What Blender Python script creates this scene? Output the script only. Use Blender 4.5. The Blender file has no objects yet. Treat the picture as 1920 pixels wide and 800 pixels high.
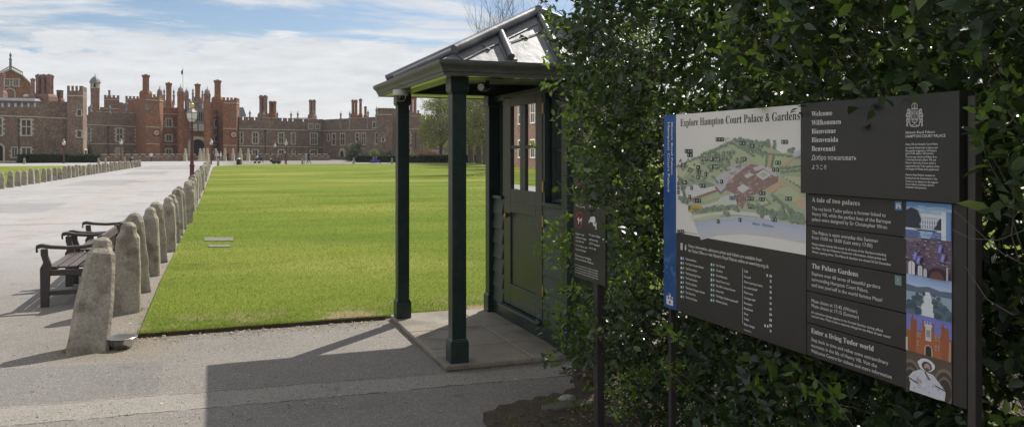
import bpy, bmesh, math, random
import numpy as np
from mathutils import Vector, Matrix
random.seed(7); RNG = np.random.default_rng(7)
SC = bpy.context.scene; COL = SC.collection
R = math.radians
# ---------------------------------------------------------------- camera geometry
A = R(20.5); SA, CA = math.sin(A), math.cos(A); FP = 1500.0; HZ = 286.0; CH = 1.6
def W(px, py=None, z=0.0, d=None):
    """ground point (height z) seen at a photo position, or the point at depth d"""
    if d is None: d = FP*(CH-z)/(py-HZ)
    r = (px-960)/FP*d
    return Vector((r*CA+d*SA, -r*SA+d*CA, z))
def WD(px, py, d):
    p = W(px, d=d); p.z = CH+(HZ-py)/FP*d; return p
def on_x(X, px, py):
    """point of the plane x = X seen at a photo position"""
    q = (px-960)/FP; Y = X*(CA-SA*q)/(SA+CA*q); d = SA*X+CA*Y
    return Vector((X, Y, CH+(HZ-py)/FP*d))
cam = bpy.data.cameras.new('camera'); camo = bpy.data.objects.new('camera', cam); COL.objects.link(camo)
camo.location = (0, 0, CH); camo.rotation_euler = (R(90), 0, -A)
cam.sensor_width = 36; cam.lens = 36*FP/1920; cam.shift_y = -(400-HZ)/1920; cam.clip_end = 6000; cam.clip_start = .05
SC.camera = camo
# ---------------------------------------------------------------- materials
def nt(m): return m.node_tree.nodes, m.node_tree.links
def mat(name, col, rough=.6, met=0., col2=None, vs=4., vmix=1., detail=6., bump=0., bs=40., spec=.5, coat=0., perobj=0., fine=None, stretch=None, col3=None, vs3=1.):
    m = bpy.data.materials.new(name); m.use_nodes = True
    n, l = nt(m); b = n['Principled BSDF']
    b.inputs['Base Color'].default_value = (*col, 1); b.inputs['Roughness'].default_value = rough
    b.inputs['Metallic'].default_value = met; b.inputs['Specular IOR Level'].default_value = spec
    b.inputs['Coat Weight'].default_value = coat
    tc = n.new('ShaderNodeTexCoord'); src = tc.outputs['Object']
    if stretch:
        mp = n.new('ShaderNodeMapping'); mp.inputs['Scale'].default_value = stretch; l.new(src, mp.inputs[0]); src = mp.outputs[0]
    if perobj:
        oi = n.new('ShaderNodeObjectInfo'); ml = n.new('ShaderNodeMath'); ml.operation = 'MULTIPLY'; ml.inputs[1].default_value = 57.
        l.new(oi.outputs['Random'], ml.inputs[0]); ad = n.new('ShaderNodeVectorMath'); l.new(src, ad.inputs[0]); l.new(ml.outputs[0], ad.inputs[1]); src = ad.outputs[0]
    out = None
    if col2:
        t = n.new('ShaderNodeTexNoise'); t.inputs['Scale'].default_value = vs; t.inputs['Detail'].default_value = detail; t.inputs['Roughness'].default_value = .65
        l.new(src, t.inputs['Vector'])
        r = n.new('ShaderNodeMapRange'); r.inputs[1].default_value = .35; r.inputs[2].default_value = .65; r.inputs[4].default_value = vmix; l.new(t.outputs[0], r.inputs[0])
        mx = n.new('ShaderNodeMix'); mx.data_type = 'RGBA'; mx.inputs[6].default_value = (*col, 1); mx.inputs[7].default_value = (*col2, 1)
        l.new(r.outputs[0], mx.inputs[0]); out = mx.outputs[2]
        if col3:
            t3 = n.new('ShaderNodeTexNoise'); t3.inputs['Scale'].default_value = vs3; t3.inputs['Detail'].default_value = 5; l.new(src, t3.inputs['Vector'])
            r3 = n.new('ShaderNodeMapRange'); r3.inputs[1].default_value = .52; r3.inputs[2].default_value = .66; l.new(t3.outputs[0], r3.inputs[0])
            m3 = n.new('ShaderNodeMix'); m3.data_type = 'RGBA'; m3.inputs[7].default_value = (*col3, 1); l.new(r3.outputs[0], m3.inputs[0]); l.new(out, m3.inputs[6]); out = m3.outputs[2]
    if fine:  # (scale, amount)
        t = n.new('ShaderNodeTexNoise'); t.inputs['Scale'].default_value = fine[0]; t.inputs['Detail'].default_value = 3; l.new(src, t.inputs['Vector'])
        r = n.new('ShaderNodeMapRange'); r.inputs[1].default_value = .3; r.inputs[2].default_value = .7; r.inputs[3].default_value = 1-fine[1]; r.inputs[4].default_value = 1+fine[1]; l.new(t.outputs[0], r.inputs[0])
        mx = n.new('ShaderNodeVectorMath'); mx.operation = 'SCALE'
        if out: l.new(out, mx.inputs[0])
        else: mx.inputs[0].default_value = col
        l.new(r.outputs[0], mx.inputs['Scale']); out = mx.outputs[0]
    if out: l.new(out, b.inputs['Base Color'])
    if bump:
        t = n.new('ShaderNodeTexNoise'); t.inputs['Scale'].default_value = bs; t.inputs['Detail'].default_value = 6; l.new(src, t.inputs['Vector'])
        bp = n.new('ShaderNodeBump'); bp.inputs['Strength'].default_value = bump; bp.inputs['Distance'].default_value = .02; l.new(t.outputs[0], bp.inputs['Height']); l.new(bp.outputs[0], b.inputs['Normal'])
    return m
def leafmat(name, cols, rough=.4, trans=.35, tcol=(.25, .4, .04), spec=.5):
    """foliage: each leaf takes its own colour; light passes through"""
    m = bpy.data.materials.new(name); m.use_nodes = True; n, l = nt(m); b = n['Principled BSDF']; o = n['Material Output']
    g = n.new('ShaderNodeNewGeometry'); r = n.new('ShaderNodeValToRGB'); r.color_ramp.interpolation = 'LINEAR'
    e = r.color_ramp.elements
    while len(e) < len(cols): e.new(.5)
    for i, (p, c) in enumerate(cols): e[i].position = p; e[i].color = (*c, 1)
    l.new(g.outputs['Random Per Island'], r.inputs[0]); l.new(r.outputs[0], b.inputs['Base Color'])
    b.inputs['Roughness'].default_value = rough; b.inputs['Specular IOR Level'].default_value = spec
    t = n.new('ShaderNodeBsdfTranslucent'); mx = n.new('ShaderNodeMix'); mx.data_type = 'RGBA'; mx.blend_type = 'MIX'; mx.inputs[0].default_value = .6
    l.new(r.outputs[0], mx.inputs[6]); mx.inputs[7].default_value = (*tcol, 1); l.new(mx.outputs[2], t.inputs[0])
    ms = n.new('ShaderNodeMixShader'); ms.inputs[0].default_value = trans; l.new(b.outputs[0], ms.inputs[1]); l.new(t.outputs[0], ms.inputs[2]); l.new(ms.outputs[0], o.inputs[0])
    return m
def glassmat(name, tint=(.75, .8, .78), base=.06, rough=.02):
    m = bpy.data.materials.new(name); m.use_nodes = True; n, l = nt(m); n.remove(n['Principled BSDF']); o = n['Material Output']
    t = n.new('ShaderNodeBsdfTransparent'); t.inputs[0].default_value = (*tint, 1)
    g = n.new('ShaderNodeBsdfGlossy'); g.inputs['Roughness'].default_value = rough
    f = n.new('ShaderNodeFresnel'); f.inputs[0].default_value = 1.5
    a = n.new('ShaderNodeMath'); a.operation = 'MULTIPLY_ADD'; a.inputs[1].default_value = 1.; a.inputs[2].default_value = base; a.use_clamp = True
    l.new(f.outputs[0], a.inputs[0]); ms = n.new('ShaderNodeMixShader'); l.new(a.outputs[0], ms.inputs[0]); l.new(t.outputs[0], ms.inputs[1]); l.new(g.outputs[0], ms.inputs[2]); l.new(ms.outputs[0], o.inputs[0])
    return m
# ---------------------------------------------------------------- mesh building
ORG = {}
class MB:
    def __init__(s): s.v = []; s.f = []; s.m = []; s.sm = []
    def add(s, vs, fs, m=0, smooth=False):
        k = len(s.v); s.v += [tuple(v) for v in vs]
        for f in fs: s.f.append(tuple(k+i for i in f)); s.m.append(m); s.sm.append(smooth)
        return s
    def box(s, x0, x1, y0, y1, z0, z1, m=0):
        x0, x1 = min(x0, x1), max(x0, x1); y0, y1 = min(y0, y1), max(y0, y1); z0, z1 = min(z0, z1), max(z0, z1)
        return s.add([(x0,y0,z0),(x1,y0,z0),(x1,y1,z0),(x0,y1,z0),(x0,y0,z1),(x1,y0,z1),(x1,y1,z1),(x0,y1,z1)],
                     [(0,3,2,1),(4,5,6,7),(0,1,5,4),(1,2,6,5),(2,3,7,6),(3,0,4,7)], m)
    def hexa(s, b, t, m=0):
        """b, t: loops (counter-clockwise from above) of equal length"""
        n = len(b); vs = list(b)+list(t); fs = [tuple(reversed(range(n))), tuple(range(n, 2*n))]+[(i, (i+1) % n, n+(i+1) % n, n+i) for i in range(n)]
        return s.add(vs, fs, m)
    def bar(s, p0, p1, w, h, m=0, up=(0,0,1)):
        p0, p1 = Vector(p0), Vector(p1); t = (p1-p0).normalized(); u = Vector(up)
        if abs(t.dot(u)) > .98: u = Vector((1,0,0))
        a = t.cross(u).normalized()*w/2; b = a.cross(t).normalized()*h/2
        return s.add([p0-a-b, p0+a-b, p0+a+b, p0-a+b, p1-a-b, p1+a-b, p1+a+b, p1-a+b], [(0,3,2,1),(4,5,6,7),(0,1,5,4),(1,2,6,5),(2,3,7,6),(3,0,4,7)], m)
    def tube(s, pts, rad, n=8, m=0, smooth=True, caps=True):
        pts = [Vector(p) for p in pts]; k = len(pts)
        if not hasattr(rad, '__len__'): rad = [rad]*k
        vs = []; prev = None
        for i, p in enumerate(pts):
            t = (pts[min(i+1, k-1)]-pts[max(i-1, 0)]).normalized()
            if prev is None:
                u = Vector((0,0,1)) if abs(t.z) < .9 else Vector((1,0,0)); a = t.cross(u).normalized()
            else: a = (prev-t*prev.dot(t)).normalized()
            prev = a; b = t.cross(a)
            for j in range(n):
                th = 2*math.pi*j/n; vs.append(p+(a*math.cos(th)+b*math.sin(th))*rad[i])
        fs = [(i*n+j, i*n+(j+1) % n, (i+1)*n+(j+1) % n, (i+1)*n+j) for i in range(k-1) for j in range(n)]
        s.add(vs, fs, m, smooth)
        if caps: s.add([vs[j] for j in range(n)], [tuple(reversed(range(n)))], m); s.add([vs[(k-1)*n+j] for j in range(n)], [tuple(range(n))], m)
        return s
    def lathe(s, prof, c=(0,0,0), n=16, m=0, smooth=True, rot=0., sx=1., sy=1.):
        vs = []; k = len(prof)
        for r, z in prof:
            for j in range(n):
                th = 2*math.pi*(j+rot)/n; vs.append((c[0]+r*math.cos(th)*sx, c[1]+r*math.sin(th)*sy, c[2]+z))
        fs = [(i*n+j, i*n+(j+1) % n, (i+1)*n+(j+1) % n, (i+1)*n+j) for i in range(k-1) for j in range(n)]
        s.add(vs, fs, m, smooth)
        if prof[0][0] > 1e-4: s.add(vs[:n], [tuple(reversed(range(n)))], m)
        if prof[-1][0] > 1e-4: s.add(vs[-n:], [tuple(range(n))], m)
        return s
    def build(s, name, mats, parent=None, loc=None, bevel=0., seg=2):
        me = bpy.data.meshes.new(name)
        org = ORG.get(parent.name, Vector((0,0,0))) if parent else (Vector(loc) if loc else Vector((0,0,0)))
        me.from_pydata([(v[0]-org[0], v[1]-org[1], v[2]-org[2]) for v in s.v], [], s.f)
        if not isinstance(mats, (list, tuple)): mats = [mats]
        for mm in mats: me.materials.append(mm)
        me.polygons.foreach_set('material_index', s.m); me.polygons.foreach_set('use_smooth', s.sm); me.update()
        o = bpy.data.objects.new(name, me); COL.objects.link(o)
        if parent: o.parent = parent; ORG[o.name] = org
        elif loc: o.location = loc; ORG[o.name] = org
        if bevel:
            b = o.modifiers.new('bevel', 'BEVEL'); b.width = bevel; b.segments = seg; b.limit_method = 'ANGLE'; b.angle_limit = R(40)
        return o
def npmesh(name, verts, faces, mats, parent=None, loc=None, smooth=False, mi=None):
    """faces: (n,k) int array, all the same corner count"""
    me = bpy.data.meshes.new(name); org = ORG.get(parent.name, Vector((0,0,0))) if parent else (Vector(loc) if loc else Vector((0,0,0)))
    verts = np.asarray(verts, dtype=np.float32)-np.array(org, dtype=np.float32); nf, k = faces.shape
    me.vertices.add(len(verts)); me.vertices.foreach_set('co', verts.ravel())
    me.loops.add(nf*k); me.loops.foreach_set('vertex_index', faces.astype(np.int32).ravel())
    me.polygons.add(nf); me.polygons.foreach_set('loop_start', np.arange(0, nf*k, k, dtype=np.int32)); me.polygons.foreach_set('loop_total', np.full(nf, k, dtype=np.int32))
    for mm in (mats if isinstance(mats, (list, tuple)) else [mats]): me.materials.append(mm)
    if mi is not None: me.polygons.foreach_set('material_index', np.asarray(mi, dtype=np.int32))
    me.polygons.foreach_set('use_smooth', np.full(nf, smooth)); me.update(calc_edges=True); me.validate()
    o = bpy.data.objects.new(name, me); COL.objects.link(o)
    if parent: o.parent = parent; ORG[o.name] = org
    elif loc: o.location = loc
    return o
def tag(o, label=None, cat=None, group=None, kind=None):
    if label: o['label'] = label
    if cat: o['category'] = cat
    if group: o['group'] = group
    if kind: o['kind'] = kind
    return o
def thing(name, label, cat, loc=(0,0,0), group=None):
    o = bpy.data.objects.new(name, None); COL.objects.link(o); o.location = loc; o.empty_display_size = .1
    ORG[o.name] = Vector(loc); return tag(o, label, cat, group)
def copy_tree(o, parent=None):
    c = o.copy(); COL.objects.link(c)
    if parent: c.parent = parent
    for ch in list(o.children): copy_tree(ch, c)
    return c
def place(proto, first, loc, rz=0., label=None, sc=1., tilt=None, group=None):
    o = proto if first else copy_tree(proto)
    o.location = loc; o.rotation_euler = (0, 0, rz) if tilt is None else tilt; o.scale = (sc, sc, sc) if not hasattr(sc, '__len__') else sc
    if label: o['label'] = label
    if group: o['group'] = group
    return o
# leaves: many small folded blades in one mesh
def leaves(P, D, U, L, Wd, fold=.25, six=True):
    """P base points, D direction, U leaf-plane side hint, L length, Wd half width -> verts, quad faces"""
    P, D, U = map(lambda a: np.asarray(a, dtype=np.float64), (P, D, U)); n = len(P)
    D = D/np.linalg.norm(D, axis=1)[:, None]; S = np.cross(D, U); S /= (np.linalg.norm(S, axis=1)[:, None]+1e-9); N = np.cross(S, D)
    L = L[:, None]; Wd = Wd[:, None]
    if six:
        v = np.stack([P, P+D*L*.35+S*Wd-N*Wd*-fold, P+D*L*.72+S*Wd*.75+N*Wd*fold-N*L*.04, P+D*L-N*L*.14, P+D*L*.72-S*Wd*.75+N*Wd*fold-N*L*.04, P+D*L*.35-S*Wd+N*Wd*fold, P+D*L*.38, P+D*L*.72-N*L*.05], 1)
        f = np.array([[0,1,6,5],[1,2,7,6],[6,7,4,5],[2,3,4,7]])
        # order so both halves of the blade share the midrib
        V = v.reshape(-1, 3); F = (f[None]+np.arange(n)[:, None, None]*8).reshape(-1, 4)
    else:
        v = np.stack([P, P+D*L*.5+S*Wd, P+D*L, P+D*L*.5-S*Wd], 1); V = v.reshape(-1, 3); F = (np.array([[0,1,2,3]])[None]+np.arange(n)[:, None, None]*4).reshape(-1, 4)
    return V, F
def rdir(n):
    v = RNG.normal(size=(n, 3)); return v/np.linalg.norm(v, axis=1)[:, None]
# ---------------------------------------------------------------- sky, sun
SUND = Vector((.68, .66, 1.0)).normalized()
sel = math.asin(SUND.z); saz = math.atan2(SUND.x, SUND.y)
w = bpy.data.worlds.new('World'); SC.world = w; w.use_nodes = True; n, l = w.node_tree.nodes, w.node_tree.links
bg = n['Background']; sky = n.new('ShaderNodeTexSky'); sky.sky_type = 'NISHITA'; sky.sun_disc = False; sky.sun_elevation = sel; sky.sun_rotation = saz
sky.air_density = 1.0; sky.dust_density = .6; sky.ozone_density = 1.5
bg.inputs[1].default_value = .15
tc = n.new('ShaderNodeTexCoord'); sp = n.new('ShaderNodeSeparateXYZ'); l.new(tc.outputs['Generated'], sp.inputs[0])
def mth(op, a=None, b=None, c=None, clamp=False):
    x = n.new('ShaderNodeMath'); x.operation = op; x.use_clamp = clamp
    for i, k in enumerate((a, b, c)):
        if k is None: continue
        if isinstance(k, (int, float)): x.inputs[i].default_value = k
        else: l.new(k, x.inputs[i])
    return x.outputs[0]
zc = mth('MAXIMUM', sp.outputs[2], 0.)
den = mth('ADD', zc, .09)
cx = mth('DIVIDE', sp.outputs[0], den); cy = mth('DIVIDE', sp.outputs[1], den)
cb = n.new('ShaderNodeCombineXYZ'); l.new(cx, cb.inputs[0]); l.new(cy, cb.inputs[1])
def noise(scale, det, rgh, vec, dist=0.):
    t = n.new('ShaderNodeTexNoise'); t.inputs['Scale'].default_value = scale; t.inputs['Detail'].default_value = det; t.inputs['Roughness'].default_value = rgh; t.inputs['Distortion'].default_value = dist
    l.new(vec, t.inputs['Vector']); return t.outputs[0]
mp = n.new('ShaderNodeMapping'); mp.inputs['Scale'].default_value = (.55, 1.0, 1); mp.inputs['Rotation'].default_value = (0, 0, R(10)); mp.inputs['Location'].default_value = (3.1, .4, 0); l.new(cb.outputs[0], mp.inputs[0])
n1 = noise(1.25, 9, .62, mp.outputs[0], .25)
mp2 = n.new('ShaderNodeMapping'); mp2.inputs['Scale'].default_value = (1.0, 1.0, 5.5); l.new(tc.outputs['Generated'], mp2.inputs[0])
n2 = noise(9., 10, .66, mp2.outputs[0], .3)
# a bank of cloud lying over the horizon, its top edge ragged; broken cirrus above it
edge = mth('ADD', mth('MULTIPLY', mth('SUBTRACT', n2, .5), .13), mth('MULTIPLY', mth('SUBTRACT', noise(2.2, 3, .5, mp2.outputs[0]), .5), .10)); n_e = mth('ADD', edge, zc)
rt = mth('MULTIPLY', mth('ADD', mth('MULTIPLY', sp.outputs[0], .055), 0.), 1.)   # the bank stands higher to the right
bank = n.new('ShaderNodeMapRange'); bank.interpolation_type = 'SMOOTHSTEP'; l.new(mth('SUBTRACT', n_e, rt), bank.inputs[0]); bank.inputs[1].default_value = .148; bank.inputs[2].default_value = .130
cir = n.new('ShaderNodeMapRange'); cir.interpolation_type = 'SMOOTHSTEP'; l.new(mth('ADD', n1, mth('MULTIPLY', mth('MINIMUM', mth('MAXIMUM', mth('SUBTRACT', zc, .2), 0.), .25), .5)), cir.inputs[0]); cir.inputs[1].default_value = .43; cir.inputs[2].default_value = .58; cir.inputs[4].default_value = .9
cov = mth('MAXIMUM', bank.outputs[0], cir.outputs[0]); 
thin = n.new('ShaderNodeMapRange'); l.new(noise(16., 7, .6, mp2.outputs[0], .2), thin.inputs[0]); thin.inputs[1].default_value = .3; thin.inputs[2].default_value = .7; thin.inputs[3].default_value = .85; thin.inputs[4].default_value = 1.06
cc = n.new('ShaderNodeVectorMath'); cc.operation = 'SCALE'; cc.inputs[0].default_value = (4.0, 4.05, 4.14); l.new(thin.outputs[0], cc.inputs['Scale'])
mx = n.new('ShaderNodeMix'); mx.data_type = 'RGBA'; tint = n.new('ShaderNodeVectorMath'); tint.operation = 'MULTIPLY'; tint.inputs[1].default_value = (.43, .44, .47); l.new(sky.outputs[0], tint.inputs[0])
l.new(mth('MULTIPLY', cov, .94), mx.inputs[0]); l.new(tint.outputs[0], mx.inputs[6]); l.new(cc.outputs[0], mx.inputs[7])
l.new(mx.outputs[2], bg.inputs[0])
sun = bpy.data.lights.new('sun', 'SUN'); sun.energy = 4.2; sun.angle = R(.53); sun.color = (1, .95, .87)
so = bpy.data.objects.new('sun', sun); COL.objects.link(so); so.rotation_euler = (-SUND).to_track_quat('-Z', 'Y').to_euler(); so.location = (20, 20, 30)
vs = SC.view_settings; vs.view_transform = 'Standard'; vs.look = 'None'; vs.gamma = 1; vs.exposure = 0.45; vs.use_curve_mapping = False
SC.cycles.use_denoising = True; SC.cycles.max_bounces = 8; SC.cycles.transparent_max_bounces = 16; SC.cycles.caustics_reflective = False; SC.cycles.caustics_refractive = False
# ---------------------------------------------------------------- ground
def sheet(name, pts, z, m):
    b = MB(); b.add([(p[0], p[1], z) for p in pts], [tuple(range(len(pts)))]); o = b.build(name, m); return tag(o, kind='structure')
m_earth = mat('rough_ground', (.10, .11, .045), .95, col2=(.16, .14, .08), vs=.4, bump=.3)
sheet('ground', [(-1800,-1500),(1800,-1500),(1800,2500),(-1800,2500)], -.012, m_earth)
# asphalt: world-sized wear, patch repairs, joints
def asphalt():
    m = bpy.data.materials.new('asphalt'); m.use_nodes = True; n, l = nt(m); b = n['Principled BSDF']; b.inputs['Roughness'].default_value = .88; b.inputs['Specular IOR Level'].default_value = .3
    tc = n.new('ShaderNodeTexCoord'); P = tc.outputs['Object']; s = n.new('ShaderNodeSeparateXYZ'); l.new(P, s.inputs[0]); X, Y = s.outputs[0], s.outputs[1]
    def mt(op, a=None, b_=None, c=None, clamp=False):
        x = n.new('ShaderNodeMath'); x.operation = op; x.use_clamp = clamp
        for i, k in enumerate((a, b_, c)):
            if k is None: continue
            if isinstance(k, (int, float)): x.inputs[i].default_value = k
            else: l.new(k, x.inputs[i])
        return x.outputs[0]
    def ns(scale, det=4, rg=.6, vec=P):
        t = n.new('ShaderNodeTexNoise'); t.inputs['Scale'].default_value = scale; t.inputs['Detail'].default_value = det; t.inputs['Roughness'].default_value = rg; l.new(vec, t.inputs['Vector']); return t.outputs[0]
    def mr(v, a, b_, c=0., d=1., sm=False):
        x = n.new('ShaderNodeMapRange'); x.inputs[1].default_value = a; x.inputs[2].default_value = b_; x.inputs[3].default_value = c; x.inputs[4].default_value = d
        if sm: x.interpolation_type = 'SMOOTHSTEP'
        l.new(v, x.inputs[0]); return x.outputs[0]
    def mix(f, a, b_):
        x = n.new('ShaderNodeMix'); x.data_type = 'RGBA'
        if isinstance(f, float): x.inputs[0].default_value = f
        else: l.new(f, x.inputs[0])
        for i, k in ((6, a), (7, b_)):
            if isinstance(k, tuple): x.inputs[i].default_value = (*k, 1)
            else: l.new(k, x.inputs[i])
        return x.outputs[2]
    wob = mt('MULTIPLY', mt('SUBTRACT', ns(2.2, 3), .5), .22); fwob = mt('MULTIPLY', mt('SUBTRACT', ns(14, 3), .5), .06)
    Yw = mt('ADD', mt('ADD', Y, mt('MULTIPLY', X, .055)), mt('MULTIPLY', wob, .35)); Yw = mt('ADD', Yw, fwob)
    Xw = mt('ADD', X, fwob)
    warm, grey, pale, pink = (.205, .186, .164), (.155, .149, .144), (.27, .248, .218), (.33, .27, .245)
    # avenue beyond the bollards is paler and smoother
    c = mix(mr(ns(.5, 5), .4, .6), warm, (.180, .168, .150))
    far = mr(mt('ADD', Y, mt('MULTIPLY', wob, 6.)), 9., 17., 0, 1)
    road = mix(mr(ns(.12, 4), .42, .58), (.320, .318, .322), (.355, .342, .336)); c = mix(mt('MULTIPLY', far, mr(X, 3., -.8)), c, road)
    # wheel-worn pinkish bands along the avenue
    band = mt('MULTIPLY', mr(mt('ABSOLUTE', mt('ADD', mt('ADD', X, 3.6), mt('MULTIPLY', wob, 3.))), .7, .15, sm=True), mr(Y, 8., 14.)); c = mix(mt('MULTIPLY', band, .35), c, (.36, .30, .265))
    # darker repair patches across the avenue
    for (x0, x1, y0, y1) in ((-8.2, -4.3, 24.5, 29.), (-6.9, -4.1, 43., 52.), (-6.2, -3.4, 63., 74.), (-7.2, -1.2, 82., 106.)):
        w_ = mt('MULTIPLY', wob, 2.)
        k = mt('MULTIPLY', mt('MULTIPLY', mt('GREATER_THAN', mt('ADD', X, w_), x0), mt('LESS_THAN', mt('ADD', X, w_), x1)), mt('MULTIPLY', mt('GREATER_THAN', mt('ADD', Y, w_), y0), mt('LESS_THAN', mt('ADD', Y, w_), y1)))
        c = mix(mt('MULTIPLY', k, .6), c, (.225, .225, .23))
    # near repair: grey trench patch, pale strip and crack across the entrance
    near = mt('MULTIPLY', mt('MULTIPLY', mt('GREATER_THAN', Yw, 5.78), mt('LESS_THAN', mt('ADD', Yw, mt('MULTIPLY', Xw, .12)), 6.62)), mt('LESS_THAN', Xw, -.35)); c = mix(mt('MULTIPLY', near, .75), c, grey)
    strip = mt('MULTIPLY', mt('GREATER_THAN', Yw, 5.37), mt('LESS_THAN', mt('ADD', Yw, mt('MULTIPLY', X, .03)), 5.72)); c = mix(mt('MULTIPLY', strip, .7), c, pale)
    low = mt('LESS_THAN', Yw, 5.37); c = mix(mt('MULTIPLY', low, .45), c, (.19, .172, .158))
    nearw = mt('MULTIPLY', mt('LESS_THAN', Y, 7.7), mt('GREATER_THAN', Y, 4.))
    for yy, wd in ((5.37, .010), (5.73, .004)):
        k = mr(mt('ABSOLUTE', mt('SUBTRACT', Yw, yy)), wd*.5, wd*1.3, 1, 0); k = mt('MULTIPLY', mt('MULTIPLY', k, nearw), mr(ns(5., 2), .38, .5)); c = mix(mt('MULTIPLY', k, .85), c, (.03, .028, .025))
    for xx, a_, y0, y1 in ((-3.0, 0., 12., 13.), ):
        pass
    for yy in (20.4, 35.5): # transverse joints of the avenue
        k = mt('MULTIPLY', mr(mt('ABSOLUTE', mt('SUBTRACT', mt('ADD', Y, mt('MULTIPLY', wob, 1.5)), yy)), .03, .09, 1, 0), mt('LESS_THAN', X, -1.2)); c = mix(mt('MULTIPLY', k, .6), c, (.09, .085, .08))
    # earth and grit by the row of bollards
    dirt = mt('MULTIPLY', mr(mt('ABSOLUTE', mt('ADD', X, .72)), .62, .28, sm=True), mt('MULTIPLY', mt('GREATER_THAN', Y, 6.9), mr(ns(7., 6, .7), .36, .56))); c = mix(mt('MULTIPLY', dirt, .6), c, (.20, .155, .10))
    dirt2 = mt('MULTIPLY', mr(mt('ABSOLUTE', mt('SUBTRACT', Y, 7.6)), .35, .02, sm=True), mt('MULTIPLY', mt('GREATER_THAN', X, -.8), mr(ns(9., 6, .7), .4, .6))); c = mix(mt('MULTIPLY', dirt2, .65), c, (.13, .10, .06))
    # damp darker stains, aggregate speckle
    c = mix(mt('MULTIPLY', mr(ns(1.1, 6, .7), .48, .70), .34), c, (.10, .092, .085)); c = mix(mt('MULTIPLY', mr(ns(3.7, 5, .7), .62, .70), .5), c, (.075, .068, .06))
    sp = mr(ns(95., 2, .8), .28, .72, .76, 1.24); sp2 = mr(ns(230., 2, .8), .3, .7, .84, 1.16); vm = n.new('ShaderNodeVectorMath'); vm.operation = 'SCALE'; l.new(c, vm.inputs[0]); l.new(mt('MULTIPLY', sp, sp2), vm.inputs['Scale'])
    vo = n.new('ShaderNodeTexVoronoi'); vo.inputs['Scale'].default_value = 130; l.new(P, vo.inputs[0]); g = n.new('ShaderNodeSeparateColor'); l.new(vo.outputs['Color'], g.inputs[0])
    c2 = mix(mt('MULTIPLY', mt('GREATER_THAN', g.outputs[0], .94), .4), vm.outputs[0], (.48, .44, .38))
    c2 = mix(mt('MULTIPLY', mt('LESS_THAN', g.outputs[0], .08), .6), c2, (.05, .045, .04))
    l.new(c2, b.inputs['Base Color'])
    bp = n.new('ShaderNodeBump'); bp.inputs['Strength'].default_value = .4; bp.inputs['Distance'].default_value = .005; l.new(ns(110., 4, .7), bp.inputs['Height']); l.new(bp.outputs[0], b.inputs['Normal'])
    return m
m_asph = asphalt()
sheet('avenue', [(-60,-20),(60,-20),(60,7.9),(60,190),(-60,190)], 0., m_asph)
# lawns: mown turf, raised behind a steel edge
def turf(name, base=(.20,.262,.030)):
    m = bpy.data.materials.new(name); m.use_nodes = True; n, l = nt(m); b = n['Principled BSDF']; b.inputs['Roughness'].default_value = 1.; b.inputs['Specular IOR Level'].default_value = .03
    tc = n.new('ShaderNodeTexCoord'); P = tc.outputs['Object']; s = n.new('ShaderNodeSeparateXYZ'); l.new(P, s.inputs[0])
    def ns(scale, det=5, rg=.6, st=None):
        t = n.new('ShaderNodeTexNoise'); t.inputs['Scale'].default_value = scale; t.inputs['Detail'].default_value = det; t.inputs['Roughness'].default_value = rg
        if st:
            mp = n.new('ShaderNodeMapping'); mp.inputs['Scale'].default_value = st; l.new(P, mp.inputs[0]); l.new(mp.outputs[0], t.inputs['Vector'])
        else: l.new(P, t.inputs['Vector'])
        return t.outputs[0]
    def mr(v, a, b_, c=0., d=1.):
        x = n.new('ShaderNodeMapRange'); x.interpolation_type = 'SMOOTHSTEP'; x.inputs[1].default_value = a; x.inputs[2].default_value = b_; x.inputs[3].default_value = c; x.inputs[4].default_value = d; l.new(v, x.inputs[0]); return x.outputs[0]
    def mix(f, a, b_):
        x = n.new('ShaderNodeMix'); x.data_type = 'RGBA'; l.new(f, x.inputs[0])
        for i, k in ((6, a), (7, b_)):
            if isinstance(k, tuple): x.inputs[i].default_value = (*k, 1)
            else: l.new(k, x.inputs[i])
        return x.outputs[2]
    c = mix(mr(ns(.35, 6, .62, (.35, 1, 1)), .38, .60), (.088, .138, .020), (.185, .205, .042))
    c = mix(mr(ns(.09, 4, .5, (.3, 1, 1)), .42, .60, 0, .75), c, (.105, .160, .024)); c = mix(mr(ns(.16, 4, .5, (.5, .8, 1)), .50, .64, 0, .8), c, (.225, .235, .055))
    wv = n.new('ShaderNodeTexWave'); wv.bands_direction = 'Y'; wv.inputs['Scale'].default_value = .085; wv.inputs['Distortion'].default_value = 1.2; wv.inputs['Detail'].default_value = 2; l.new(P, wv.inputs[0])
    c = mix(mr(wv.outputs[1], .3, .7, 0, .32), c, (.19, .215, .036))
    c = mix(mr(ns(2.4, 6, .7), .56, .72, 0, .5), c, (.21, .19, .07))
    c = mix(mr(ns(1.3, 6, .7), .56, .72, 0, .7), c, (.060, .105, .016))
    # worn edge near the path
    yy = s.outputs[1]; e = mr(yy, 8.6, 7.7); w = n.new('ShaderNodeMath'); w.operation = 'MULTIPLY'; l.new(e, w.inputs[0]); l.new(mr(ns(1.9, 6, .7), .47, .58), w.inputs[1]); c = mix(w.outputs[0], c, (.27, .21, .12))
    f = mr(ns(60, 3, .8, (1, .5, 1)), .25, .75, .5, 1.5); vm = n.new('ShaderNodeVectorMath'); vm.operation = 'SCALE'; l.new(c, vm.inputs[0]); l.new(f, vm.inputs['Scale']); l.new(vm.outputs[0], b.inputs['Base Color'])
    bp = n.new('ShaderNodeBump'); bp.inputs['Strength'].default_value = .6; bp.inputs['Distance'].default_value = .02; l.new(ns(70, 4, .8), bp.inputs['Height']); l.new(bp.outputs[0], b.inputs['Normal'])
    return m
m_turf = turf('turf')
LZ = .032
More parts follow.
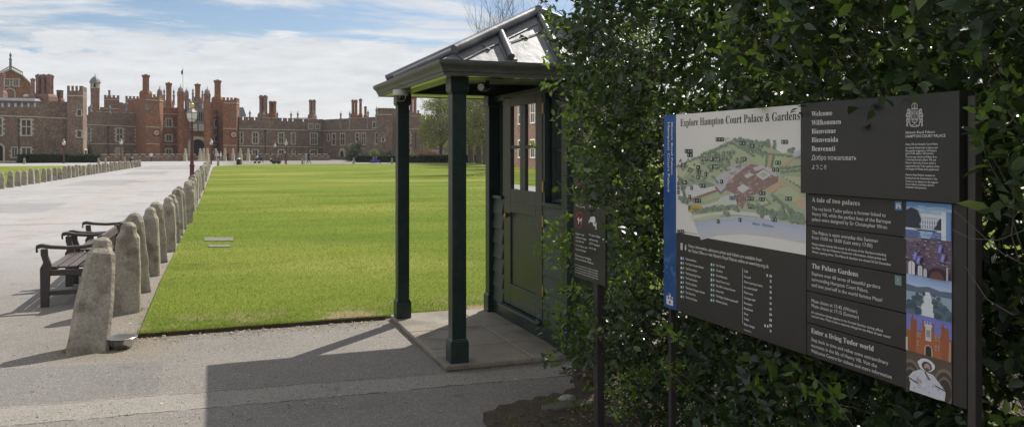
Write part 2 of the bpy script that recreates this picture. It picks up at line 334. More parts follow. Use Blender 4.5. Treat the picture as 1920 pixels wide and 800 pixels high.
lp = [W(x, y, LZ) for x, y in ((252,626),(303,523),(354.6,418),(375,378),(387.5,345),(396,322),(399,314),(402,312),(412,310.8),(430,310),(450,309.3),(480,308.5),(520,307.9),(600,307.5),(840,306.2))]
lp = [(p.x, p.y) for p in lp]
LAWN = [(60., 7.62)] + [(-.60, 7.68)] + lp[1:] + [(60., 112.)]
LAWN = list(reversed(LAWN))
b = MB(); b.hexa([(x, y, -.01) for x, y in LAWN], [(x, y, LZ) for x, y in LAWN]); tag(b.build('lawn', m_turf), kind='structure')
m_steel_rust = mat('edging_steel', (.03, .022, .016), .8, col2=(.07, .045, .028), vs=9)
e = MB()
for a_, b_ in zip(list(reversed(LAWN))[:3], list(reversed(LAWN))[1:4]):
    pass
e.box(-.62, 1.55, 7.612, 7.620, -.01, LZ+.003); tag(e.build('lawn_edging', m_steel_rust, loc=(.5, 7.6, 0)), 'thin rusty steel edging strip holding the near end of the big lawn', 'lawn edging')
LL = [(-9.15, 12.), (-9.15, 40.), (-8.45, 80.), (-8.2, 99.), (-9.2, 106.), (-12.5, 110.5), (-22.7, 106.5), (-60., 98.), (-60., 12.)]
b = MB(); b.hexa([(x, y, -.01) for x, y in LL], [(x, y, .03) for x, y in LL]); tag(b.build('side_lawn', m_turf), kind='structure')
# blades over the nearest turf
def blades(name, x0, x1, y0, y1, n, z, hmin, hmax, m, keep=None):
    X = RNG.uniform(x0, x1, n); u = RNG.random(n)**2.6; Y = y0+(y1-y0)*u
    if keep is not None: k = keep(X, Y); X, Y = X[k], Y[k]; n = len(X)
    H = RNG.uniform(hmin, hmax, n); th = RNG.uniform(0, 2*np.pi, n); le = RNG.normal(0, .45, (n, 2))*H[:, None]; wd = RNG.uniform(.0018, .0034, n)*(1+(Y-y0)/6)
    a = np.stack([X-np.cos(th)*wd, Y-np.sin(th)*wd, np.full(n, z-.004)], 1); c = np.stack([X+np.cos(th)*wd, Y+np.sin(th)*wd, np.full(n, z-.004)], 1); t = np.stack([X+le[:, 0], Y+le[:, 1], z+H], 1)
    V = np.stack([a, c, t], 1).reshape(-1, 3); F = np.arange(3*n).reshape(-1, 3); return npmesh(name, V, F, m)
m_blade = leafmat('grass_blade', [(0., (.090,.155,.026)), (.35, (.15,.21,.042)), (.75, (.25,.275,.08)), (1., (.34,.30,.12))], .9, .45, (.25,.35,.045), .08)
XR = lambda Y: -.60+(Y-7.68)*.012
g = blades('grass', -.7, 16., 7.612, 36., 380000, LZ, .010, .028, m_blade, lambda X, Y: (RNG.random(len(X)) > ((Y-7.6)/28.4)**.8) & (X > XR(Y)+RNG.normal(0, .03, len(X))) & (X < Y*.62+.3) & ~((X > 2.4) & (X < 3.5) & (Y < 7.8)) & ((np.sin(X*3.1+1)*np.sin(X*1.3+.4)+RNG.normal(0, .5, len(X))+(Y-7.65)*1.6) > -.15))
tag(g, 'short mown grass blades on the near part of the lawn', 'grass', kind='stuff')
# ---------------------------------------------------------------- stone bollards
m_stone = mat('bollard_stone', (.36, .325, .262), .9, col2=(.255, .225, .178), vs=5, bump=.45, bs=26, perobj=1., fine=(60, .22), col3=(.17, .15, .11), vs3=5.5)
def bollard_mesh(seed, cap, h=.9, b0=.130, b1=.100):
    rs = random.Random(seed); m = MB(); prof = [(b0*1.08, -.08), (b0*1.08, .02), (b0*1.03, .12), (b0*.99, .25), (b0*.97, .38), ((b0+b1)/2, .5), (b1*1.05, .62), (b1*1.0, .735)]
    prof += [(b1*.97, .750), (b1*.72, .795), (b1*.70, .815), (b1*.62, .86), (b1*.36, .893), (.004, .90)] if cap else [(b1*.97, .79), (b1*.90, .83), (b1*.74, .865), (b1*.45, .89), (.004, .90)]
    n = 8; vs = []
    jit = [rs.uniform(-.004, .004) for _ in range(n)]; lean = (rs.uniform(-.012, .012), rs.uniform(-.012, .012))
    for k, (r, z) in enumerate(prof):
        c = .80 if z < .70 else (.62 if z < .80 else .46); chip = 1-.03*(rs.random() < .2)
        for j, (a_, b_) in enumerate(((1,c),(c,1),(-c,1),(-1,c),(-1,-c),(-c,-1),(c,-1),(1,-c))): vs.append((r*a_*chip*(1+rs.uniform(-.012, .012))+jit[j]*min(1, r*8)+lean[0]*z, r*b_*(1+rs.uniform(-.012, .012))+jit[(j+3) % 8]*min(1, r*8)+lean[1]*z, z*h/.9+rs.uniform(-.003, .003)))
    fs = [(i*n+j, i*n+(j+1) % n, (i+1)*n+(j+1) % n, (i+1)*n+j) for i in range(len(prof)-1) for j in range(n)]
    m.add(vs, fs, 0, False); m.add(vs[-n:], [tuple(range(n))]); return m
def rowx(Y):
    return np.interp(Y, [7.3, 8.94, 20.07, 45, 100], [-.955, -.84, -.60, -.50, -.38])
protos = [bollard_mesh(i, c).build('stone_bollard', m_stone, loc=(0, 0, 0)) for i, c in ((1, 1), (2, 1), (3, 0), (4, 1), (5, 0))]
for p_ in protos:
    tag(p_, 'x', 'bollard', 'stone bollards in the row along the big lawn'); bv = p_.modifiers.new('bevel', 'BEVEL'); bv.width = .008; bv.segments = 2; bv.angle_limit = R(25)
LAB = {0: 'nearest stone bollard, leaning back, beside the steel dog bowl', 1: 'upright stone bollard second in the row, just behind the leaning one', 2: 'stone bollard with battered rounded cap third in the row, in front of the bench back', 3: 'broad stone bollard fourth from the leaning one, sharp domed cap',
       4: 'stone bollard fifth from the leaning one along the lawn edge', 5: 'stone bollard sixth from the leaning one along the lawn edge'}
YY = [7.3, 8.94, 10.15, 11.45]; y = 11.45
while y < 92.: y += 1.33; YY.append(y)
used = set(); rb = random.Random(5)
for i, Yb in enumerate(YY):
    k = [0, 1, 2, 3, 2][i] if i < 5 else rb.choice((0, 1, 2, 3, 4)); pr = protos[k]; first = k not in used; used.add(k)
    if i == 0: tilt = (R(-16.5), R(8.5), R(8))
    elif i == 1: tilt = (R(-1), R(2.5), R(4))
    else: tilt = (R(rb.gauss(0, 1.6)), R(rb.gauss(.5, 2.)), R(rb.gauss(0, 5)))
    x = float(rowx(Yb))+(rb.gauss(0, .02) if i > 3 else 0)
    o = place(pr, first, (x, Yb, 0), tilt=tilt, sc=(1.10, 1.05, 1.03) if i == 0 else ((1.08, 1.1, 1.0) if i == 1 else (1, 1, rb.uniform(.95, 1.03))))
    o['label'] = LAB.get(i, 'weathered grey stone bollard further down the row, among those beyond the sixth')
# the shorter row across the avenue
p_ = bollard_mesh(11, 0, .78, .13, .10).build('stone_bollard', m_stone, loc=(0, 0, 0)); tag(p_, 'pale round-topped stone bollard in the row along the far side of the avenue', 'bollard', 'stone bollards along the left side of the avenue')
for i in range(42):
    Y = 40.9+i*1.43; o = place(p_, i == 0, (-8.72+1.0*i/41+rb.gauss(0, .03), Y, 0), tilt=(R(rb.gauss(0, 2)), R(rb.gauss(0, 2)), R(rb.gauss(0, 8))), sc=(1, 1, rb.uniform(.92, 1.06)))
lone = [(409,311,'small dark bollard standing alone at the corner of the lawn'),(567,308,'lone bollard beside the couple walking past the lawn'),(663,307,'lone pale bollard left of the blue-clad sitters'),(735,307,'lone pale bollard right of the blue-clad sitters'),
        (45.5,307.5,'lone pale bollard in front of the left wing hedge'),(184.5,307.5,'lone pale bollard by the right end of the left hedge, nearer the hedge'),(198,307,'lone pale bollard right of the left hedge, farther of the pair'),(233.5,306.5,'lone pale bollard before the moat wall, behind the left row')]
for x, y_, lb in lone:
    o = copy_tree(p_); p = W(x, y_); o.location = p; o.rotation_euler = (0, 0, 0); o.scale = (1.05, 1.05, 1.1); o['label'] = lb; o['group'] = 'single bollards far off by the palace'
n_ = 1500; pts_ = [(-.955, 7.3), (-.84, 8.94), (-.83, 10.15), (-.80, 11.45), (-.76, 12.8)]; i_ = RNG.integers(0, 5, n_); th = RNG.uniform(0, 6.28, n_); rr_ = RNG.normal(.145, .022, n_)
X = np.array([p[0] for p in pts_])[i_]+rr_*np.cos(th)*1.05; Y = np.array([p[1] for p in pts_])[i_]+rr_*np.sin(th); k_ = np.sin(th*2.3+i_) > .1; X, Y, th = X[k_], Y[k_], th[k_]; n_ = len(X); H = RNG.uniform(.008, .035, n_); le = RNG.normal(0, .5, (n_, 2))*H[:, None]
V = np.stack([np.stack([X-np.cos(th)*.002, Y-np.sin(th)*.002, np.zeros(n_)], 1), np.stack([X+np.cos(th)*.002, Y+np.sin(th)*.002, np.zeros(n_)], 1), np.stack([X+le[:, 0], Y+le[:, 1], H], 1)], 1).reshape(-1, 3)
tag(npmesh('weeds', V, np.arange(3*n_).reshape(-1, 3), m_blade), 'weeds and moss round the feet of the nearest bollards', 'weeds', kind='stuff')
# ---------------------------------------------------------------- dog bowl
m_inox = mat('brushed_steel', (.72, .70, .68), .24, 1., col2=(.58, .56, .54), vs=30, bump=.05)
c = W(226, 651); t = thing('dog_bowl', 'shallow stainless steel dog bowl on the asphalt beside the leaning bollard', 'dog bowl', c)
b = MB(); b.lathe([(.075, .0), (.085, .002), (.105, .045), (.117, .085), (.128, .092), (.131, .089)], c, 40); b.lathe([(.072, .006), (.08, .008), (.10, .047), (.112, .086), (.117, .0865)], c, 40)
b.build('bowl', m_inox, t); b = MB(); b.lathe([(.0, .052), (.099, .052)], c, 32, smooth=False)
m_water = mat('bowl_water', (.02, .025, .02), .03, spec=.8); b.build('water', m_water, t)
# ---------------------------------------------------------------- access covers in the lawn
m_conc = mat('concrete', (.19, .178, .14), .9, col2=(.12, .12, .08), vs=14, bump=.4)
for (x0, x1, y0, y1, lb) in ((383,438,444.5,451,'larger pale concrete access cover set in the lawn'), (391,431,458.5,462.5,'smaller concrete access cover just in front of the larger one')):
    pa, pb, pc, pd = [W(x, y, LZ+.01) for x, y in ((x0,y1),(x1,y1),(x1,y0),(x0,y0))]
    b = MB(); b.hexa([(p.x, p.y, LZ-.03) for p in (pa, pb, pc, pd)], [(p.x, p.y, LZ+.012) for p in (pa, pb, pc, pd)]); tag(b.build('access_cover', m_conc, loc=pa), lb, 'access cover')
# ---------------------------------------------------------------- benches
m_wood = mat('dark_stained_teak', (.040, .031, .029), .42, col2=(.060, .047, .042), vs=6, stretch=(6, 1, 6), bump=.25, bs=30, spec=.5)
m_slat = mat('bench_slat_wood', (.10, .075, .065), .45, col2=(.065, .048, .044), vs=5, stretch=(6, 1, 6), bump=.25, bs=30, spec=.6)
def bench():
    """faces -x, length along y; origin under the middle of the seat"""
    t = thing('park_bench', 'x', 'bench', (0, 0, 0), 'dark timber benches backing on to the bollards'); L = .66
    s = MB()
    for i in range(5): x = -.25+i*.098; s.box(x, x+.082, -L+.02, L-.02, .39, .41)
    s.build('seat', m_slat, t, bevel=.004)
    f = MB(); f.box(-.262, -.225, -L, L, .325, .385); f.box(.19, .225, -L, L, .31, .37); f.build('seat_rail', m_wood, t, bevel=.004)
    k = MB(); k.bar((.245, -L, .665), (.245, L, .665), .035, .085, up=(-.15, 0, 1)); k.bar((.215, -L, .46), (.215, L, .46), .03, .05)
    for i in range(12): y = -L+.09+i*(2*L-.18)/11; k.bar((.218, y, .47), (.243, y, .63), .016, .05, up=(0, 1, 0))
    k.build('backrest', m_slat, t, bevel=.004)
    for sy in (-1, 1):
        y = sy*(L+.012); a = MB()
        # arm: long, rolled over at the front
        prof = [(-.33,.575,.030),(-.345,.60,.038),(-.335,.625,.044),(-.29,.635,.042),(-.20,.618,.036),(-.05,.605,.034),(.10,.61,.036),(.22,.63,.036)]
        vs_ = []; fs_ = []
        for (x, z, h) in prof:
            vs_ += [(x, y-.034, z-h*.5), (x, y+.034, z-h*.5), (x, y+.034, z+h*.5), (x, y-.034, z+h*.5)]
        for i in range(len(prof)-1):
            for j in range(4): fs_.append((i*4+j, i*4+(j+1) % 4, i*4+4+(j+1) % 4, i*4+4+j))
        fs_ += [(3,2,1,0), tuple(4*(len(prof)-1)+j for j in range(4))]; a.add(vs_, fs_); a.build('armrest', m_wood, t, bevel=.012)
        l1 = MB()
        out = [(-.30,0),(-.225,0),(-.215,.33),(-.20,.43),(-.235,.53),(-.24,.60),(-.30,.60),(-.298,.54),(-.275,.46),(-.305,.40)]
        l1.hexa([(x, y-.027, z) for x, z in out], [(x, y+.027, z) for x, z in out]); l1.build('leg', m_wood, t, bevel=.005)
        l2 = MB(); out = [(.17,0),(.235,0),(.235,.36),(.28,.725),(.23,.725),(.175,.38)]
        l2.hexa([(x, y-.027, z) for x, z in out], [(x, y+.027, z) for x, z in out]); l2.build('leg', m_wood, t, bevel=.005)
        s_ = MB(); s_.box(-.225, .18, y-.02, y+.02, .12, .165); s_.build('stretcher', m_wood, t, bevel=.004)
        s_ = MB(); s_.box(-.225, .18, y-.018, y+.018, .32, .38); s_.build('side_rail', m_wood, t, bevel=.004)
    return t
bn = bench(); place(bn, True, (-1.36, 10.15, 0), R(-1), 'dark timber bench nearest the camera, its near arm beside the leaning bollard')
place(bn, False, (-1.33, 11.72, 0), R(1), 'second dark timber bench, end to end behind the nearer one')
# ---------------------------------------------------------------- small litter on the asphalt
m_lit = leafmat('dry_leaf', [(0., (.30,.22,.12)), (.5, (.42,.36,.26)), (1., (.6,.55,.45))], .8, .1, (.4,.3,.15))
n_ = 260; X = np.concatenate([RNG.uniform(-2.5, 2.2, 90), RNG.uniform(-.6, 1.5, 130), RNG.uniform(-.9, -.6, 40)]); Y = np.concatenate([RNG.uniform(4.8, 7.5, 90), 7.58-np.abs(RNG.normal(0, .06, 130)), RNG.uniform(7.5, 14, 40)])
d = np.stack([RNG.normal(size=n_), RNG.normal(size=n_), RNG.uniform(0, .3, n_)], 1)
V, F = leaves(np.stack([X, Y, np.full(n_, .006)], 1), d, np.stack([np.zeros(n_), np.zeros(n_), np.ones(n_)], 1)+RNG.normal(0, .3, (n_, 3)), RNG.uniform(.012, .04, n_), RNG.uniform(.003, .009, n_))
tag(npmesh('leaf_litter', V, F, m_lit), 'dry leaf scraps and grit scattered over the asphalt', 'leaf litter', kind='stuff')

# loose grit: crushed stone kicked out of the surface
n_ = 2600; X = RNG.uniform(-3.2, 2.3, n_); Y = np.concatenate([RNG.uniform(4.6, 9.5, 1300), 7.58-np.abs(RNG.normal(0, .16, 800)), RNG.uniform(5.1, 5.7, 500)]); X[1300:2100] = RNG.uniform(-.7, 1.5, 800)
k = ~((X > 1.5) & (Y > 5.55)) & ~((X > -.62) & (Y > 7.6)); X, Y = X[k], Y[k]; n_ = len(X); r = RNG.uniform(.0015, .0055, n_)*(1+(RNG.random(n_) < .04)*.9); th = RNG.uniform(0, 6.28, n_)
oc = np.array([(1,0,.1),(0,1,0.05),(-1,0,.1),(0,-1,.05),(.1,.1,.75),(0,0,-.5)]); V = oc[None]*r[:, None, None]*RNG.uniform(.7, 1.3, (n_, 6, 3)); c_, s_ = np.cos(th)[:, None], np.sin(th)[:, None]; x_, y_ = V[:, :, 0]*c_-V[:, :, 1]*s_, V[:, :, 0]*s_+V[:, :, 1]*c_
V = np.stack([x_+X[:, None], y_+Y[:, None], V[:, :, 2]+.0015], 2).reshape(-1, 3); F = np.array([[0,1,4],[1,2,4],[2,3,4],[3,0,4],[1,0,5],[2,1,5],[3,2,5],[0,3,5]])
tag(npmesh('grit', V, (F[None]+np.arange(n_)[:, None, None]*6).reshape(-1, 3), leafmat('grit_stone', [(0., (.10,.09,.08)), (.5, (.26,.23,.19)), (1., (.50,.46,.40))], .9, 0., (.1,.1,.1), .2)), 'loose grit and crumbs of stone on the asphalt', 'grit', kind='stuff')
# ---------------------------------------------------------------- kiosk
def gloss(name, col, rough=.28, col2=None): return mat(name, col, rough, col2=col2, vs=3, bump=.10, bs=22, spec=.5, fine=(24, .22))
m_green = gloss('dark_green_gloss_paint', (.014, .028, .025), .33, (.022, .038, .032)); m_dgreen = gloss('green_grey_door_paint', (.030, .040, .034), .36, (.037, .048, .040))
m_soff = gloss('soffit_lawn_reflection', (.20, .24, .10), .16, (.22, .26, .11))  # lime of the lawn mirrored in the gloss is put into the base colour
m_clap = mat('weatherboard_paint', (.038, .052, .048), .45, col2=(.048, .062, .056), vs=5, stretch=(1, 1, 9), bump=.12, bs=14)
m_lead = mat('roof_lead', (.17, .172, .18), .52, col2=(.135, .138, .15), vs=3.2, bump=.22, bs=9, met=.35, fine=(16, .14), col3=(.26, .265, .27), vs3=2.1)
m_gut = mat('gutter_metal', (.070, .072, .062), .48, col2=(.12, .12, .10), vs=5, bump=.1, stretch=(3, .6, 8))
m_slab = mat('york_stone', (.27, .235, .19), .85, col2=(.20, .175, .145), vs=2.6, bump=.3, bs=60, fine=(90, .16), col3=(.16, .14, .11), vs3=3.2)
m_brass = mat('brass', (.45, .30, .10), .35, 1.)
m_glass = glassmat('window_glass', (.56, .60, .57), .02, .012)
m_white = mat('white_plastic', (.62, .60, .54), .45); m_black = mat('black_plastic', (.012, .012, .013), .35)
KX = 2.58
def K(px, py, X=KX): return on_x(X, px, py)
ks = thing('kiosk', 'small dark green timber kiosk with lead hipped roof and a corner porch', 'kiosk', (2.45, 6.6, 0))
SZ = .05
b = MB(); b.box(1.60, 4.3, 5.635, 7.60, -.01, .030)
xs = [1.59, 2.27, 2.93, 3.6, 4.3]; ys = [5.625, 6.14, 6.80, 7.60]
for i in range(4):
    for j in range(3): g = .0035; b.box(xs[i]+(g if i else 0), xs[i+1]-g, ys[j]+(g if j else 0), ys[j+1]-g, .012 if i and j else .006, SZ)
b.build('paving_base', m_slab, ks, bevel=.012)
def column(x, y, name='porch_column', top=2.15, s=.055, half=False):
    c = MB()
    def sq(h, z): return [(x-h, y-h, z), (x+h, y-h, z), (x+h, y+h, z), (x-h, y+h, z)]
    c.hexa(sq(.070, SZ), sq(.070, SZ+.155)); c.hexa(sq(.0695, SZ+.1552), sq(.056, SZ+.178)); c.hexa(sq(s, SZ+.178), sq(s, 2.035)); c.hexa(sq(s+.001, 2.0352), sq(.070, 2.055)); c.hexa(sq(.070, 2.0552), sq(.070, top))
    return c.build(name, m_green, ks, bevel=.005)
column(1.705, 5.725); column(1.675, 7.435); column(2.575, 7.435, 'corner_post'); column(2.60, 5.655, 'corner_post'); column(3.23, 5.725, 'corner_post'); column(3.23, 7.435, 'corner_post')
# beams
b = MB(); b.box(1.635, 1.745, 5.66, 7.50, 2.152, 2.30); b.box(1.7455, 3.30, 7.385, 7.495, 2.152, 2.30); b.box(1.7455, 3.30, 5.66, 5.77, 2.152, 2.30); b.box(3.19, 3.30, 5.7705, 7.384, 2.152, 2.30)
b.build('porch_beam', m_green, ks, bevel=.004)
b = MB(); b.box(1.746, 3.189, 5.771, 7.384, 2.27, 2.285); b.build('porch_ceiling', m_green, ks)
b = MB(); x0, x1, y0, y1 = 1.552, 3.37, 5.505, 7.865
b.box(x0, 1.6345, y0, y1, 2.155, 2.172); b.box(1.635, x1, y0, 5.6595, 2.155, 2.172); b.box(1.635, x1, 7.4955, y1, 2.155, 2.172); b.box(3.3005, x1, 5.66, 7.495, 2.155, 2.172)
b.build('soffit', m_soff, ks)
def sweep(mb, x0, x1, y0, y1, prof, m=0):
    vs_ = []; k = len(prof)
    for o, z in prof: vs_ += [(x0-o, y0-o, z), (x1+o, y0-o, z), (x1+o, y1+o, z), (x0-o, y1+o, z)]
    fs_ = [(i*4+j, i*4+(j+1) % 4, ((i+1) % k)*4+(j+1) % 4, ((i+1) % k)*4+j) for i in range(k) for j in range(4)]
    mb.add(vs_, fs_, m)
b = MB(); sweep(b, x0, x1, y0, y1, [(-.002,2.150),(.018,2.150),(.020,2.172),(.028,2.178),(.031,2.190),(.036,2.202),(.048,2.216),(.058,2.226),(.062,2.238),(.062,2.258),(.055,2.258),(.054,2.240),(.010,2.236),(-.002,2.26)])
g = b.build('gutter', m_gut, ks)
# lead roof
E = (1.535, 3.385, 5.488, 7.882, 2.262); RX, RY0, RY1, RZ = 2.46, 5.99, 7.38, 2.715
b = MB(); vs_ = [(E[0],E[2],E[4]),(E[1],E[2],E[4]),(E[1],E[3],E[4]),(E[0],E[3],E[4]),(RX,RY0,RZ),(RX,RY1,RZ)]
b.add(vs_, [(0,1,4),(1,2,5,4),(2,3,5),(3,0,4,5),(3,2,1,0)]); rf = b.build('roof', m_lead, ks)
P_ = [Vector(v) for v in vs_]
def roll(p, q, r=.026, name='lead_roll', wing=.07, n1=None):
    p, q = Vector(p), Vector(q); m = MB(); up = Vector((0, 0, 1))*r*.9; m.tube([p+up, p+(q-p)*.5+up*1.0, q+up], [r, r, r], 12)
    if n1:
        for nn in n1:
            t = (q-p).normalized(); s_ = t.cross(nn).normalized()*wing; o = nn*.006; m.add([p+o, q+o, q+o+s_, p+o+s_], [(0,1,2,3)]); m.add([p+o+Vector((0,0,-.004)), q+o+Vector((0,0,-.004)), q+o+s_-nn*.004, p+o+s_-nn*.004], [(3,2,1,0)])
    m.build(name, m_lead, rf)
def nrm(a_, b_, c_): v = (b_-a_).cross(c_-a_).normalized(); return v if v.z > 0 else -v
nf, ne, nb, nw = nrm(P_[0],P_[1],P_[4]), nrm(P_[1],P_[2],P_[5]), nrm(P_[2],P_[3],P_[5]), nrm(P_[3],P_[0],P_[4])
def lerp(p, q, t): return p+(q-p)*t
roll(lerp(P_[0],P_[4],.10), P_[4], .036, 'hip_roll', .085, None); roll(lerp(P_[1],P_[4],.08), P_[4], .036, 'hip_roll'); roll(lerp(P_[2],P_[5],.08), P_[5], .036, 'hip_roll'); roll(lerp(P_[3],P_[5],.08), P_[5], .036, 'hip_roll'); roll(P_[4]-Vector((0,.03,0)), P_[5]+Vector((0,.03,0)), .038, 'ridge_roll')
# dressed lead wings beside the hips and rolls
m_lead2 = mat('roof_lead_flashing', (.10, .102, .112), .40, col2=(.14, .142, .15), vs=5, bump=.2, bs=12, met=.35, fine=(16, .12))
b = MB()
def wing(p, q, nn, side, w):
    p, q = Vector(p), Vector(q); t = (q-p).normalized(); s_ = t.cross(nn).normalized()*side; o = nn*.007
    b.add([p+o, q+o, q+o+s_*w, p+o+s_*w], [(0,1,2,3)]); b.add([p+o+s_*w, q+o+s_*w, q+s_*w, p+s_*w], [(0,1,2,3)])
h0 = lerp(P_[0],P_[4],.10)
wing(h0, P_[4], nf, 1, .095); wing(h0, P_[4], nw, -1, .085)
for X in (2.055, 2.46, 2.865):
    t = (X-P_[0].x)/(P_[4].x-P_[0].x) if X <= RX else (P_[1].x-X)/(P_[1].x-P_[4].x)
    top = lerp(P_[0] if X <= RX else P_[1], P_[4], t); bot = Vector((X, P_[0].y+.02, P_[0].z+.018)); roll(bot, top, .027)
    wing(bot, lerp(bot, top, .9), nf, 1, .05); wing(bot, lerp(bot, top, .9), nf, -1, .05)
for Y in (6.05, 6.65, 7.25):
    t = 1.; top = Vector((RX, Y, RZ)); bot = Vector((P_[0].x+.02, Y, P_[0].z+.01)); roll(bot, top, .022)
for Y in (6.05, 6.65, 7.25): roll((P_[1].x-.02, Y, P_[1].z+.01), (RX, Y, RZ), .022)
b.build('hip_flashing', m_lead2, rf)
# laps with their clips on the front slope
b = MB()
def onf(x, t):  # point on front slope: x, t up the slope
    y = P_[0].y+(RY0-P_[0].y)*t; z = P_[0].z+(RZ-P_[0].z)*t; return Vector((x, y, z))+nf*.006
for (xa, ta, xb, tb) in ((1.77,.10,2.02,.34), (2.09,.36,2.42,.62), (2.50,.36,2.83,.60)):
    b.bar(onf(xa, ta), onf(xb, tb), .006, .006, up=nf); xm, tm = (xa+xb)/2, (ta+tb)/2; b.bar(onf(xm-.03, tm+.05), onf(xm+.02, tm-.015), .02, .008, up=nf)
b.build('lead_clip', m_black, rf)
# walls: weatherboard below, glazing above
def boards(axis, c, a0, a1, z0, z1, out, name='weatherboarding'):
    m = MB(); n_ = max(1, round((z1-z0)/.147)); h = (z1-z0)/n_
    for i in range(n_):
        za, zb = z0+i*h, z0+(i+1)*h+.012; f = c+out*.026; bk = c
        if axis == 'x': pts = [(f, a0, za), (f, a1, za), (c+out*.007, a1, zb), (c+out*.007, a0, zb), (bk, a0, za), (bk, a1, za), (bk-out*.01, a1, zb), (bk-out*.01, a0, zb)]
        else: pts = [(a0, f, za), (a1, f, za), (a1, c+out*.007, zb), (a0, c+out*.007, zb), (a0, bk, za), (a1, bk, za), (a1, bk-out*.01, zb), (a0, bk-out*.01, zb)]
        m.add(pts, [(0,1,2,3),(7,6,5,4),(0,4,5,1),(1,5,6,2),(2,6,7,3),(3,7,4,0)])
    return m.build(name, m_clap, ks)
def frame(axis, c, a0, a1, z0, z1, out, bars_z=(), bars_a=(), st=.035, name='window'):
    m = MB(); lo, hi = sorted((c, c-out*.045))
    def bx(p0, p1, q0, q1, l=lo, h=hi):
        if axis == 'x': m.box(l, h, p0, p1, q0, q1)
        else: m.box(p0, p1, l, h, q0, q1)
    bx(a0, a0+st, z0, z1); bx(a1-st, a1, z0, z1); bx(a0+st+.0005, a1-st-.0005, z0, z0+st); bx(a0+st+.0005, a1-st-.0005, z1-st, z1)
    for z in bars_z: bx(a0+st+.0005, a1-st-.0005, z-.012, z+.012, lo+.008, hi-.008)
    for a in bars_a: bx(a-.01, a+.01, z0+st+.0005, z1-st-.0005, lo+.010, hi-.010)
    w_ = m.build(name, m_green, ks, bevel=.004); g_ = MB(); mid = (lo+hi)/2
    if axis == 'x': g_.add([(mid, a0+st*.8, z0+st*.8), (mid, a1-st*.8, z0+st*.8), (mid, a1-st*.8, z1-st*.8), (mid, a0+st*.8, z1-st*.8)], [(0,1,2,3)])
    else: g_.add([(a0+st*.8, mid, z0+st*.8), (a1-st*.8, mid, z0+st*.8), (a1-st*.8, mid, z1-st*.8), (a0+st*.8, mid, z1-st*.8)], [(0,1,2,3)])
    g_.build('pane', m_glass, w_); return w_
DY0, DY1 = K(1020, 400).y, K(948, 400).y   # door jambs
SILL = 1.175
boards('x', KX, 5.712, DY0-.03, .175, SILL-.02, -1); boards('x', KX, DY1+.03, 7.365, .175, SILL-.02, -1)
frame('x', KX+.045, 5.712, DY0-.05, SILL+.015, 2.09, -1, (1.62,)); frame('x', KX+.045, DY1+.05, 7.365, SILL+.015, 2.09, -1, (1.62,))
b = MB()
b.box(KX-.035, KX+.06, 5.712, DY0-.031, SILL-.018, SILL+.014); b.box(KX-.035, KX+.06, DY1+.031, 7.365, SILL-.018, SILL+.014)
b.build('window_sill', m_green, ks, bevel=.004)
b = MB(); b.box(KX-.012, KX+.05, DY0-.045, DY0-.004, .17, 2.15); b.box(KX-.012, KX+.05, DY1+.004, DY1+.045, .17, 2.15); b.box(KX-.010, KX+.05, DY0-.0035, DY1+.0035, 2.112, 2.15); b.box(KX-.010, KX+.05, 5.712, DY0-.046, 2.092, 2.151); b.box(KX-.010, KX+.05, DY1+.046, 7.365, 2.092, 2.151)
b.build('door_frame', m_green, ks, bevel=.003)
b = MB(); b.box(KX-.02, KX+.04, 5.712, 7.365, SZ, .170); b.build('plinth_board', m_green, ks, bevel=.004)
b = MB(); b.box(KX-.075, KX+.03, DY0-.03, DY1+.03, .1705, .195); b.build('door_sill', m_green, ks, bevel=.006)
# door leaf: stiles, rails, four panes above one sunk panel
dy = [DY0+.004, K(1007, 300).y, K(987, 300).y, K(977, 300).y, K(960, 300).y, DY1-.004]
zt, z5, z4, z3, z2, zb = 2.105, K(968, 199).z, K(968, 277).z+.008, K(968, 355).z, K(968, 399).z, .203
zz4 = (z4-.018, z4+.012); zl = K(980, 540).z
d = thing  # (name kept short below)
b = MB(); f0, f1 = KX-.016, KX+.024
b.box(f0, f1, dy[0], dy[1], zb, zt); b.box(f0, f1, dy[4], dy[5], zb, zt)
b.box(f0, f1, dy[1]+.0004, dy[4]-.0004, z5, zt); b.box(f0, f1, dy[1]+.0004, dy[4]-.0004, z2, z3); b.box(f0, f1, dy[1]+.0004, dy[4]-.0004, zb, zl)
b.box(f0+.004, f1-.004, dy[2], dy[3], z3+.0004, z5-.0004); b.box(f0+.006, f1-.006, dy[1]+.0004, dy[2]-.0004, *zz4); b.box(f0+.006, f1-.006, dy[3]+.0004, dy[4]-.0004, *zz4)
b.box(f0+.014, f1-.006, dy[1]+.0004, dy[4]-.0004, zl+.0004, z2-.0004)
b.box(f0-.010, f0-.0005, DY0, DY1, z3-.115, z3-.100)
dr = b.build('door', m_dgreen, ks, bevel=.004)
for (a0, a1) in ((dy[1], dy[2]), (dy[3], dy[4])):
    for (q0, q1) in ((z3, zz4[0]), (zz4[1], z5)):
        g_ = MB(); g_.add([(KX+.004, a0, q0), (KX+.004, a1, q0), (KX+.004, a1, q1), (KX+.004, a0, q1)], [(0,1,2,3)]); g_.build('pane', m_glass, dr)
kn = K(946, 403, KX-.06); b = MB(); b.tube([kn, kn+Vector((-.0, 0, 0))+Vector((.02, 0, 0)), kn+Vector((.045, 0, 0))], [.022, .026, .01], 14); b.tube([kn+Vector((.045, 0, 0)), kn+Vector((.053, 0, 0))], [.026, .026], 14); b.build('door_knob', m_brass, dr)
for y_ in (203, 350, 415, 545):
    p = K(1019, y_, KX-.018); b = MB(); b.tube([p+Vector((-.004, 0, -.045)), p+Vector((-.004, 0, .045))], .007, 8); b.box(p.x-.0025, p.x+.001, p.y-.004, p.y+.030, p.z-.042, p.z+.042); b.build('hinge', m_brass, dr)
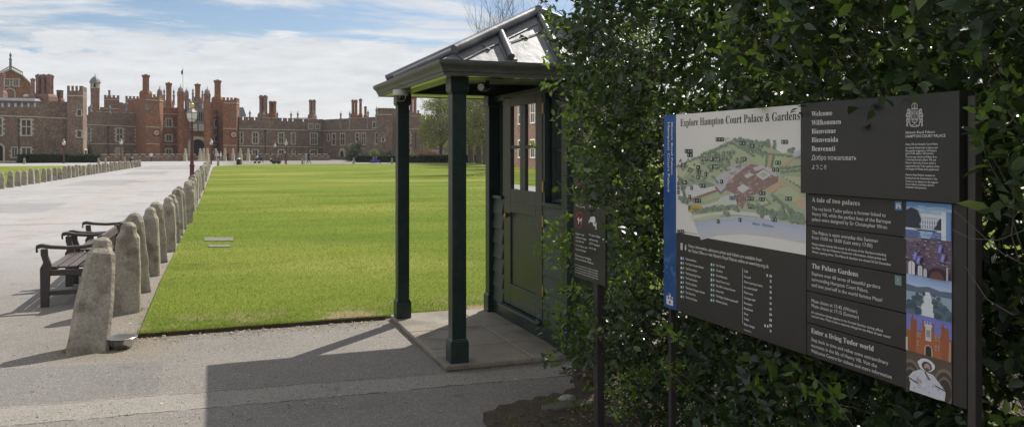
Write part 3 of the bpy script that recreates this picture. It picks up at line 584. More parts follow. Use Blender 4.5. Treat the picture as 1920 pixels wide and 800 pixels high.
# the other three sides
for (ax, c_, a0, a1, out) in (('x', 3.285, 5.796, 7.364, 1), ('y', 5.670, 2.672, 3.159, -1), ('y', 7.49, 2.646, 3.159, 1)):
    boards(ax, c_, a0, a1, .06, SILL-.02, out); frame(ax, c_-out*.0, a0, a1, SILL+.0, 2.15, out, (1.62,), tuple(a0+(a1-a0)*k/3 for k in (1, 2)) if a1-a0 > 1 else ())
b = MB(); b.box(2.62, 3.25, 5.72, 7.44, SZ, .062); b.build('inner_floor', mat('kiosk_floor', (.10, .09, .08), .8), ks)
b = MB(); b.box(2.9, 3.2, 5.9, 6.9, .70, .74); b.build('counter', m_dgreen, ks)
g0 = K(943, 350, KX+.10); g1 = K(950, 295, KX+.10); b = MB(); b.box(KX+.10, KX+.104, min(g0.y, g1.y)-.02, max(g0.y, g1.y)+.02, g0.z, g1.z)
tag(b.build('window_notice', mat('green_poster', (.10, .42, .07), .5), loc=g0), 'bright green paper notice behind the narrow left kiosk window', 'notice')
# things fixed under the porch eaves
p = WD(751, 176, 7.05); t = thing('security_camera', 'white dome security camera under the gutter at the far porch column', 'security camera', (p.x, p.y, 2.155))
b = MB(); b.lathe([(.066, -.045), (.068, -.03), (.068, 0)], (p.x, p.y, 2.150), 24); b.lathe([(.05, -.0505), (.055, -.0452)], (p.x, p.y, 2.150), 24); b.build('housing', m_white, t)
b = MB(); b.lathe([(.002, -.105), (.02, -.101), (.036, -.088), (.045, -.070), (.046, -.0508)], (p.x, p.y, 2.150), 24); b.build('dome', mat('smoked_dome', (.02, .02, .02), .05, spec=.8), t)
p = WD(908, 163, 6.55); ax_ = Vector((-.75, -.62, -.1)).normalized(); t = thing('floodlight', 'round black spotlight with a pale glass face on the porch beam', 'spotlight', p)
b = MB(); b.tube([p+ax_*.05, p+ax_*.0, p-ax_*.05, p-ax_*.09], [.038, .038, .030, .018], 20); b.tube([p-ax_*.03, p-ax_*.03+Vector((.03, .01, .05)), p+Vector((.03, .04, .10))], .006, 6); b.tube([p+Vector((.03, .04, -.035)), p+Vector((.04, .05, .03)), p+Vector((.03, .04, .10))], .009, 6); b.build('lamp_housing', m_black, t)
b = MB(); b.tube([p+ax_*.0505, p+ax_*.054], [.030, .028], 20); b.build('lens', mat('lens_reflection', (.38, .50, .42), .12, spec=.9, coat=1.), t)  # pale green reflection is painted in as the lens colour
# ---------------------------------------------------------------- information board
BX = 2.20
m_panel = mat('board_brown_black', (.030, .027, .025), .42, col2=(.036, .033, .031), vs=2, bump=.02, fine=(9, .1))
m_post = mat('post_brown_paint', (.060, .050, .046), .50, col2=(.050, .042, .038), vs=6, bump=.05)
m_map = mat('map_panel_white', (.84, .80, .74), .28, col2=(.86, .82, .76), vs=3)
m_ink = mat('print_ink', (.022, .018, .018), .6); m_wht = mat('print_white', (.80, .78, .76), .55)
m_blue = mat('panel_blue', (.030, .105, .32), .45, col2=(.018, .075, .26), vs=9, detail=3)
MATC = {}
def flat(c, rough=.55):
    k = tuple(round(x, 3) for x in c)
    if k not in MATC: MATC[k] = mat('print_colour', k, rough)
    return MATC[k]
bd = thing('information_board', 'large dark brown visitor board with palace map, welcome text and photos before the hedge', 'information board', (BX, 2.73, 0))
def Bp(px, py, off=0.): return on_x(BX-off, px, py) if False else Vector((BX-off, on_x(BX, px, py).y, on_x(BX, px, py).z))
yL, yM, yR, yP = Bp(1244.5, 400).y, Bp(1512, 400).y, Bp(1812, 400).y, Bp(1786, 400).y; y0b = Bp(1268, 400).y
zT, zB = 1.792, .800
b = MB(); b.box(BX+.012, BX+.035, yR, yL, zB, zT); b.build('backing_panel', m_panel, bd, bevel=.002)
b = MB(); b.box(BX, BX+.0115, yM+.002, y0b, zB, zT); b.build('map_panel', m_panel, bd, bevel=.001); mapz = Bp(1268, 436).z
b = MB(); b.box(BX, BX+.0115, y0b+.0005, yL+.001, zB, zT); bp = b.build('blue_panel', m_blue, bd, bevel=.001)
b = MB(); b.box(BX-.0010, BX-.0002, yM+.002, y0b-.0002, mapz, zT-.001); mp_ = b.build('map_sheet', m_map, bd)
zr = [zT, Bp(1512, 362).z, Bp(1512, 422.2).z, Bp(1512, 482.6).z, Bp(1512, 544.3).z, Bp(1512, 603.6).z, zB]
panels = []
for i in range(6):
    off = .030 if i == 0 else 0.; b = MB(); yy = yR if i == 0 else yP
    b.box(BX-off, BX+.0115, yy, yM-.0015, zr[i+1]+.0015, zr[i]-(.0 if i == 0 else .0015)); panels.append(b.build('text_panel', m_panel, bd, bevel=.0015))
b = MB(); b.box(BX+.001, BX+.0115, yR, yP-.001, zB, zr[1]-.002); b.build('edge_panel', m_panel, bd, bevel=.001)
for (px, w_, xo) in ((1243.5, .048, 0), (1834, .048, .0)):
    c_ = Bp(px, 400).y; b = MB()
    if px > 1500: b.box(BX-.012, BX+.018, Bp(1834,400).y, Bp(1819,400).y, -.05, 1.775)
    else: b.box(BX+.036, BX+.070, c_-.016, c_+.010, -.05, 1.80)
    b.build('post', m_post, bd, bevel=.003)
b = MB(); c_ = Bp(1650, 400).y; b.box(BX+.036, BX+.08, Bp(1660, 400).y-.02, Bp(1660, 400).y+.02, -.05, 1.5)
ROT = Matrix(((0,0,-1,0),(-1,0,0,0),(0,1,0,0),(0,0,0,1)))
def serif(s):
    out = ''
    for ch in s:
        if 'A' <= ch <= 'Z': out += chr(0x1D400+ord(ch)-65)
        elif 'a' <= ch <= 'z': out += chr(0x1D41A+ord(ch)-97)
        else: out += ch
    return out
TXT = {}
_dg = bpy.context.evaluated_depsgraph_get
def glyphs(body, size, weight):
    c = bpy.data.curves.new('t', 'FONT'); c.body = body; c.size = size; c.offset = weight*size; c.resolution_u = 2; o = bpy.data.objects.new('t', c); COL.objects.link(o)
    me = bpy.data.meshes.new_from_object(o.evaluated_get(_dg())); n_ = len(me.vertices); co = np.zeros(n_*3, dtype=np.float32); me.vertices.foreach_get('co', co); fs = [tuple(p.vertices) for p in me.polygons]
    bpy.data.objects.remove(o); bpy.data.curves.remove(c); bpy.data.meshes.remove(me); return co.reshape(-1, 3), fs
def text(body, px0, py, px1, em, m, parent, X=BX, off=.002, name='lettering', weight=0., down=None):
    """one printed line: starts at photo (px0, py), ends at px1; em = height of the type in photo pixels at its start"""
    p = on_x(X, px0, py); d = SA*X+CA*p.y; size = em/FP*d; co, fs = glyphs(body, size, weight); wd = co[:, 0].max()
    tw = abs(p.y-on_x(X, px1, py).y) if down is None else abs(p.z-on_x(X, px0, down).z); sx = tw/wd
    if down is None: vs_ = [(X-off, p.y-v[0]*sx, p.z+v[1]) for v in co]
    else: vs_ = [(X-off, p.y-v[1]*1.35, p.z-v[0]*sx) for v in co]
    key = (parent.name, name, m.name)
    if key not in TXT: TXT[key] = (MB(), parent, m)
    TXT[key][0].add(vs_, fs)
def flush_text():
    for (pn, name, mn), (mb, parent, m) in TXT.items(): mb.build(name, m, parent)
    TXT.clear()
text(serif('Explore Hampton Court Palace & Gardens'), 1276, 237, 1500.5, 19.5, m_ink, mp_, name='title_lettering', weight=-.004)
P0_ = panels[0]; X0_ = BX-.030
for s, y_, x1_ in (('Welcome',218.3,1561.3),('Willkommen',234.8,1577.8),('Bienvenue',250.8,1568),('Bienvenida',266.7,1572.3),('Benvenuti',283,1566.8)): text(serif(s), 1522.5, y_, x1_, 13.2, m_wht, P0_, X0_)
text('Добро пожаловать', 1522.5, 299.4, 1606.7, 12., m_wht, P0_, X0_); text('ようこそ', 1522.5, 316.8, 1550.9, 10.5, m_wht, P0_, X0_)
text(serif('Historic Royal Palaces'), 1698.6, 250.8, 1753.8, 6.6, m_wht, P0_, X0_); text('HAMPTON COURT PALACE', 1698.6, 258.3, 1773.6, 7.2, m_wht, P0_, X0_, weight=.012)
for s, y_, x1_ in zip(('Henry VIII and Hampton Court Palace','are closely linked both in history and','the popular imagination. Of Henry’s','great Tudor palace, half survives.','The rest was rebuilt by William III as','a stunning baroque palace. We use','Henry’s royal coat of arms, which is','supported by the Tudor symbols of the','red dragon of Wales and a greyhound.'),(272.2,278.8,284.3,289.3,295.6,300.8,306.6,312.6,318.1),(1759.3,1758.8,1756.9,1751.6,1757,1755.8,1755.8,1761.8,1761.3)):
    text(s, 1698.6, y_, x1_, 5.2, m_wht, P0_, X0_, weight=.01)
for s, y_, x1_ in zip(('Historic Royal Palaces receives no','funding from the Government or the','Crown, so we depend on the support','of our visitors, members, donors,','volunteers and sponsors.'),(328.9,334.9,341,346.5,352),(1753.8,1758.2,1759.6,1752.6,1738.6)):
    text(s, 1698.6, y_, x1_, 5.2, m_wht, P0_, X0_, weight=.01)
def T1(i, s, x, y_, x1_, em, sf=False, w=0.): text(serif(s) if sf else s, x, y_, x1_, em, m_wht, panels[i], weight=w)
T1(1,'A tale of two palaces',1523,377.8,1613,12.5,True)
T1(1,'The red brick Tudor palace is forever linked to',1523,393.5,1661.5,9.2); T1(1,'Henry VIII, while the perfect lines of the Baroque',1523,403.5,1671.2,9.2); T1(1,'palace were designed by Sir Christopher Wren',1523,413.2,1664,9.2)
T1(2,'The Palace is open everyday this Summer',1523,438,1647.6,9.2); T1(2,'from 10:00 to 18:00 (Last entry 17:00)',1523,447.4,1636.5,9.2)
T1(2,'Palace tickets include full access to all areas of the Gardens including',1523,458.5,1662.3,6,w=.008); T1(2,'the Maze. Visit the Welcome Centre for information, ticket prices and',1523,465.6,1662.3,6,w=.008); T1(2,'Winter opening times. The Palace & Gardens are closed 24-26 December',1523,473.2,1672,6,w=.008)
T1(3,'The Palace Gardens',1523,501.8,1609.8,13,True); T1(3,'Explore over 60 acres of beautiful gardens',1522.6,514.8,1651,9.2); T1(3,'surrounding Hampton Court Palace,',1522.6,525.4,1628.7,9.2); T1(3,'and lose yourself in the world famous Maze!',1522.6,536,1655,9.2)
T1(4,'Maze closes at 15:45 (Winter)',1522,565.4,1608,9.2); T1(4,'Maze closes at 17:15 (Summer)',1522,574.6,1611,9.2); T1(4,'An admission charge applies to the Formal Gardens during official',1522,586,1656,6,w=.008); T1(4,'summer time. There is also a separate charge for the Maze all year round',1522,593,1670,6,w=.008)
T1(5,'Enter a living Tudor world',1521.6,622.8,1639,13,True); T1(5,'Step back in time and relive some extraordinary',1521.6,638,1666.3,9.2); T1(5,'moments in the life of Henry VIII. Visit the',1521.6,648.8,1645,9.2); T1(5,'Welcome Centre for tickets and more information',1521.6,659.2,1672.8,9.2)
MBD = bd
m_tx = m_wht
def TM(s, x, y_, x1_, em, w=.006): text(s, x, y_, x1_, em, m_tx, MBD, weight=w)
TM('Visitor information, admission prices and tickets are available from',1291,462.8,1429,8.2); TM('the Ticket Office or visit Historic Royal Palaces online at www.hrp.org.uk',1291,471.2,1442,8.2)
TM('i',1284.5,467.5,1287.5,14,.03)
L1 = ['Palace entrance','The Great Fountain Garden','The Privy Garden','The Banqueting House','The Pond Garden','The Knot Garden','The Lower Orangery Garden','The Great Vine','The Rose Garden']; E1 = [1306,1320,1307.5,1314.5,1308,1307.5,1322,1304.5,1307.5]
for i, (s, x1_) in enumerate(zip(L1, E1)): TM(s, 1286, 486.4+i*8.95, x1_, 5.6, .012)
L2 = ['The Tiltyard','The Maze','The Wilderness','Royal Tennis Court','The 20th Century Garden','Home Park','The Magic Garden (seasonal)*','Kitchen Garden']; E2 = [1359.5,1356,1364.5,1369,1379.5,1358,1385,1364.5]
for i, (s, x1_) in enumerate(zip(L2, E2)): TM(s, 1343, 498.6+i*9.5, x1_, 5.6, .012)
L3 = ['Café','Car park','Clore Learning Centre','Ice cream kiosk*','Picnic area','Carriage rides*','Reception','Riverboats','Shop','Toilets','Baby change']; E3 = [1403,1409,1430.5,1421,1412.5,1418,1411,1412,1403.5,1405,1415.5]
for i, (s, x1_) in enumerate(zip(L3, E3)): TM(s, 1395.5, 509.4+i*9.9, x1_, 6.0, .012)
TM('*Seasonal only', 1395.5, 618, 1409.5, 3.6, .012)
def quad(mb, x0, y0_, x1_, y1_, m=0, X=BX, off=.0016, sheared=True):
    """upright rectangle on the board; heights read at its left edge"""
    a = on_x(X, x0, y0_); c = on_x(X, x0, y1_); yb = on_x(X, x1_, y0_).y; mb.add([(X-off, a.y, c.z), (X-off, yb, c.z), (X-off, yb, a.z), (X-off, a.y, a.z)], [(0,1,2,3)], m)
def poly(mb, pts, m=0, X=BX, off=.0016):
    v = [on_x(X, x, y_) for x, y_ in pts]; mb.add([(X-off, p.y, p.z) for p in v], [tuple(range(len(v)))], m)
# pictograms
b = MB(); g1, g2 = 0, 1; rs = random.Random(3)
quad(b, 1276.5, 455, 1280.5, 467.5, 0); quad(b, 1277.6, 458, 1279.4, 460, 2); quad(b, 1277.6, 463, 1279.4, 465, 2)
for i in range(9):
    yb = 486.6+i*8.95; quad(b, 1276, yb-6.6, 1283.8, yb+.3, 3 if i == 0 else 1); quad(b, 1276.8, yb-5.6+rs.random(), 1279.4, yb-.7-rs.random(), 0, off=.0019); quad(b, 1281.2, yb-4.6, 1282.3, yb-1, 0, off=.0019)
for i in range(8):
    yb = 498.8+i*9.5; quad(b, 1332, yb-6.8, 1341, yb+.3, 1); quad(b, 1333+rs.random(), yb-5.8, 1335.8, yb-.8-rs.random(), 0, off=.0019); quad(b, 1338, yb-4.8, 1339.6, yb-1.1, 0, off=.0019)
quad(b, 1392.7, 502, 1393.2, 606, 0)
for i in range(11):
    yb = 518.5+i*10.3; h_ = rs.uniform(3.2, 5); w_ = rs.uniform(2.4, 4.4); quad(b, 1445.5-w_/2, yb-h_, 1445.5+w_/2, yb, 0); quad(b, 1445.5-w_/5, yb-h_*.7, 1445.5+w_/5, yb-h_*.3, 2, off=.0019)
for x_, y_ in ((1439, 518), (1435, 612), (1440, 613)): quad(b, x_-1.2, y_-5, x_+1.2, y_, 0)
b.build('pictogram', [m_wht, flat((.045,.11,.085)), m_panel, flat((.06,.16,.40))], bd)
# blue strip lettering runs downwards, with a small white castle below
def vtext(body, px, py0, py1, em, m, parent, sf=False, w=.01): text(serif(body) if sf else body, px, py0, px, em, m, parent, weight=w, down=py1)
vtext('Hampton Court Palace', 1252.6, 228.6, 360, 7.4, m_wht, bp, w=.015); vtext('Historic Royal Palaces', 1259.2, 228.6, 327.5, 6.2, m_wht, bp, True)
b = MB(); quad(b, 1250, 558, 1262.5, 569, 0); quad(b, 1250, 553, 1252.6, 558.2, 0); quad(b, 1259.9, 556, 1262.5, 559, 0); quad(b, 1254, 552, 1258.6, 558.2, 0); quad(b, 1255, 548, 1255.6, 552.2, 0); quad(b, 1257, 549, 1257.6, 552.2, 0); quad(b, 1255, 563, 1257.7, 568, 1, off=.0019); quad(b, 1254.4, 555, 1255.4, 558, 1, off=.0019); quad(b, 1257, 555, 1258, 558, 1, off=.0019)
b.build('castle_emblem', [m_wht, m_blue], bp)
b = MB()
for k in range(34):
    cx_, cy_ = rs.uniform(1246, 1266), rs.uniform(455, 545); r_ = rs.uniform(1.5, 5); n_ = 9; poly(b, [(min(1267.4, max(1245.5, cx_+r_*(1+.3*rs.random())*math.cos(2*math.pi*j/n_))), cy_-2.2*r_*math.sin(2*math.pi*j/n_)*(1+.3*rs.random())) for j in range(n_)], rs.choice((0, 0, 1)), off=.0004+k*.00003)
b.build('leaf_pattern', [flat((.016,.085,.27)), flat((.07,.16,.36))], bp)
# crest: crown, shield, two supporters
CG = flat((.50,.48,.46)); b = MB(); Xc = X0_
def ell(mb, cx_, cy_, rx, ry, m, off, n_=14, X=BX, a0=0, a1=2*math.pi): poly(mb, [(cx_+rx*math.cos(a0+(a1-a0)*j/n_), cy_+ry*math.sin(a0+(a1-a0)*j/n_)) for j in range(n_ if a1-a0 > 6 else n_+1)], m, X, off)
ell(b, 1715.6, 199, 6, 6.5, 0, .0016, X=Xc); ell(b, 1715.6, 199.5, 4.6, 4.6, 1, .0018, X=Xc); ell(b, 1715.6, 199.5, 1.2, 4.6, 0, .0020, X=Xc); quad(b, 1709.6, 203, 1721.6, 206, 0, Xc, .0021); quad(b, 1715, 190, 1716.3, 194, 0, Xc); quad(b, 1713.4, 191.4, 1717.9, 192.4, 0, Xc)
poly(b, [(1708.5,208),(1722.8,208),(1722.8,222),(1720,229),(1715.6,233),(1711.2,229),(1708.5,222)], 0, Xc); poly(b, [(1710,209.6),(1721.3,209.6),(1721.3,222),(1719,227),(1715.6,230.5),(1712.2,227),(1710,222)], 1, Xc, .0018)
quad(b, 1715.2, 209.6, 1716, 230, 0, Xc, .0020); quad(b, 1710, 218, 1721.3, 219, 0, Xc, .0020)
for x_, y_ in ((1712.4,213),(1718.8,213),(1712.8,223.4),(1718.5,223.4)): ell(b, x_, y_, 1.7, 2.6, 0, .0020, X=Xc)
for s_ in (-1, 1):
    pts = [(7.4,206),(10,203.5),(13,204),(14.6,207),(13.4,210),(15.6,213),(16.4,218),(14.6,221),(16.2,226),(15,231),(16.2,236),(12.2,238),(12.6,232),(10.6,229),(9.2,236),(6,238.6),(8,231),(8.2,224),(7.8,214)]
    pp = [(1715.6+s_*a_, q_) for a_, q_ in pts]; poly(b, pp if s_ > 0 else pp[::-1], 0, Xc, .0015)
    for a_, q_, r1, r2 in ((11.2,209,.9,1.2),(12,215.5,1.6,1.1),(11.4,221,1.2,1.6),(13.4,227,.8,1.5),(9.7,226.5,.6,1.8)): ell(b, 1715.6+s_*a_, q_, r1, r2, 1, .0018, 8, X=Xc)
ell(b, 1715.6, 236, 7.5, 2.4, 0, .0019, X=Xc); ell(b, 1715.6, 235.4, 3, 1.2, 1, .0021, X=Xc)
b.build('royal_crest', [CG, m_panel], panels[0])
# small icons on the text panels
b = MB(); quad(b, 1678.3, 376, 1692, 393.6, 1); quad(b, 1680.5, 383, 1690, 390.5, 0, off=.0019)
for x_ in (1680.5, 1682.9, 1685.3, 1687.7): quad(b, x_, 379.5, x_+1.6, 383.2, 0, off=.0019)
quad(b, 1684, 387, 1686.5, 390.6, 1, off=.0022); b.build('palace_icon', [m_wht, flat((.08,.22,.46))], panels[1])
b = MB(); quad(b, 1678.3, 515, 1691.4, 533.5, 1)
for k, (i_) in enumerate((1.2, 2.9, 4.6)): quad(b, 1678.3+i_, 515+i_*1.3, 1691.4-i_, 533.5-i_*1.3, 0 , off=.0018+k*.0004); quad(b, 1678.9+i_, 515.9+i_*1.3, 1690.8-i_, 532.6-i_*1.3, 1, off=.0020+k*.0004)
quad(b, 1684, 521.5, 1686, 527, 0, off=.0032); b.build('maze_icon', [flat((.42,.5,.44)), flat((.09,.21,.16))], panels[3])
# ---- five photographs at the right of the text
za = [zr[1]-.004, Bp(1699, 442).z, Bp(1699, 512).z, Bp(1699, 583.4).z, Bp(1699, 654.5).z, zB+.002]; ya, yb_ = Bp(1700, 400).y, Bp(1785, 400).y
class Pic:
    def __init__(s, i): s.b = MB(); s.z1, s.z0 = za[i], za[i+1]; s.ms = []; s.k = 0; s.i = i
    def mi(s, c):
        m = flat(tuple(min(.85, x*1.4) for x in c))
        if m not in s.ms: s.ms.append(m)
        return s.ms.index(m)
    def P(s, pts, c):  # unit square coordinates, v up
        s.k += 1; X = BX-.0012-s.k*.00006; s.b.add([(X, ya+(yb_-ya)*min(1, max(0, u)), s.z0+(s.z1-s.z0)*min(1, max(0, v))) for u, v in pts], [tuple(range(len(pts)))], s.mi(c))
    def R(s, u0, v0, u1, v1, c): s.P([(u0,v0),(u1,v0),(u1,v1),(u0,v1)], c)
    def E(s, cu, cv, ru, rv, c, n=16, jit=0.): s.P([(cu+ru*math.cos(2*math.pi*j/n)*(1+jit*rs.uniform(-1, 1)), cv+rv*math.sin(2*math.pi*j/n)*(1+jit*rs.uniform(-1, 1))) for j in range(n)], c)
    def done(s, lb): o = s.b.build('photo_print', s.ms, bd); o['label'] = lb
dk = (.03,.035,.05)
p = Pic(0); p.R(0,0,1,1,(.14,.30,.58)); p.R(0,.55,1,.86,(.30,.45,.66))
for k in range(14): p.E(rs.uniform(.3,1), rs.uniform(.72,.92), rs.uniform(.05,.18), rs.uniform(.01,.03), (.42,.54,.70), 10, .3)
p.R(.24,.26,.86,.70,(.55,.57,.60)); p.R(.24,.69,.86,.72,(.38,.40,.46)); p.P([(.42,.60),(.66,.60),(.54,.68)],(.62,.63,.64)); p.R(.42,.585,.66,.60,(.35,.37,.42))
for k in range(11):
    x_ = .27+k*.053; p.R(x_,.40,x_+.018,.50,(.16,.19,.26)); p.R(x_,.28,x_+.018,.37,(.16,.19,.26)); p.R(x_,.54,x_+.016,.575,(.2,.23,.3))
for x_ in (.36,.46,.56,.66): p.R(x_,.72,x_+.008,.77,(.4,.42,.47))
p.E(.14,.52,.20,.30,dk,20,.08); p.P([(-.0,.24),(.36,.24),(.30,.42),(0,.5)],dk); p.E(.80,.38,.10,.20,dk,14,.1); p.P([(.62,.26),(.86,.26),(.84,.44),(.70,.40)],dk)
p.R(0,.20,1,.26,(.52,.54,.60)); p.P([(.2,.24),(.75,.24),(.66,.20),(.3,.20)],dk); p.R(0,0,1,.20,(.10,.14,.28)); p.P([(.32,.20),(.62,.20),(.55,0),(.36,0)],(.32,.42,.62)); p.R(.80,.0,.92,.78,(.58,.64,.78)); p.R(.90,.0,1,.78,(.16,.24,.46)); 
for k in range(20): u_, v_ = rs.random(), rs.uniform(0, .18); p.R(u_, v_, u_+rs.uniform(.05,.15), v_+.012, rs.choice(((.2,.28,.45),(.08,.1,.2),(.4,.48,.65))))
p.done('printed photo of a white palace front under a blue sky')
p = Pic(1); p.R(0,0,1,1,(.13,.09,.12))
for k in range(150): u_, v_ = rs.random(), rs.uniform(.3,1); p.E(u_, v_, rs.uniform(.01,.05), rs.uniform(.006,.02), rs.choice(((.26,.20,.26),(.05,.035,.06),(.34,.28,.34),(.15,.10,.17))), 7, .3)
for k in range(16): a_ = R(20+k*9); p.P([(.14,.86),(.14+.28*math.cos(a_),.86+.28*math.sin(a_)),(.14+.28*math.cos(a_+.05),.86+.28*math.sin(a_+.05))],(.40,.34,.42))
for (cu,cv,s_) in ((.25,.52,1),(.80,.78,-1),(.86,.56,-1),(.33,.42,1)): p.P([(cu-.06,cv-.10),(cu+.02,cv-.12),(cu+.06,cv+.10),(cu-.02,cv+.12)],(.16,.16,.44)); p.P([(cu-.03,cv-.06),(cu+.0,cv-.07),(cu+.03,cv+.05),(cu-.0,cv+.07)],(.30,.30,.55))
for (u0,u1,h) in ((.10,.25,.36),(.32,.42,.28),(.45,.52,.22)): p.R(u0,.02,u1,h-.06,(.55,.54,.56)); p.E((u0+u1)/2,h-.07,(u1-u0)/2,.08,(.55,.54,.56)); p.R((u0+u1)/2-.006,.02,(u0+u1)/2+.006,h,(.2,.17,.2))
p.E(.74,.0,.22,.30,(.035,.02,.025)); p.E(.74,.0,.15,.20,(.12,.05,.04)); p.R(.94,.0,.98,.34,(.42,.36,.36)); p.done('printed photo of an ornate vaulted ceiling with arched windows')
p = Pic(2); p.R(0,0,1,1,(.36,.44,.60)); p.R(0,.80,1,1,(.30,.40,.62)); p.P([(0,.74),(.25,.70),(.5,.76),(.75,.70),(1,.72),(1,.5),(0,.5)],(.10,.13,.19))
p.P([(0,.56),(1,.56),(1,0),(0,0)],(.26,.32,.38)); p.P([(.44,.62),(.53,.62),(.68,0),(.30,0)],(.56,.60,.66))
for k in range(60):
    t_ = k/60; sd = rs.choice((-1, 1)); v_ = .58*(1-t_); u_ = .49+sd*(.07+.17*t_+rs.random()*.35*(t_*.6+.4)); r_ = .03+.07*t_; p.E(u_, v_, r_, r_*1.1, rs.choice(((.06,.09,.11),(.09,.13,.15),(.05,.07,.10))), 10, .15)
p.R(.46,.40,.52,.42,(.7,.72,.75)); p.done('printed photo of a pale path between clipped garden trees')
p = Pic(3); p.R(0,0,1,1,(.16,.17,.42)); p.R(0,.0,1,.55,(.30,.095,.035)); p.R(.10,.0,.24,.82,(.26,.075,.03)); p.R(.22,.0,.40,.60,(.34,.11,.04)); p.R(.60,.0,.80,.58,(.34,.11,.04)); p.R(.78,.0,.94,.78,(.28,.085,.035)); p.R(.38,.0,.62,.72,(.33,.105,.04))
for (u_,v_) in ((.10,.82),(.15,.82),(.20,.82),(.78,.78),(.83,.78),(.89,.78)): p.R(u_,v_,u_+.03,v_+.04,(.24,.07,.03))
for (u_,h) in ((.13,.95),(.37,.90),(.60,.86),(.80,.92)): p.R(u_,.6,u_+.025,h,(.30,.09,.035))
p.R(.44,.38,.57,.74,(.52,.46,.42)); p.R(.46,.48,.55,.66,(.24,.24,.28)); p.R(.42,.74,.59,.80,(.55,.50,.46))
for u_ in (.42,.48,.54): p.R(u_,.8,u_+.02,.88,(.55,.50,.46))
p.R(.42,.0,.60,.18,(.45,.34,.26)); p.E(.51,.18,.09,.10,(.45,.34,.26)); p.R(.445,.0,.575,.18,(.035,.025,.02)); p.E(.51,.18,.065,.075,(.035,.025,.02))
for (u_,v_) in ((.26,.42),(.26,.20),(.31,.42),(.66,.44),(.72,.44),(.66,.20),(.72,.2)): p.R(u_,v_,u_+.035,v_+.12,(.42,.34,.28)); p.R(u_+.008,v_+.015,u_+.027,v_+.10,(.12,.12,.14))
p.R(.0,.0,.05,.35,(.5,.42,.34)); p.P([(.94,.0),(1,.0),(1,.5),(.96,.5)],(.38,.22,.14)); p.done('printed photo of the red brick gatehouse front')
p = Pic(4); p.R(0,0,1,1,(.10,.075,.055))
for cu in (.10,.86): 
    for k_, c_ in ((.34,(.17,.13,.095)),(.29,(.06,.045,.035)),(.22,(.15,.115,.085)),(.18,(.045,.033,.027))): p.E(cu,.25,k_*.75,k_*1.6,c_,24)
for k in range(12): p.R(.0,.83+k*.014,1,.834+k*.014,(.13,.10,.07))
p.P([(.05,.33),(.16,.50),(.34,.62),(.44,.60),(.62,.56),(.74,.42),(.88,.26),(.86,.02),(.70,0),(.08,0),(.10,.20)],(.48,.48,.51)); p.P([(.44,.60),(.56,.42),(.52,.40),(.42,.56)],(.08,.07,.07))
for k in range(26): u_ = rs.uniform(.12,.82); v_ = rs.uniform(.02,.5-.25*abs(u_-.42)); p.P([(u_,v_),(u_+.02,v_+rs.uniform(.04,.14)),(u_+.032,v_+.03)], rs.choice(((.34,.34,.38),(.58,.58,.60),(.28,.27,.30))))
p.E(.47,.77,.19,.155,(.56,.56,.58),22,.08); p.E(.48,.74,.115,.115,(.07,.05,.045),16); p.E(.49,.715,.066,.092,(.42,.27,.22),16); p.E(.49,.66,.05,.045,(.12,.06,.04),12); p.R(.455,.725,.478,.733,(.05,.03,.03)); p.R(.505,.725,.528,.733,(.05,.03,.03)); p.R(.484,.69,.496,.72,(.34,.20,.16))
p.E(.30,.33,.05,.04,(.38,.27,.22),10); p.P([(.66,.34),(.95,.26),(.95,.24),(.66,.31)],(.05,.04,.04)); p.P([(.05,.34),(.28,.26),(.28,.23),(.05,.31)],(.06,.05,.05)); p.done('printed photo of a person in a white costume and feathered hat')
# ---- painted map
b = MB(); mats_ = []; kk = [0]
def mi(c):
    m = flat(tuple(min(.8, x*1.12+.11) for x in c))
    if m not in mats_: mats_.append(m)
    return mats_.index(m)
def MP(pts, c, lift=True):  # points in the enlarged map drawing (3.077 px per photo px)
    if lift: kk[0] += 1
    X = BX-.0014-kk[0]*.000006; v = [on_x(BX, 1240+x/3.077, 200+y_/3.077) for x, y_ in pts]
    b.add([(X, p_.y, p_.z) for p_ in v], [tuple(range(len(v)))], mi(c))
def MR(x, y_, w_, h_, c): MP([(x, y_+h_), (x+w_, y_+h_), (x+w_, y_), (x, y_)], c)
land = (.33,.36,.21); lawn_ = (.36,.40,.20); lawn2 = (.42,.43,.24); org_ = (.46,.29,.16); tr = (.10,.155,.085); tr2 = (.16,.22,.115); pale_ = (.50,.48,.41); pk = (.20,.10,.075); pk2 = (.30,.17,.13); rf_ = (.42,.40,.40)
rv = [(190,668),(330,642),(470,634),(640,652),(832,690)]
for yo, y2, c_ in ((0,26,(.36,.40,.50)),(25,54,(.40,.43,.51)),(53,82,(.44,.45,.50)),(81,100,(.47,.46,.48))): MP([(x+yo*.4*(x < 300), y_+yo) for x, y_ in rv]+[(x+y2*.4*(x < 300), min(y_+y2, 838)) for x, y_ in reversed(rv)], c_)
MP([(88,345),(140,322),(200,300),(268,252),(320,235),(372,205),(430,185),(520,196),(600,222),(640,230),(700,268),(760,262),(832,250),(832,688),(640,650),(470,632),(330,640),(190,665),(170,600),(150,560),(112,470),(100,410)], land)
MP([(88,350),(200,305),(230,340),(150,372),(110,420)], lawn2); MP([(110,425),(160,380),(250,420),(300,450),(180,482)], (.27,.29,.17)); MP([(190,480),(235,418),(318,452),(222,500)], tr2)
MP([(128,470),(196,448),(250,470),(330,452),(340,480),(160,530),(130,510)], (.56,.54,.51)); MP([(160,530),(338,470),(338,484),(168,548)], pk2)
MP([(240,330),(330,270),(400,300),(330,370),(290,380)], (.24,.28,.15)); MP([(300,420),(440,322),(490,350),(400,440),(345,490),(312,455)], rf_); MP([(312,455),(345,490),(400,440),(400,455),(346,506),(310,470)], pk)
for k in range(7): MP([(325+k*18,432-k*13),(372+k*18,470-k*15),(374+k*18,468-k*15),(327+k*18,430-k*13)], (.34,.32,.33))
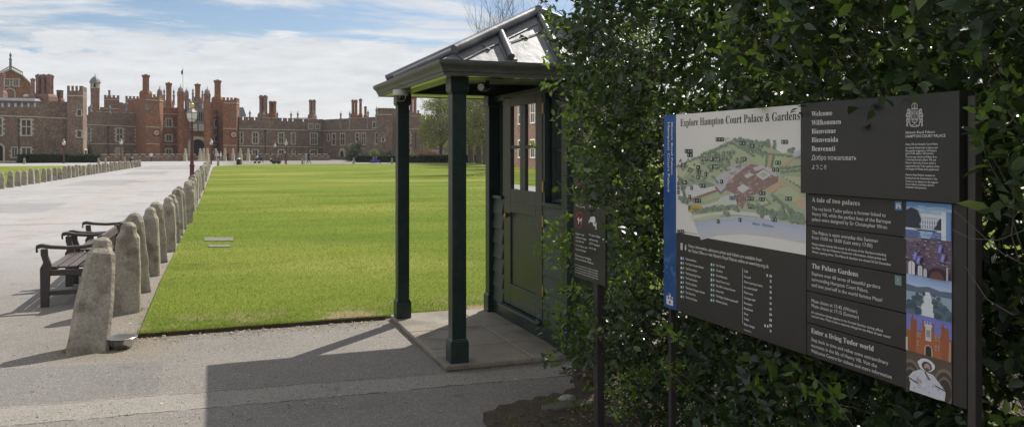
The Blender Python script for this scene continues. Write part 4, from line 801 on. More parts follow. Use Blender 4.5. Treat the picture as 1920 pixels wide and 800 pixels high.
MP([(372,450),(470,360),(520,330),(600,345),(676,400),(676,432),(590,480),(560,500),(500,520),(470,590),(430,560),(420,500),(372,480)], pk)
for k in range(230):
    x_, y_ = rs.uniform(380,672), rs.uniform(335,585)
    if (x_-380)*.55+300 > y_+60 or y_ > 590-(x_-430)*.55 or (x_ < 420 and y_ > 500) : continue
    w_ = rs.uniform(6,20); MP([(x_,y_),(x_+w_,y_-w_*.5),(x_+w_+4,y_-w_*.5+5),(x_+4,y_+5)], rs.choice((pk2,(.38,.27,.23),(.14,.07,.055),(.26,.13,.10),(.40,.36,.34))))
MP([(438,470),(474,444),(512,470),(470,500)], (.52,.50,.47)); MP([(548,392),(592,362),(640,392),(590,424)], (.50,.49,.45)); MP([(566,393),(592,376),(620,393),(590,410)], (.34,.36,.26)); MP([(478,400),(512,378),(536,392),(500,414)], (.48,.45,.42))
MP([(530,352),(590,330),(660,372),(672,398),(655,402),(592,356),(545,372)], (.44,.41,.40))
MP([(516,300),(560,280),(620,276),(612,350),(560,330)], lawn_); MP([(660,268),(700,276),(752,300),(700,340),(652,350)], lawn_); MP([(628,262),(648,262),(640,356),(618,350)], org_); MP([(700,330),(755,296),(762,306),(712,348)], org_)
MP([(600,480),(690,425),(720,440),(640,500)], org_); MP([(690,425),(832,510),(832,528),(680,440)], org_); MP([(680,470),(740,460),(832,520),(832,610),(760,580),(660,500)], lawn_); MP([(762,548),(800,534),(832,548),(830,575),(785,582)], org_); MP([(700,350),(832,330),(832,400),(690,388)], (.30,.35,.18)); MP([(700,400),(832,410),(832,470),(720,425)], lawn2)
MP([(745,285),(832,225),(832,262),(770,296)], (.42,.44,.50)); MP([(640,505),(700,500),(832,600),(832,640),(700,570)], (.30,.34,.19))
MP([(345,520),(420,500),(440,560),(400,590),(350,570),(200,600),(180,585),(330,545)], pale_); MP([(190,560),(330,500),(350,520),(240,550)], lawn_); MP([(230,600),(330,560),(360,585),(300,610)], lawn_); MP([(165,628),(400,598),(560,612),(700,650),(690,664),(540,632),(380,618),(180,655)], (.54,.52,.46)); MP([(190,650),(300,620),(360,622),(330,640),(200,665)], lawn2); MP([(540,540),(600,520),(640,560),(580,580)], tr2); MP([(555,545),(600,530),(622,555),(580,568)], lawn2)
for k in range(28): MP([(150+k*6.2,545-k*2.4),(153+k*6.2,544-k*2.4),(153+k*6.2,552-k*2.4),(150+k*6.2,553-k*2.4)], pk)
def treeline(x0, y0_, x1_, y1_, n_, r_, c=None, jx=0., jy=0.):
    for k in range(n_):
        t_ = (k+.5)/n_; x_ = x0+(x1_-x0)*t_+rs.gauss(0, jx); y_ = y0_+(y1_-y0_)*t_+rs.gauss(0, jy); q = r_*rs.uniform(.7,1.3); MP([(x_+q*math.cos(a_)*rs.uniform(.8,1.1), y_+q*1.25*math.sin(a_)*rs.uniform(.8,1.1)) for a_ in [j*math.pi/3.5 for j in range(7)]], c or rs.choice((tr, tr, tr2, (.13,.19,.12))))
treeline(90,345,330,240,34,6,jy=5); treeline(330,240,430,190,14,6,jy=5); treeline(430,190,620,215,34,8,jy=8); treeline(450,215,610,270,46,8,jy=9); treeline(400,200,540,285,24,5,jy=2); treeline(560,265,740,285,22,5,jy=3); treeline(622,196,626,230,5,9,jx=2); treeline(656,196,655,236,5,9,jx=2); treeline(612,280,604,350,9,5); treeline(650,280,636,350,9,5)
treeline(690,358,832,340,18,6,jy=2); treeline(690,378,832,362,18,6,jy=2); treeline(735,258,770,240,8,8,jy=6); treeline(740,284,832,300,9,5,jy=3); treeline(250,300,420,270,40,8,jx=8,jy=18); treeline(270,360,400,330,22,7,jx=8,jy=14); treeline(110,330,250,400,26,5,jx=8,jy=16); treeline(100,400,150,540,18,7,jx=4); treeline(115,440,300,380,16,4,jy=14)
treeline(190,600,420,572,26,9,jy=4); treeline(110,530,150,550,8,9,jx=5,jy=8); treeline(560,600,820,660,34,11,jx=6,jy=8); treeline(640,520,820,640,26,7,jy=8); treeline(430,575,440,600,6,9,jx=6); treeline(370,610,400,622,5,9,jx=7); treeline(690,600,706,640,8,14,jx=6); treeline(780,620,820,660,10,14,jx=8); treeline(330,440,300,400,8,5)
treeline(640,508,760,600,20,5,jy=2); treeline(700,400,815,470,6,5); treeline(500,560,620,600,14,6,jy=8); treeline(480,300,440,320,8,6,jx=10,jy=8)
b.build('map_drawing', mats_, mp_)
b = MB(); bw = MB()
def icon(x, y_, n_, c=0, w_=14, h_=22):
    for k in range(n_): xx = x+k*(w_+1.5); quad(b, 1240+xx/3.077, 200+y_/3.077, 1240+(xx+w_)/3.077, 200+(y_+h_)/3.077, c, off=.0042); quad(b, 1240+(xx+w_*.32)/3.077, 200+(y_+h_*.22)/3.077, 1240+(xx+w_*.68)/3.077, 200+(y_+h_*.8)/3.077, 3, off=.0046)
for a_ in ((318,178,3),(139,245,2),(153,268,2),(168,245,1),(118,324,1,0,24),(160,352,1),(206,338,1,0,20),(204,365,2,0,12),(253,378,1),(286,334,3),(232,290,3,0,12),(284,292,1,0,20),(312,292,2,0,13),(344,420,1),(160,508,1),(190,530,3,0,13),(645,352,1),(324,648,1),(450,640,1),(95,432,1,0,12,20),(95,458,1,0,12,20),(95,483,1,0,12,20),(668,352,1)): icon(*a_)
for a_ in ((456,200,2),(518,216,1,1,22),(697,192,2,1,17),(662,312,2,1,15),(462,290,2),(207,395,1,1,16),(124,424,1,1,26),(226,444,2,1,14),(570,486,2),(504,518,2),(568,522,2),(504,564,2),(720,518,2,1,17),(640,638,2)): icon(a_[0], a_[1], a_[2], 1, *(a_[4:] if len(a_) > 4 else (15,)))
icon(397,514,2,2); icon(170,456,1,2); MRo = None
quad(b, 1240+158/3.077, 200+566/3.077, 1240+240/3.077, 200+604/3.077, 4, off=.0042); quad(b, 1240+161/3.077, 200+570/3.077, 1240+172/3.077, 200+594/3.077, 2, off=.0046)
icon(95,708,3,0,12,22)
b.build('map_symbol', [m_ink, flat((.035,.085,.07)), flat((.05,.13,.34)), flat((.55,.54,.52)), flat((.60,.42,.06))], mp_)
def TMM(s, x, y_, x1_, em, m=m_ink, sf=False): o = text(serif(s) if sf else s, 1240+x/3.077, 200+y_/3.077, 1240+x1_/3.077, em, m, mp_, off=.0050)
TMM('You are here', 177, 590, 234, 4.6); TMM('Kingston', 368, 186, 398, 3); TMM('Gate', 368, 197, 382, 3); TMM('Hampton Court Station', 138, 724, 212, 3); TMM('River boats', 138, 737, 182, 3); TMM('River  Thames', 530, 678, 650, 6, flat((.16,.20,.34)), True)
# ---------------------------------------------------------------- small rules sign
SX = 2.05
sy0, sy1 = on_x(SX, 1135, 400).y, on_x(SX, 1075.5, 400).y; sz0, sz1 = on_x(SX, 1076, 517).z, on_x(SX, 1076, 331).z
sg = thing('notice_sign', 'small dark brown visitor rules sign on a square post half hidden by leaves', 'sign', (SX, (sy0+sy1)/2, 0))
b = MB(); b.box(SX, SX+.012, sy0, sy1, sz0, sz1); sp_ = b.build('sign_panel', m_panel, sg, bevel=.001)
b = MB(); pc = on_x(SX, 1112, 600).y; b.box(SX+.013, SX+.060, pc-.028, pc+.022, -.05, sz1-.02); b.build('post', m_post, sg, bevel=.003)
def S2(x, y_): return (1060+x/3.333, 320+y_/3.333)
def ST(s, x, y_, x1_, em, w=.01): a_ = S2(x, y_); text(s, a_[0], a_[1], S2(x1_, y_)[0], em, m_wht, sp_, SX, weight=w)
ST('No cycling',68,222,124,6.4); ST('No ball games',151,228,212,6.4)
for s, x, y_, x1_ in (('Support and',66,396,118),('assistance dogs',66,418,132),('only allowed',66,440,118),('in the Palace and',66,468,138),('Formal Gardens',66,492,130),('For your safety',150,404,220),('and security',150,432,206),('CCTV cameras',150,458,216),('are in use',150,484,194),('Please keep your belongings',64,530,164),('with you at all times. Thank you',64,551,176)): ST(s, x, y_, x1_, 5.4)
for k in range(4): ST('Historic Royal Palaces, Hampton Court Palace, Surrey, KT8 9AU', 64, 588+k*15, 206, 3.2)
def ring(mb, cx_, cy_, rx, ry, t_, m, X, off):
    n_ = 28
    for j in range(n_):
        a0, a1 = 2*math.pi*j/n_, 2*math.pi*(j+1)/n_; poly(mb, [(cx_+rx*math.cos(a0), cy_+ry*math.sin(a0)), (cx_+rx*math.cos(a1), cy_+ry*math.sin(a1)), (cx_+(rx-t_)*math.cos(a1), cy_+(ry-t_*1.6)*math.sin(a1)), (cx_+(rx-t_)*math.cos(a0), cy_+(ry-t_*1.6)*math.sin(a0))], m, X, off)
m_red = flat((.38,.035,.04)); b = MB()
for (x, y_) in ((90,130),(90,306),(178,136)):
    c_ = S2(x, y_); ring(b, c_[0], c_[1], 7.3, 15.5, 1.2, 1, SX, .0016); poly(b, [(c_[0]-5.4, c_[1]-9), (c_[0]-4.4, c_[1]-10.5), (c_[0]+5.4, c_[1]+9), (c_[0]+4.4, c_[1]+10.5)], 1, SX, .0020)
c_ = S2(90,306)   # dog
for pts in ([(-3.6,-2.5),(-1,-6),(0,-2),(3,-1),(4.2,-5),(4.4,1),(3.4,2),(3.6,8),(2.4,8),(2.2,3),(-1,3),(-1.4,8),(-2.6,8),(-2.2,1),(-4.4,-.6)],): poly(b, [(c_[0]+x, c_[1]+y_) for x, y_ in pts], 0, SX, .0018)
c_ = S2(90,130)   # bicycle
for dx in (-3, 3): ring(b, c_[0]+dx, c_[1]+2, 2.1, 4.6, .5, 0, SX, .0018)
poly(b, [(c_[0]-3, c_[1]+2), (c_[0]-1, c_[1]-4), (c_[0]+2, c_[1]-5), (c_[0]+3, c_[1]+2), (c_[0]+2.2, c_[1]-3.6), (c_[0]-.2, c_[1]-2.6)], 0, SX, .0018)
c_ = S2(178,136); ell(b, c_[0]+1.6, c_[1]+3, 1.6, 3.4, 0, .0018, X=SX); poly(b, [(c_[0]-3, c_[1]-6), (c_[0]-.6, c_[1]-6), (c_[0]-.2, c_[1]+5), (c_[0]-2.6, c_[1]+6)], 0, SX, .0018)
poly(b, [S2(156,300),S2(152,318),S2(186,326),S2(190,308),S2(186,282),S2(158,290)], 0, SX, .0018); poly(b, [S2(172,326),S2(180,326),S2(190,336),S2(190,322),S2(196,322),S2(196,368),S2(190,366),S2(190,348),S2(178,344)], 0, SX, .0018); poly(b, [S2(148,308),S2(152,308),S2(152,330),S2(148,328)], 0, SX, .0018)
b.build('prohibition_symbol', [m_wht, m_red], sp_)
flush_text()
# ---------------------------------------------------------------- the tall evergreen hedge
hg = thing('evergreen_hedge', 'tall untrimmed evergreen hedge of broad glossy leaves behind the signs, right of the kiosk', 'hedge', (2.9, 3., 0))
m_leaf = leafmat('hedge_leaf', [(0., (.026,.040,.021)), (.30, (.038,.060,.028)), (.58, (.054,.082,.036)), (.80, (.080,.096,.074)), (.92, (.098,.140,.045)), (1., (.17,.22,.055))], .33, .26, (.20,.34,.03), .5)
m_leafn = leafmat('young_leaf', [(0., (.08,.15,.025)), (.5, (.13,.22,.03)), (1., (.20,.28,.05))], .36, .42, (.35,.50,.05), .5)
m_bark = mat('hedge_bark', (.085, .065, .048), .9, col2=(.16, .14, .11), vs=12, bump=.5)
def hface(Y, Z):
    """x of the hedge face, at each y, z"""
    f = 2.36+.07*np.sin(Y*3.3+Z*1.7)+.06*np.sin(Z*4.1-Y*2.2)+.04*np.sin(Y*9+Z*7)
    f = f-.20*np.clip((Z-1.72)/.35, 0, 1)*np.clip((5.2-Y)/.6, 0, 1)          # bulges over the top of the board
    f = f-.10*np.clip((Y-3.75)/.3, 0, 1)
    return f
def clusters(n, y0, y1, z0, z1, keep=None, dep=.26, dmax=1.15):
    Y = RNG.uniform(y0, y1, n); Z = RNG.uniform(z0, z1, n); t = np.minimum(RNG.exponential(dep, n), dmax)-.04
    X = hface(Y, Z)+t
    if keep is not None: k = keep(X, Y, Z, t); X, Y, Z, t = X[k], Y[k], Z[k], t[k]
    return np.stack([X, Y, Z], 1), t
def spray(C, per, L0, L1, droop=.15, outw=.55):
    """whorls of leaves around the end of each twig"""
    n = len(C); out = np.stack([-np.ones(n)*outw, RNG.normal(0, .5, n), RNG.normal(.35, .5, n)], 1)+RNG.normal(0, .35, (n, 3)); out /= np.linalg.norm(out, axis=1)[:, None]
    P, D, U, L = [], [], [], []
    near = np.clip(1.12-.08*np.maximum(C[:, 1]-1.2, 0), .88, 1.1)
    e = np.cross(out, rdir(n)); e /= np.linalg.norm(e, axis=1)[:, None]; g = np.cross(out, e)
    sz = near*RNG.uniform(L0, L1, n)*np.clip(RNG.normal(1, .2, n), .6, 1.5)
    for k in range(per):
        th = k*2.4+RNG.uniform(-.4, .4, n); s = k/max(1, per-1); rad = e*np.cos(th)[:, None]+g*np.sin(th)[:, None]
        P.append(C-out*(s*sz*1.3)[:, None]); dd = rad*(.75+.35*s)+out*(.75-.7*s); dd[:, 2] -= droop; D.append(dd); U.append(out+RNG.normal(0, .25, (n, 3))); L.append(sz*RNG.uniform(.7, 1.1, n))
    return np.concatenate(P), np.concatenate(D), np.concatenate(U), np.concatenate(L), out, sz
def keepf(X, Y, Z, t):
    nz = np.sin(Y*5.1+Z*3.7+1.3)*np.sin(Z*5.9-Y*2.9)+.5*np.sin(Y*13+Z*9)*np.sin(Z*15-X*8)
    k = (nz > -.75-RNG.random(len(X))*.5)
    low = (Z < .95) & (Y < 4.3); k &= ~(low & (RNG.random(len(X)) < np.clip((.70-Z)/1.4, 0, .28)))
    # thin, ragged end towards the kiosk
    end = 5.02+.22*np.sin(Z*4.3+.6)+.16*np.sin(Z*9.7)+.10*np.sin(Z*23.)-.28*np.clip((.35-np.abs(Z-.95)), 0, .3); k &= Y < end+RNG.normal(0, .05, len(X))+.1*(RNG.random(len(X)) < .06)
    k &= ~((Y > 4.55) & (Z > 1.85) & (RNG.random(len(X)) < .38))
    k &= ~((Y > 4.0) & (Z < .22))
    return k
def proj(C):
    r = C[:, 0]*CA-C[:, 1]*SA; d = C[:, 0]*SA+C[:, 1]*CA; return 960+FP*r/d, HZ-FP*(C[:, 2]-CH)/d, d
def clear(C, mg=16):
    """nothing grows over the faces of the board, the small sign or the kiosk door"""
    px, py, d = proj(C); dB = np.where(px > 1240, 2.20*(SA+CA*(CA-SA*(px-960)/FP)/(SA+CA*(px-960)/FP)), 99)
    onb = (px > 1235-mg) & (px < 1855+mg) & (py > 205-(px-1244)*.083+mg*.2) & (py < 580+(px-1244)*.308+mg) & (C[:, 0] < 2.36)
    pst = (px > 1812-mg) & (px < 1852+mg) & (py > 230) & (C[:, 0] < 2.30)
    ons = (px > 1068-mg*.5) & (px < 1140+mg*.5) & (py > 395) & (py < 528) & (d < 4.9)
    pos = (((px > 1098-mg) & (px < 1128+mg)) | ((px > 1232-mg) & (px < 1254+mg))) & (py > 540) & (C[:, 0] < 2.2)
    edge = np.interp(py, [-400, 60, 130, 300, 370, 380, 480, 500, 545, 575, 680, 700, 760], [1000, 1012, 1036, 1052, 1066, 1082, 1084, 1084, 1074, 1050, 1048, 1085, 1110])
    return ~(onb | pst | ons | pos | (px < edge+22+RNG.normal(0, 9, len(px))+mg*.6))
LV = []
C, t = clusters(9800, .15, 5.35, .12, 3.55, keepf); C = C[clear(C)]; P, D, U, L, out, sz = spray(C, 5, .052, .092)
V, F = leaves(P, D, U, L, L*RNG.uniform(.20, .27, len(L))); npmesh('foliage', V, F, m_leaf, hg, smooth=True)
TW = [(C[i], out[i], sz[i]) for i in range(len(C)) if C[i][0] < hface(C[i][1], C[i][2])+.6]
# small leaves that fill the shade inside
C, t = clusters(15000, .15, 5.15, .12, 3.5, keepf, .5, 1.1); C[:, 0] += .12; C = C[clear(C, 10)]; P, D, U, L, o2, s2 = spray(C, 4, .04, .065)
V, F = leaves(P, D, U, L, L*.26, six=False); npmesh('inner_foliage', V, F, m_leaf, hg)
C, t = clusters(1500, .7, 5.0, .04, .72, None, .16, .5); C = C[clear(C, 10)]; P, D, U, L, o2, s2 = spray(C, 5, .045, .075); V, F = leaves(P, D, U, L, L*.24); npmesh('low_foliage', V, F, m_leaf, hg, smooth=True)
# fresh shoots: scattered, and the bright sprays seen against the kiosk and the signs
C, t = clusters(240, .4, 5.0, .3, 3.4, None, .05, .2); C[:, 0] -= .05
C = C[clear(C, 26)]
ex = []
rs6 = random.Random(9)
for (px, py, d_, n_, sp_) in ((1050,445,4.75,20,.07),(1028,462,4.75,7,.035),(1062,410,4.8,8,.05),(1056,485,4.8,8,.05),(1095,300,4.6,12,.07),(1120,375,4.40,10,.05),(1155,400,4.3,12,.07),(1085,215,4.75,14,.09),(1060,150,4.9,8,.06),(1035,70,5.2,8,.07),(1028,105,5.1,7,.05),(1062,260,4.9,8,.06),(1170,470,4.3,12,.08),(1190,530,4.3,10,.07),(1080,560,4.5,12,.07),(1065,590,4.6,9,.05),(1060,640,4.6,8,.05),
    (1150,740,4.42,9,.06),(1185,745,4.40,8,.05),(1195,700,4.4,8,.05),(1265,620,4.0,7,.05),(1260,690,3.9,8,.05),(1490,215,3.28,0,.03),(1380,60,3.2,8,.12),(1440,130,3.2,8,.12),(1600,60,2.75,8,.12),(1840,130,2.4,8,.08),(1870,200,2.35,10,.08),(1560,700,3.0,8,.06),(1620,690,2.95,7,.05),(1530,740,3.1,8,.08)):
    c0 = WD(px, py, d_)
    for k in range(n_): ex.append((c0.x+rs6.gauss(0, sp_), c0.y+rs6.gauss(0, sp_), c0.z+rs6.gauss(0, sp_)))
EX = np.array(ex); pxx, pyy, dd_ = proj(EX); EX = EX[~((pxx > 1225) & (pxx < 1830) & (pyy > 200-(pxx-1244)*.083-30) & (pyy < 600+(pxx-1244)*.308)) & ~((pxx > 1070) & (pxx < 1140) & (pyy > 385) & (pyy < 530))]; C = np.concatenate([C, EX]); P, D, U, L, o3, s3 = spray(C, 5, .035, .062, -.05, .35)
V, F = leaves(P, D, U, L, L*RNG.uniform(.20, .26, len(L))); npmesh('young_foliage', V, F, m_leafn, hg, smooth=True)
TW += [(C[i], o3[i], s3[i]) for i in range(len(C))]
# dark leaves hanging over the top of the board and the right-hand post
ex = []
for (px, py, d_, n_, sp_) in ((1500,192,3.12,4,.02),(1620,160,2.85,6,.03),(1700,148,2.62,6,.03),(1400,172,3.4,6,.03),(1110,360,4.25,15,.06),(1135,440,4.1,8,.05),(1120,330,4.25,22,.08),(1085,340,4.35,8,.05),(1840,190,2.3,9,.05),(1875,250,2.25,9,.06),(1890,330,2.2,8,.06),(1075,120,4.9,16,.09),(1055,40,5.1,16,.10),(1065,610,4.65,14,.06),(1075,650,4.6,18,.08),(1080,560,4.7,10,.06),(1130,600,4.3,14,.09),(1200,610,4.3,16,.09)):
    c0 = WD(px, py, d_)
    for k in range(n_): ex.append((c0.x+rs6.gauss(0, sp_), c0.y+rs6.gauss(0, sp_), c0.z+rs6.gauss(0, sp_)))
C = np.array(ex); pxx, pyy, dd_ = proj(C); C = C[~((pxx > 1230) & (pxx < 1820) & (pyy > np.where(pxx > 1460, 212, 196)-(pxx-1244)*.083*np.where(pxx > 1460, .5, 1)) & (pyy < 600+(pxx-1244)*.308)) & ~((pxx > 1066) & (pxx < 1140) & (pyy > 392) & (pyy < 530))]; P, D, U, L, o4, s4 = spray(C, 4, .045, .07, .25, .1)
V, F = leaves(P, D, U, L, L*RNG.uniform(.20, .27, len(L))); npmesh('overhanging_foliage', V, F, m_leaf, hg, smooth=True)
TW += [(C[i], o4[i], s4[i]) for i in range(len(C))]
# twigs: three-sided, bending back into the hedge
def twigs(items, name, r0=.0014, r1=.0032, m=m_bark, back=(.10, .26)):
    items = [i for k, i in enumerate(items) if k % 3 != 1]; CC = np.array([i[0] for i in items]); OO = np.array([i[1] for i in items]); T2 = CC-OO*.15; T2[:, 0] += .12; T2[:, 2] -= .1; kk_ = clear(T2, 8) | (T2[:, 0] > 2.4); items = [i for i, q in zip(items, kk_) if q]; n = len(items); c = np.array([i[0] for i in items]); o = np.array([i[1] for i in items]); L = RNG.uniform(*back, n)
    tgt = c-o*L[:, None]*.6; tgt[:, 0] += L*.6; tgt[:, 2] -= L*.45; mid = c*.55+tgt*.45-o*(L*.12)[:, None]
    pts = np.stack([c, mid, tgt], 1); rad = np.stack([np.full(n, r0), np.full(n, (r0+r1)/2), np.full(n, r1)], 1); ax = tgt-c; ax /= np.linalg.norm(ax, axis=1)[:, None]
    a = np.cross(ax, rdir(n)); a /= np.linalg.norm(a, axis=1)[:, None]; b_ = np.cross(ax, a); V = []
    for j in range(3):
        th = 2*np.pi*j/3; V.append(pts+(a*np.cos(th)+b_*np.sin(th))[:, None, :]*rad[:, :, None])
    V = np.stack(V, 2).reshape(-1, 3); base = np.arange(n)[:, None, None]*9; f = np.array([[i*3+j, i*3+(j+1) % 3, i*3+3+(j+1) % 3, i*3+3+j] for i in range(2) for j in range(3)])
    return npmesh(name, V, (f[None]+base).reshape(-1, 4), m, hg, smooth=True)
twigs(TW, 'twigs')
def branch(mb, p, d, L, r, depth, rs, n=5, wand=.25, up=.1, xmin=None):
    pts = [Vector(p)]; d = Vector(d).normalized(); rad = [r]; k = 5
    for i in range(k):
        d = (d+Vector((rs.gauss(0, wand), rs.gauss(0, wand), rs.gauss(up, wand)))).normalized(); pts.append(pts[-1]+d*L/k)
        if xmin is not None and pts[-1].x < xmin+.15*math.sin(pts[-1].z*9): pts[-1].x = xmin+abs(d.x)*.03; d.x = abs(d.x)
        rad.append(r*(1-.65*(i+1)/k))
    mb.tube(pts, rad, n if r > .008 else 4)
    if depth:
        for i in range(rs.choice((3, 4, 5))):
            j = rs.randint(1, k); d2 = (d+Vector((rs.gauss(0, .9), rs.gauss(0, .9), rs.gauss(.1, .6)))).normalized(); branch(mb, pts[j], d2, L*rs.uniform(.45, .75), rad[j]*.62, depth-1, rs, 5, wand, up, xmin)
rs7 = random.Random(21); b = MB()
for i in range(16):
    y_ = .3+i*.275+rs7.uniform(-.1, .1); branch(b, (rs7.uniform(2.7, 3.15), y_, -.05), (rs7.gauss(-.08, .2), rs7.gauss(0, .3) if y_ < 3.6 else -.45, 1), rs7.uniform(1.7, 2.6), rs7.uniform(.014, .032), 2, rs7, 7, .20, .25, 2.5)
b.build('stems', m_bark, hg)
b = MB()   # bare, tangled twigs near the ground and a few arching shoots
for i in range(520):
    y_ = rs7.uniform(.3, 4.9); x_ = rs7.uniform(2.42, 3.3); z_ = rs7.uniform(.03, .75); L_ = rs7.uniform(.25, .7); branch(b, (x_, y_, z_), (rs7.gauss(-.2, .6), rs7.gauss(0, .8), rs7.gauss(.1, .6)), L_, rs7.uniform(.0022, .005), 0, rs7, 4, .35, 0, 2.42)
b.build('bare_twigs', mat('bare_twig', (.11, .085, .06), .85, col2=(.05, .038, .028), vs=3), hg)
b = MB()
for pts in (((1786,430,2.45),(1820,447,2.38),(1870,450,2.3),(1925,430,2.25)), ((1790,395,2.5),(1830,430,2.4),(1880,475,2.3),(1930,500,2.25)), ((1810,500,2.42),(1850,560,2.35),(1900,590,2.3)), ((1520,700,3.15),(1560,740,3.0),(1600,800,2.95))):
    b.tube([WD(*q) for q in pts], [.0012]*len(pts), 5)
b.build('arching_shoot', mat('grey_twig', (.14, .12, .10), .85), hg)
# ground under the hedge: litter, moss, a flat stone
m_lgr = mat('leaf_mould', (.045, .032, .022), .95, col2=(.075, .055, .036), vs=9, bump=1., bs=30, col3=(.045, .06, .012), vs3=2.2, fine=(60, .4))
LPX = [W(x, y_) for x, y_ in ((878,812),(900,775),(960,757),(1010,748),(1060,742),(1090,735),(1088,712),(1080,695))]
pts = [(1.72,3.4),(1.75,4.3)]+[(p.x, p.y) for p in LPX[1:]]+[(2.60,5.55),(4.35,5.55),(4.4,9.5),(8.5,9.5),(9,-2.5),(2.0,-2.5)]
fine_ = []; rj = random.Random(12)
for i in range(len(pts)):
    p, q = pts[i], pts[(i+1) % len(pts)]; n_ = 14 if 0 < i < 12 else 1
    for k in range(n_): t_ = k/n_; j_ = .035 if n_ > 1 and 1 < i < 11 else 0; fine_.append((p[0]+(q[0]-p[0])*t_+rj.gauss(0, j_), p[1]+(q[1]-p[1])*t_+rj.gauss(0, j_*.6)))
pts = fine_
b = MB(); bx = [1.50,1.56,1.64,1.70,1.78,1.85,1.93,1.98,2.06,2.12,2.17,2.24,2.31,2.36,2.42,2.50,2.60,3.4,4.35,4.351,8.5]; by = [4.50,4.68,4.70,4.78,4.77,4.83,4.80,4.86,4.84,4.90,4.85,4.93,4.95,5.10,5.22,5.42,5.55,5.56,5.56,9.5,9.5]
for i in range(len(bx)-1):
    x0, x1 = bx[i], bx[i+1]; b.add([(x0, -2.5, .004), (x1, -2.5, .004), (x1, by[i+1], .004), (x0, by[i], .004)], [(0,1,2,3)])
tag(b.build('planting_bed', m_lgr), kind='structure')
m_fall = leafmat('fallen_leaf', [(0., (.030,.020,.013)), (.6, (.065,.042,.025)), (.92, (.13,.085,.05)), (1., (.36,.28,.18))], .7, .15, (.4,.25,.1))
n_ = 12000; X = RNG.uniform(1.72, 5.5, n_); Y = RNG.uniform(1., 6.5, n_); k = ((X > 2.35) | ((Y < 4.75-(2.35-X)*.35) & (RNG.random(n_) < .35))) & ~((Y > 5.4) & (X < 4.4)); X, Y = X[k], Y[k]; n_ = len(X)
V, F = leaves(np.stack([X, Y, RNG.uniform(.006, .035, n_)], 1), np.stack([RNG.normal(size=n_), RNG.normal(size=n_), RNG.normal(0, .25, n_)], 1), np.stack([np.zeros(n_), np.zeros(n_), np.ones(n_)], 1)+RNG.normal(0, .35, (n_, 3)), RNG.uniform(.02, .06, n_), RNG.uniform(.005, .013, n_))
tag(npmesh('fallen_leaves', V, F, m_fall), 'brown fallen leaves lying under the hedge', 'leaf litter', kind='stuff')
c0 = W(1065, 762); b = MB(); rs8 = random.Random(4); out_ = [(c0.x+.20*math.cos(a_)*rs8.uniform(.85, 1.1), c0.y+.07*math.sin(a_)*rs8.uniform(.85, 1.1)) for a_ in [k*math.pi/6 for k in range(12)]]
b.hexa([(x, y_, -.01) for x, y_ in out_], [(x, y_, .022) for x, y_ in out_]); tag(b.build('flat_stone', mat('mossy_stone', (.12, .115, .095), .9, col2=(.08, .085, .05), vs=8, bump=.6), loc=c0, bevel=.008), 'flat mossy stone in the soil beside the small sign post', 'stone')
c0 = W(1063, 750); b = MB(); b.lathe([(.0, -.01), (.045, .0), (.05, .015), (.03, .032), (.0, .036)], c0, 9, sx=1.3, smooth=False); tag(b.build('pebble', mat('pale_pebble', (.34, .33, .31), .8, col2=(.24, .23, .22), vs=20, bump=.5), loc=c0), 'pale grey pebble behind the flat mossy stone', 'stone')
n_ = 900; cx = np.array([W(1095, 762).x, W(1050, 757).x, W(960, 790).x]); cy = np.array([W(1095, 762).y, W(1050, 757).y, W(960, 790).y]); i_ = RNG.choice(3, n_, p=[.6, .3, .1]); X = cx[i_]+RNG.normal(0, .07, n_); Y = cy[i_]+RNG.normal(0, .05, n_); H = RNG.uniform(.012, .045, n_); th = RNG.uniform(0, 6.28, n_); le = RNG.normal(0, .4, (n_, 2))*H[:, None]
V = np.stack([np.stack([X-np.cos(th)*.002, Y-np.sin(th)*.002, np.zeros(n_)], 1), np.stack([X+np.cos(th)*.002, Y+np.sin(th)*.002, np.zeros(n_)], 1), np.stack([X+le[:, 0], Y+le[:, 1], H], 1)], 1).reshape(-1, 3)
tag(npmesh('weeds', V, np.arange(3*n_).reshape(-1, 3), m_blade), 'small tufts of grass at the foot of the sign post', 'grass', kind='stuff')
# ---------------------------------------------------------------- the palace
def brick(name, c1, c2, c3): return mat(name, c1, .92, col2=c2, vs=1.1, detail=10, fine=(3.6, .36), col3=c3, vs3=.22, spec=.2)
m_bdark = brick('weathered_brick', (.225,.160,.118), (.155,.112,.090), (.235,.185,.140)); m_bred = brick('red_brick', (.31,.140,.080), (.190,.098,.066), (.21,.125,.09)); m_bmid = brick('brown_brick', (.26,.155,.12), (.20,.128,.106), (.22,.155,.13))
m_dress = mat('pale_limestone', (.50,.45,.35), .9, col2=(.40,.36,.28), vs=1.2, fine=(4, .15)); m_grey = mat('grey_stone', (.27,.265,.26), .9, col2=(.20,.195,.19), vs=1.1, fine=(4, .2)); m_slate = mat('blue_slate', (.13,.14,.175), .6, col2=(.17,.18,.21), vs=1.); m_leadw = mat('pale_lead_roof', (.50,.52,.56), .5, col2=(.40,.42,.46), vs=.6)
m_pane = mat('dark_glazing', (.028,.034,.040), .12, col2=(.07,.08,.09), vs=1.5, spec=.8); m_blind = mat('window_blind', (.36,.35,.32), .6); m_dark = mat('dark_interior', (.012,.012,.014), .9); m_pipe = mat('lead_pipe', (.035,.035,.042), .6)
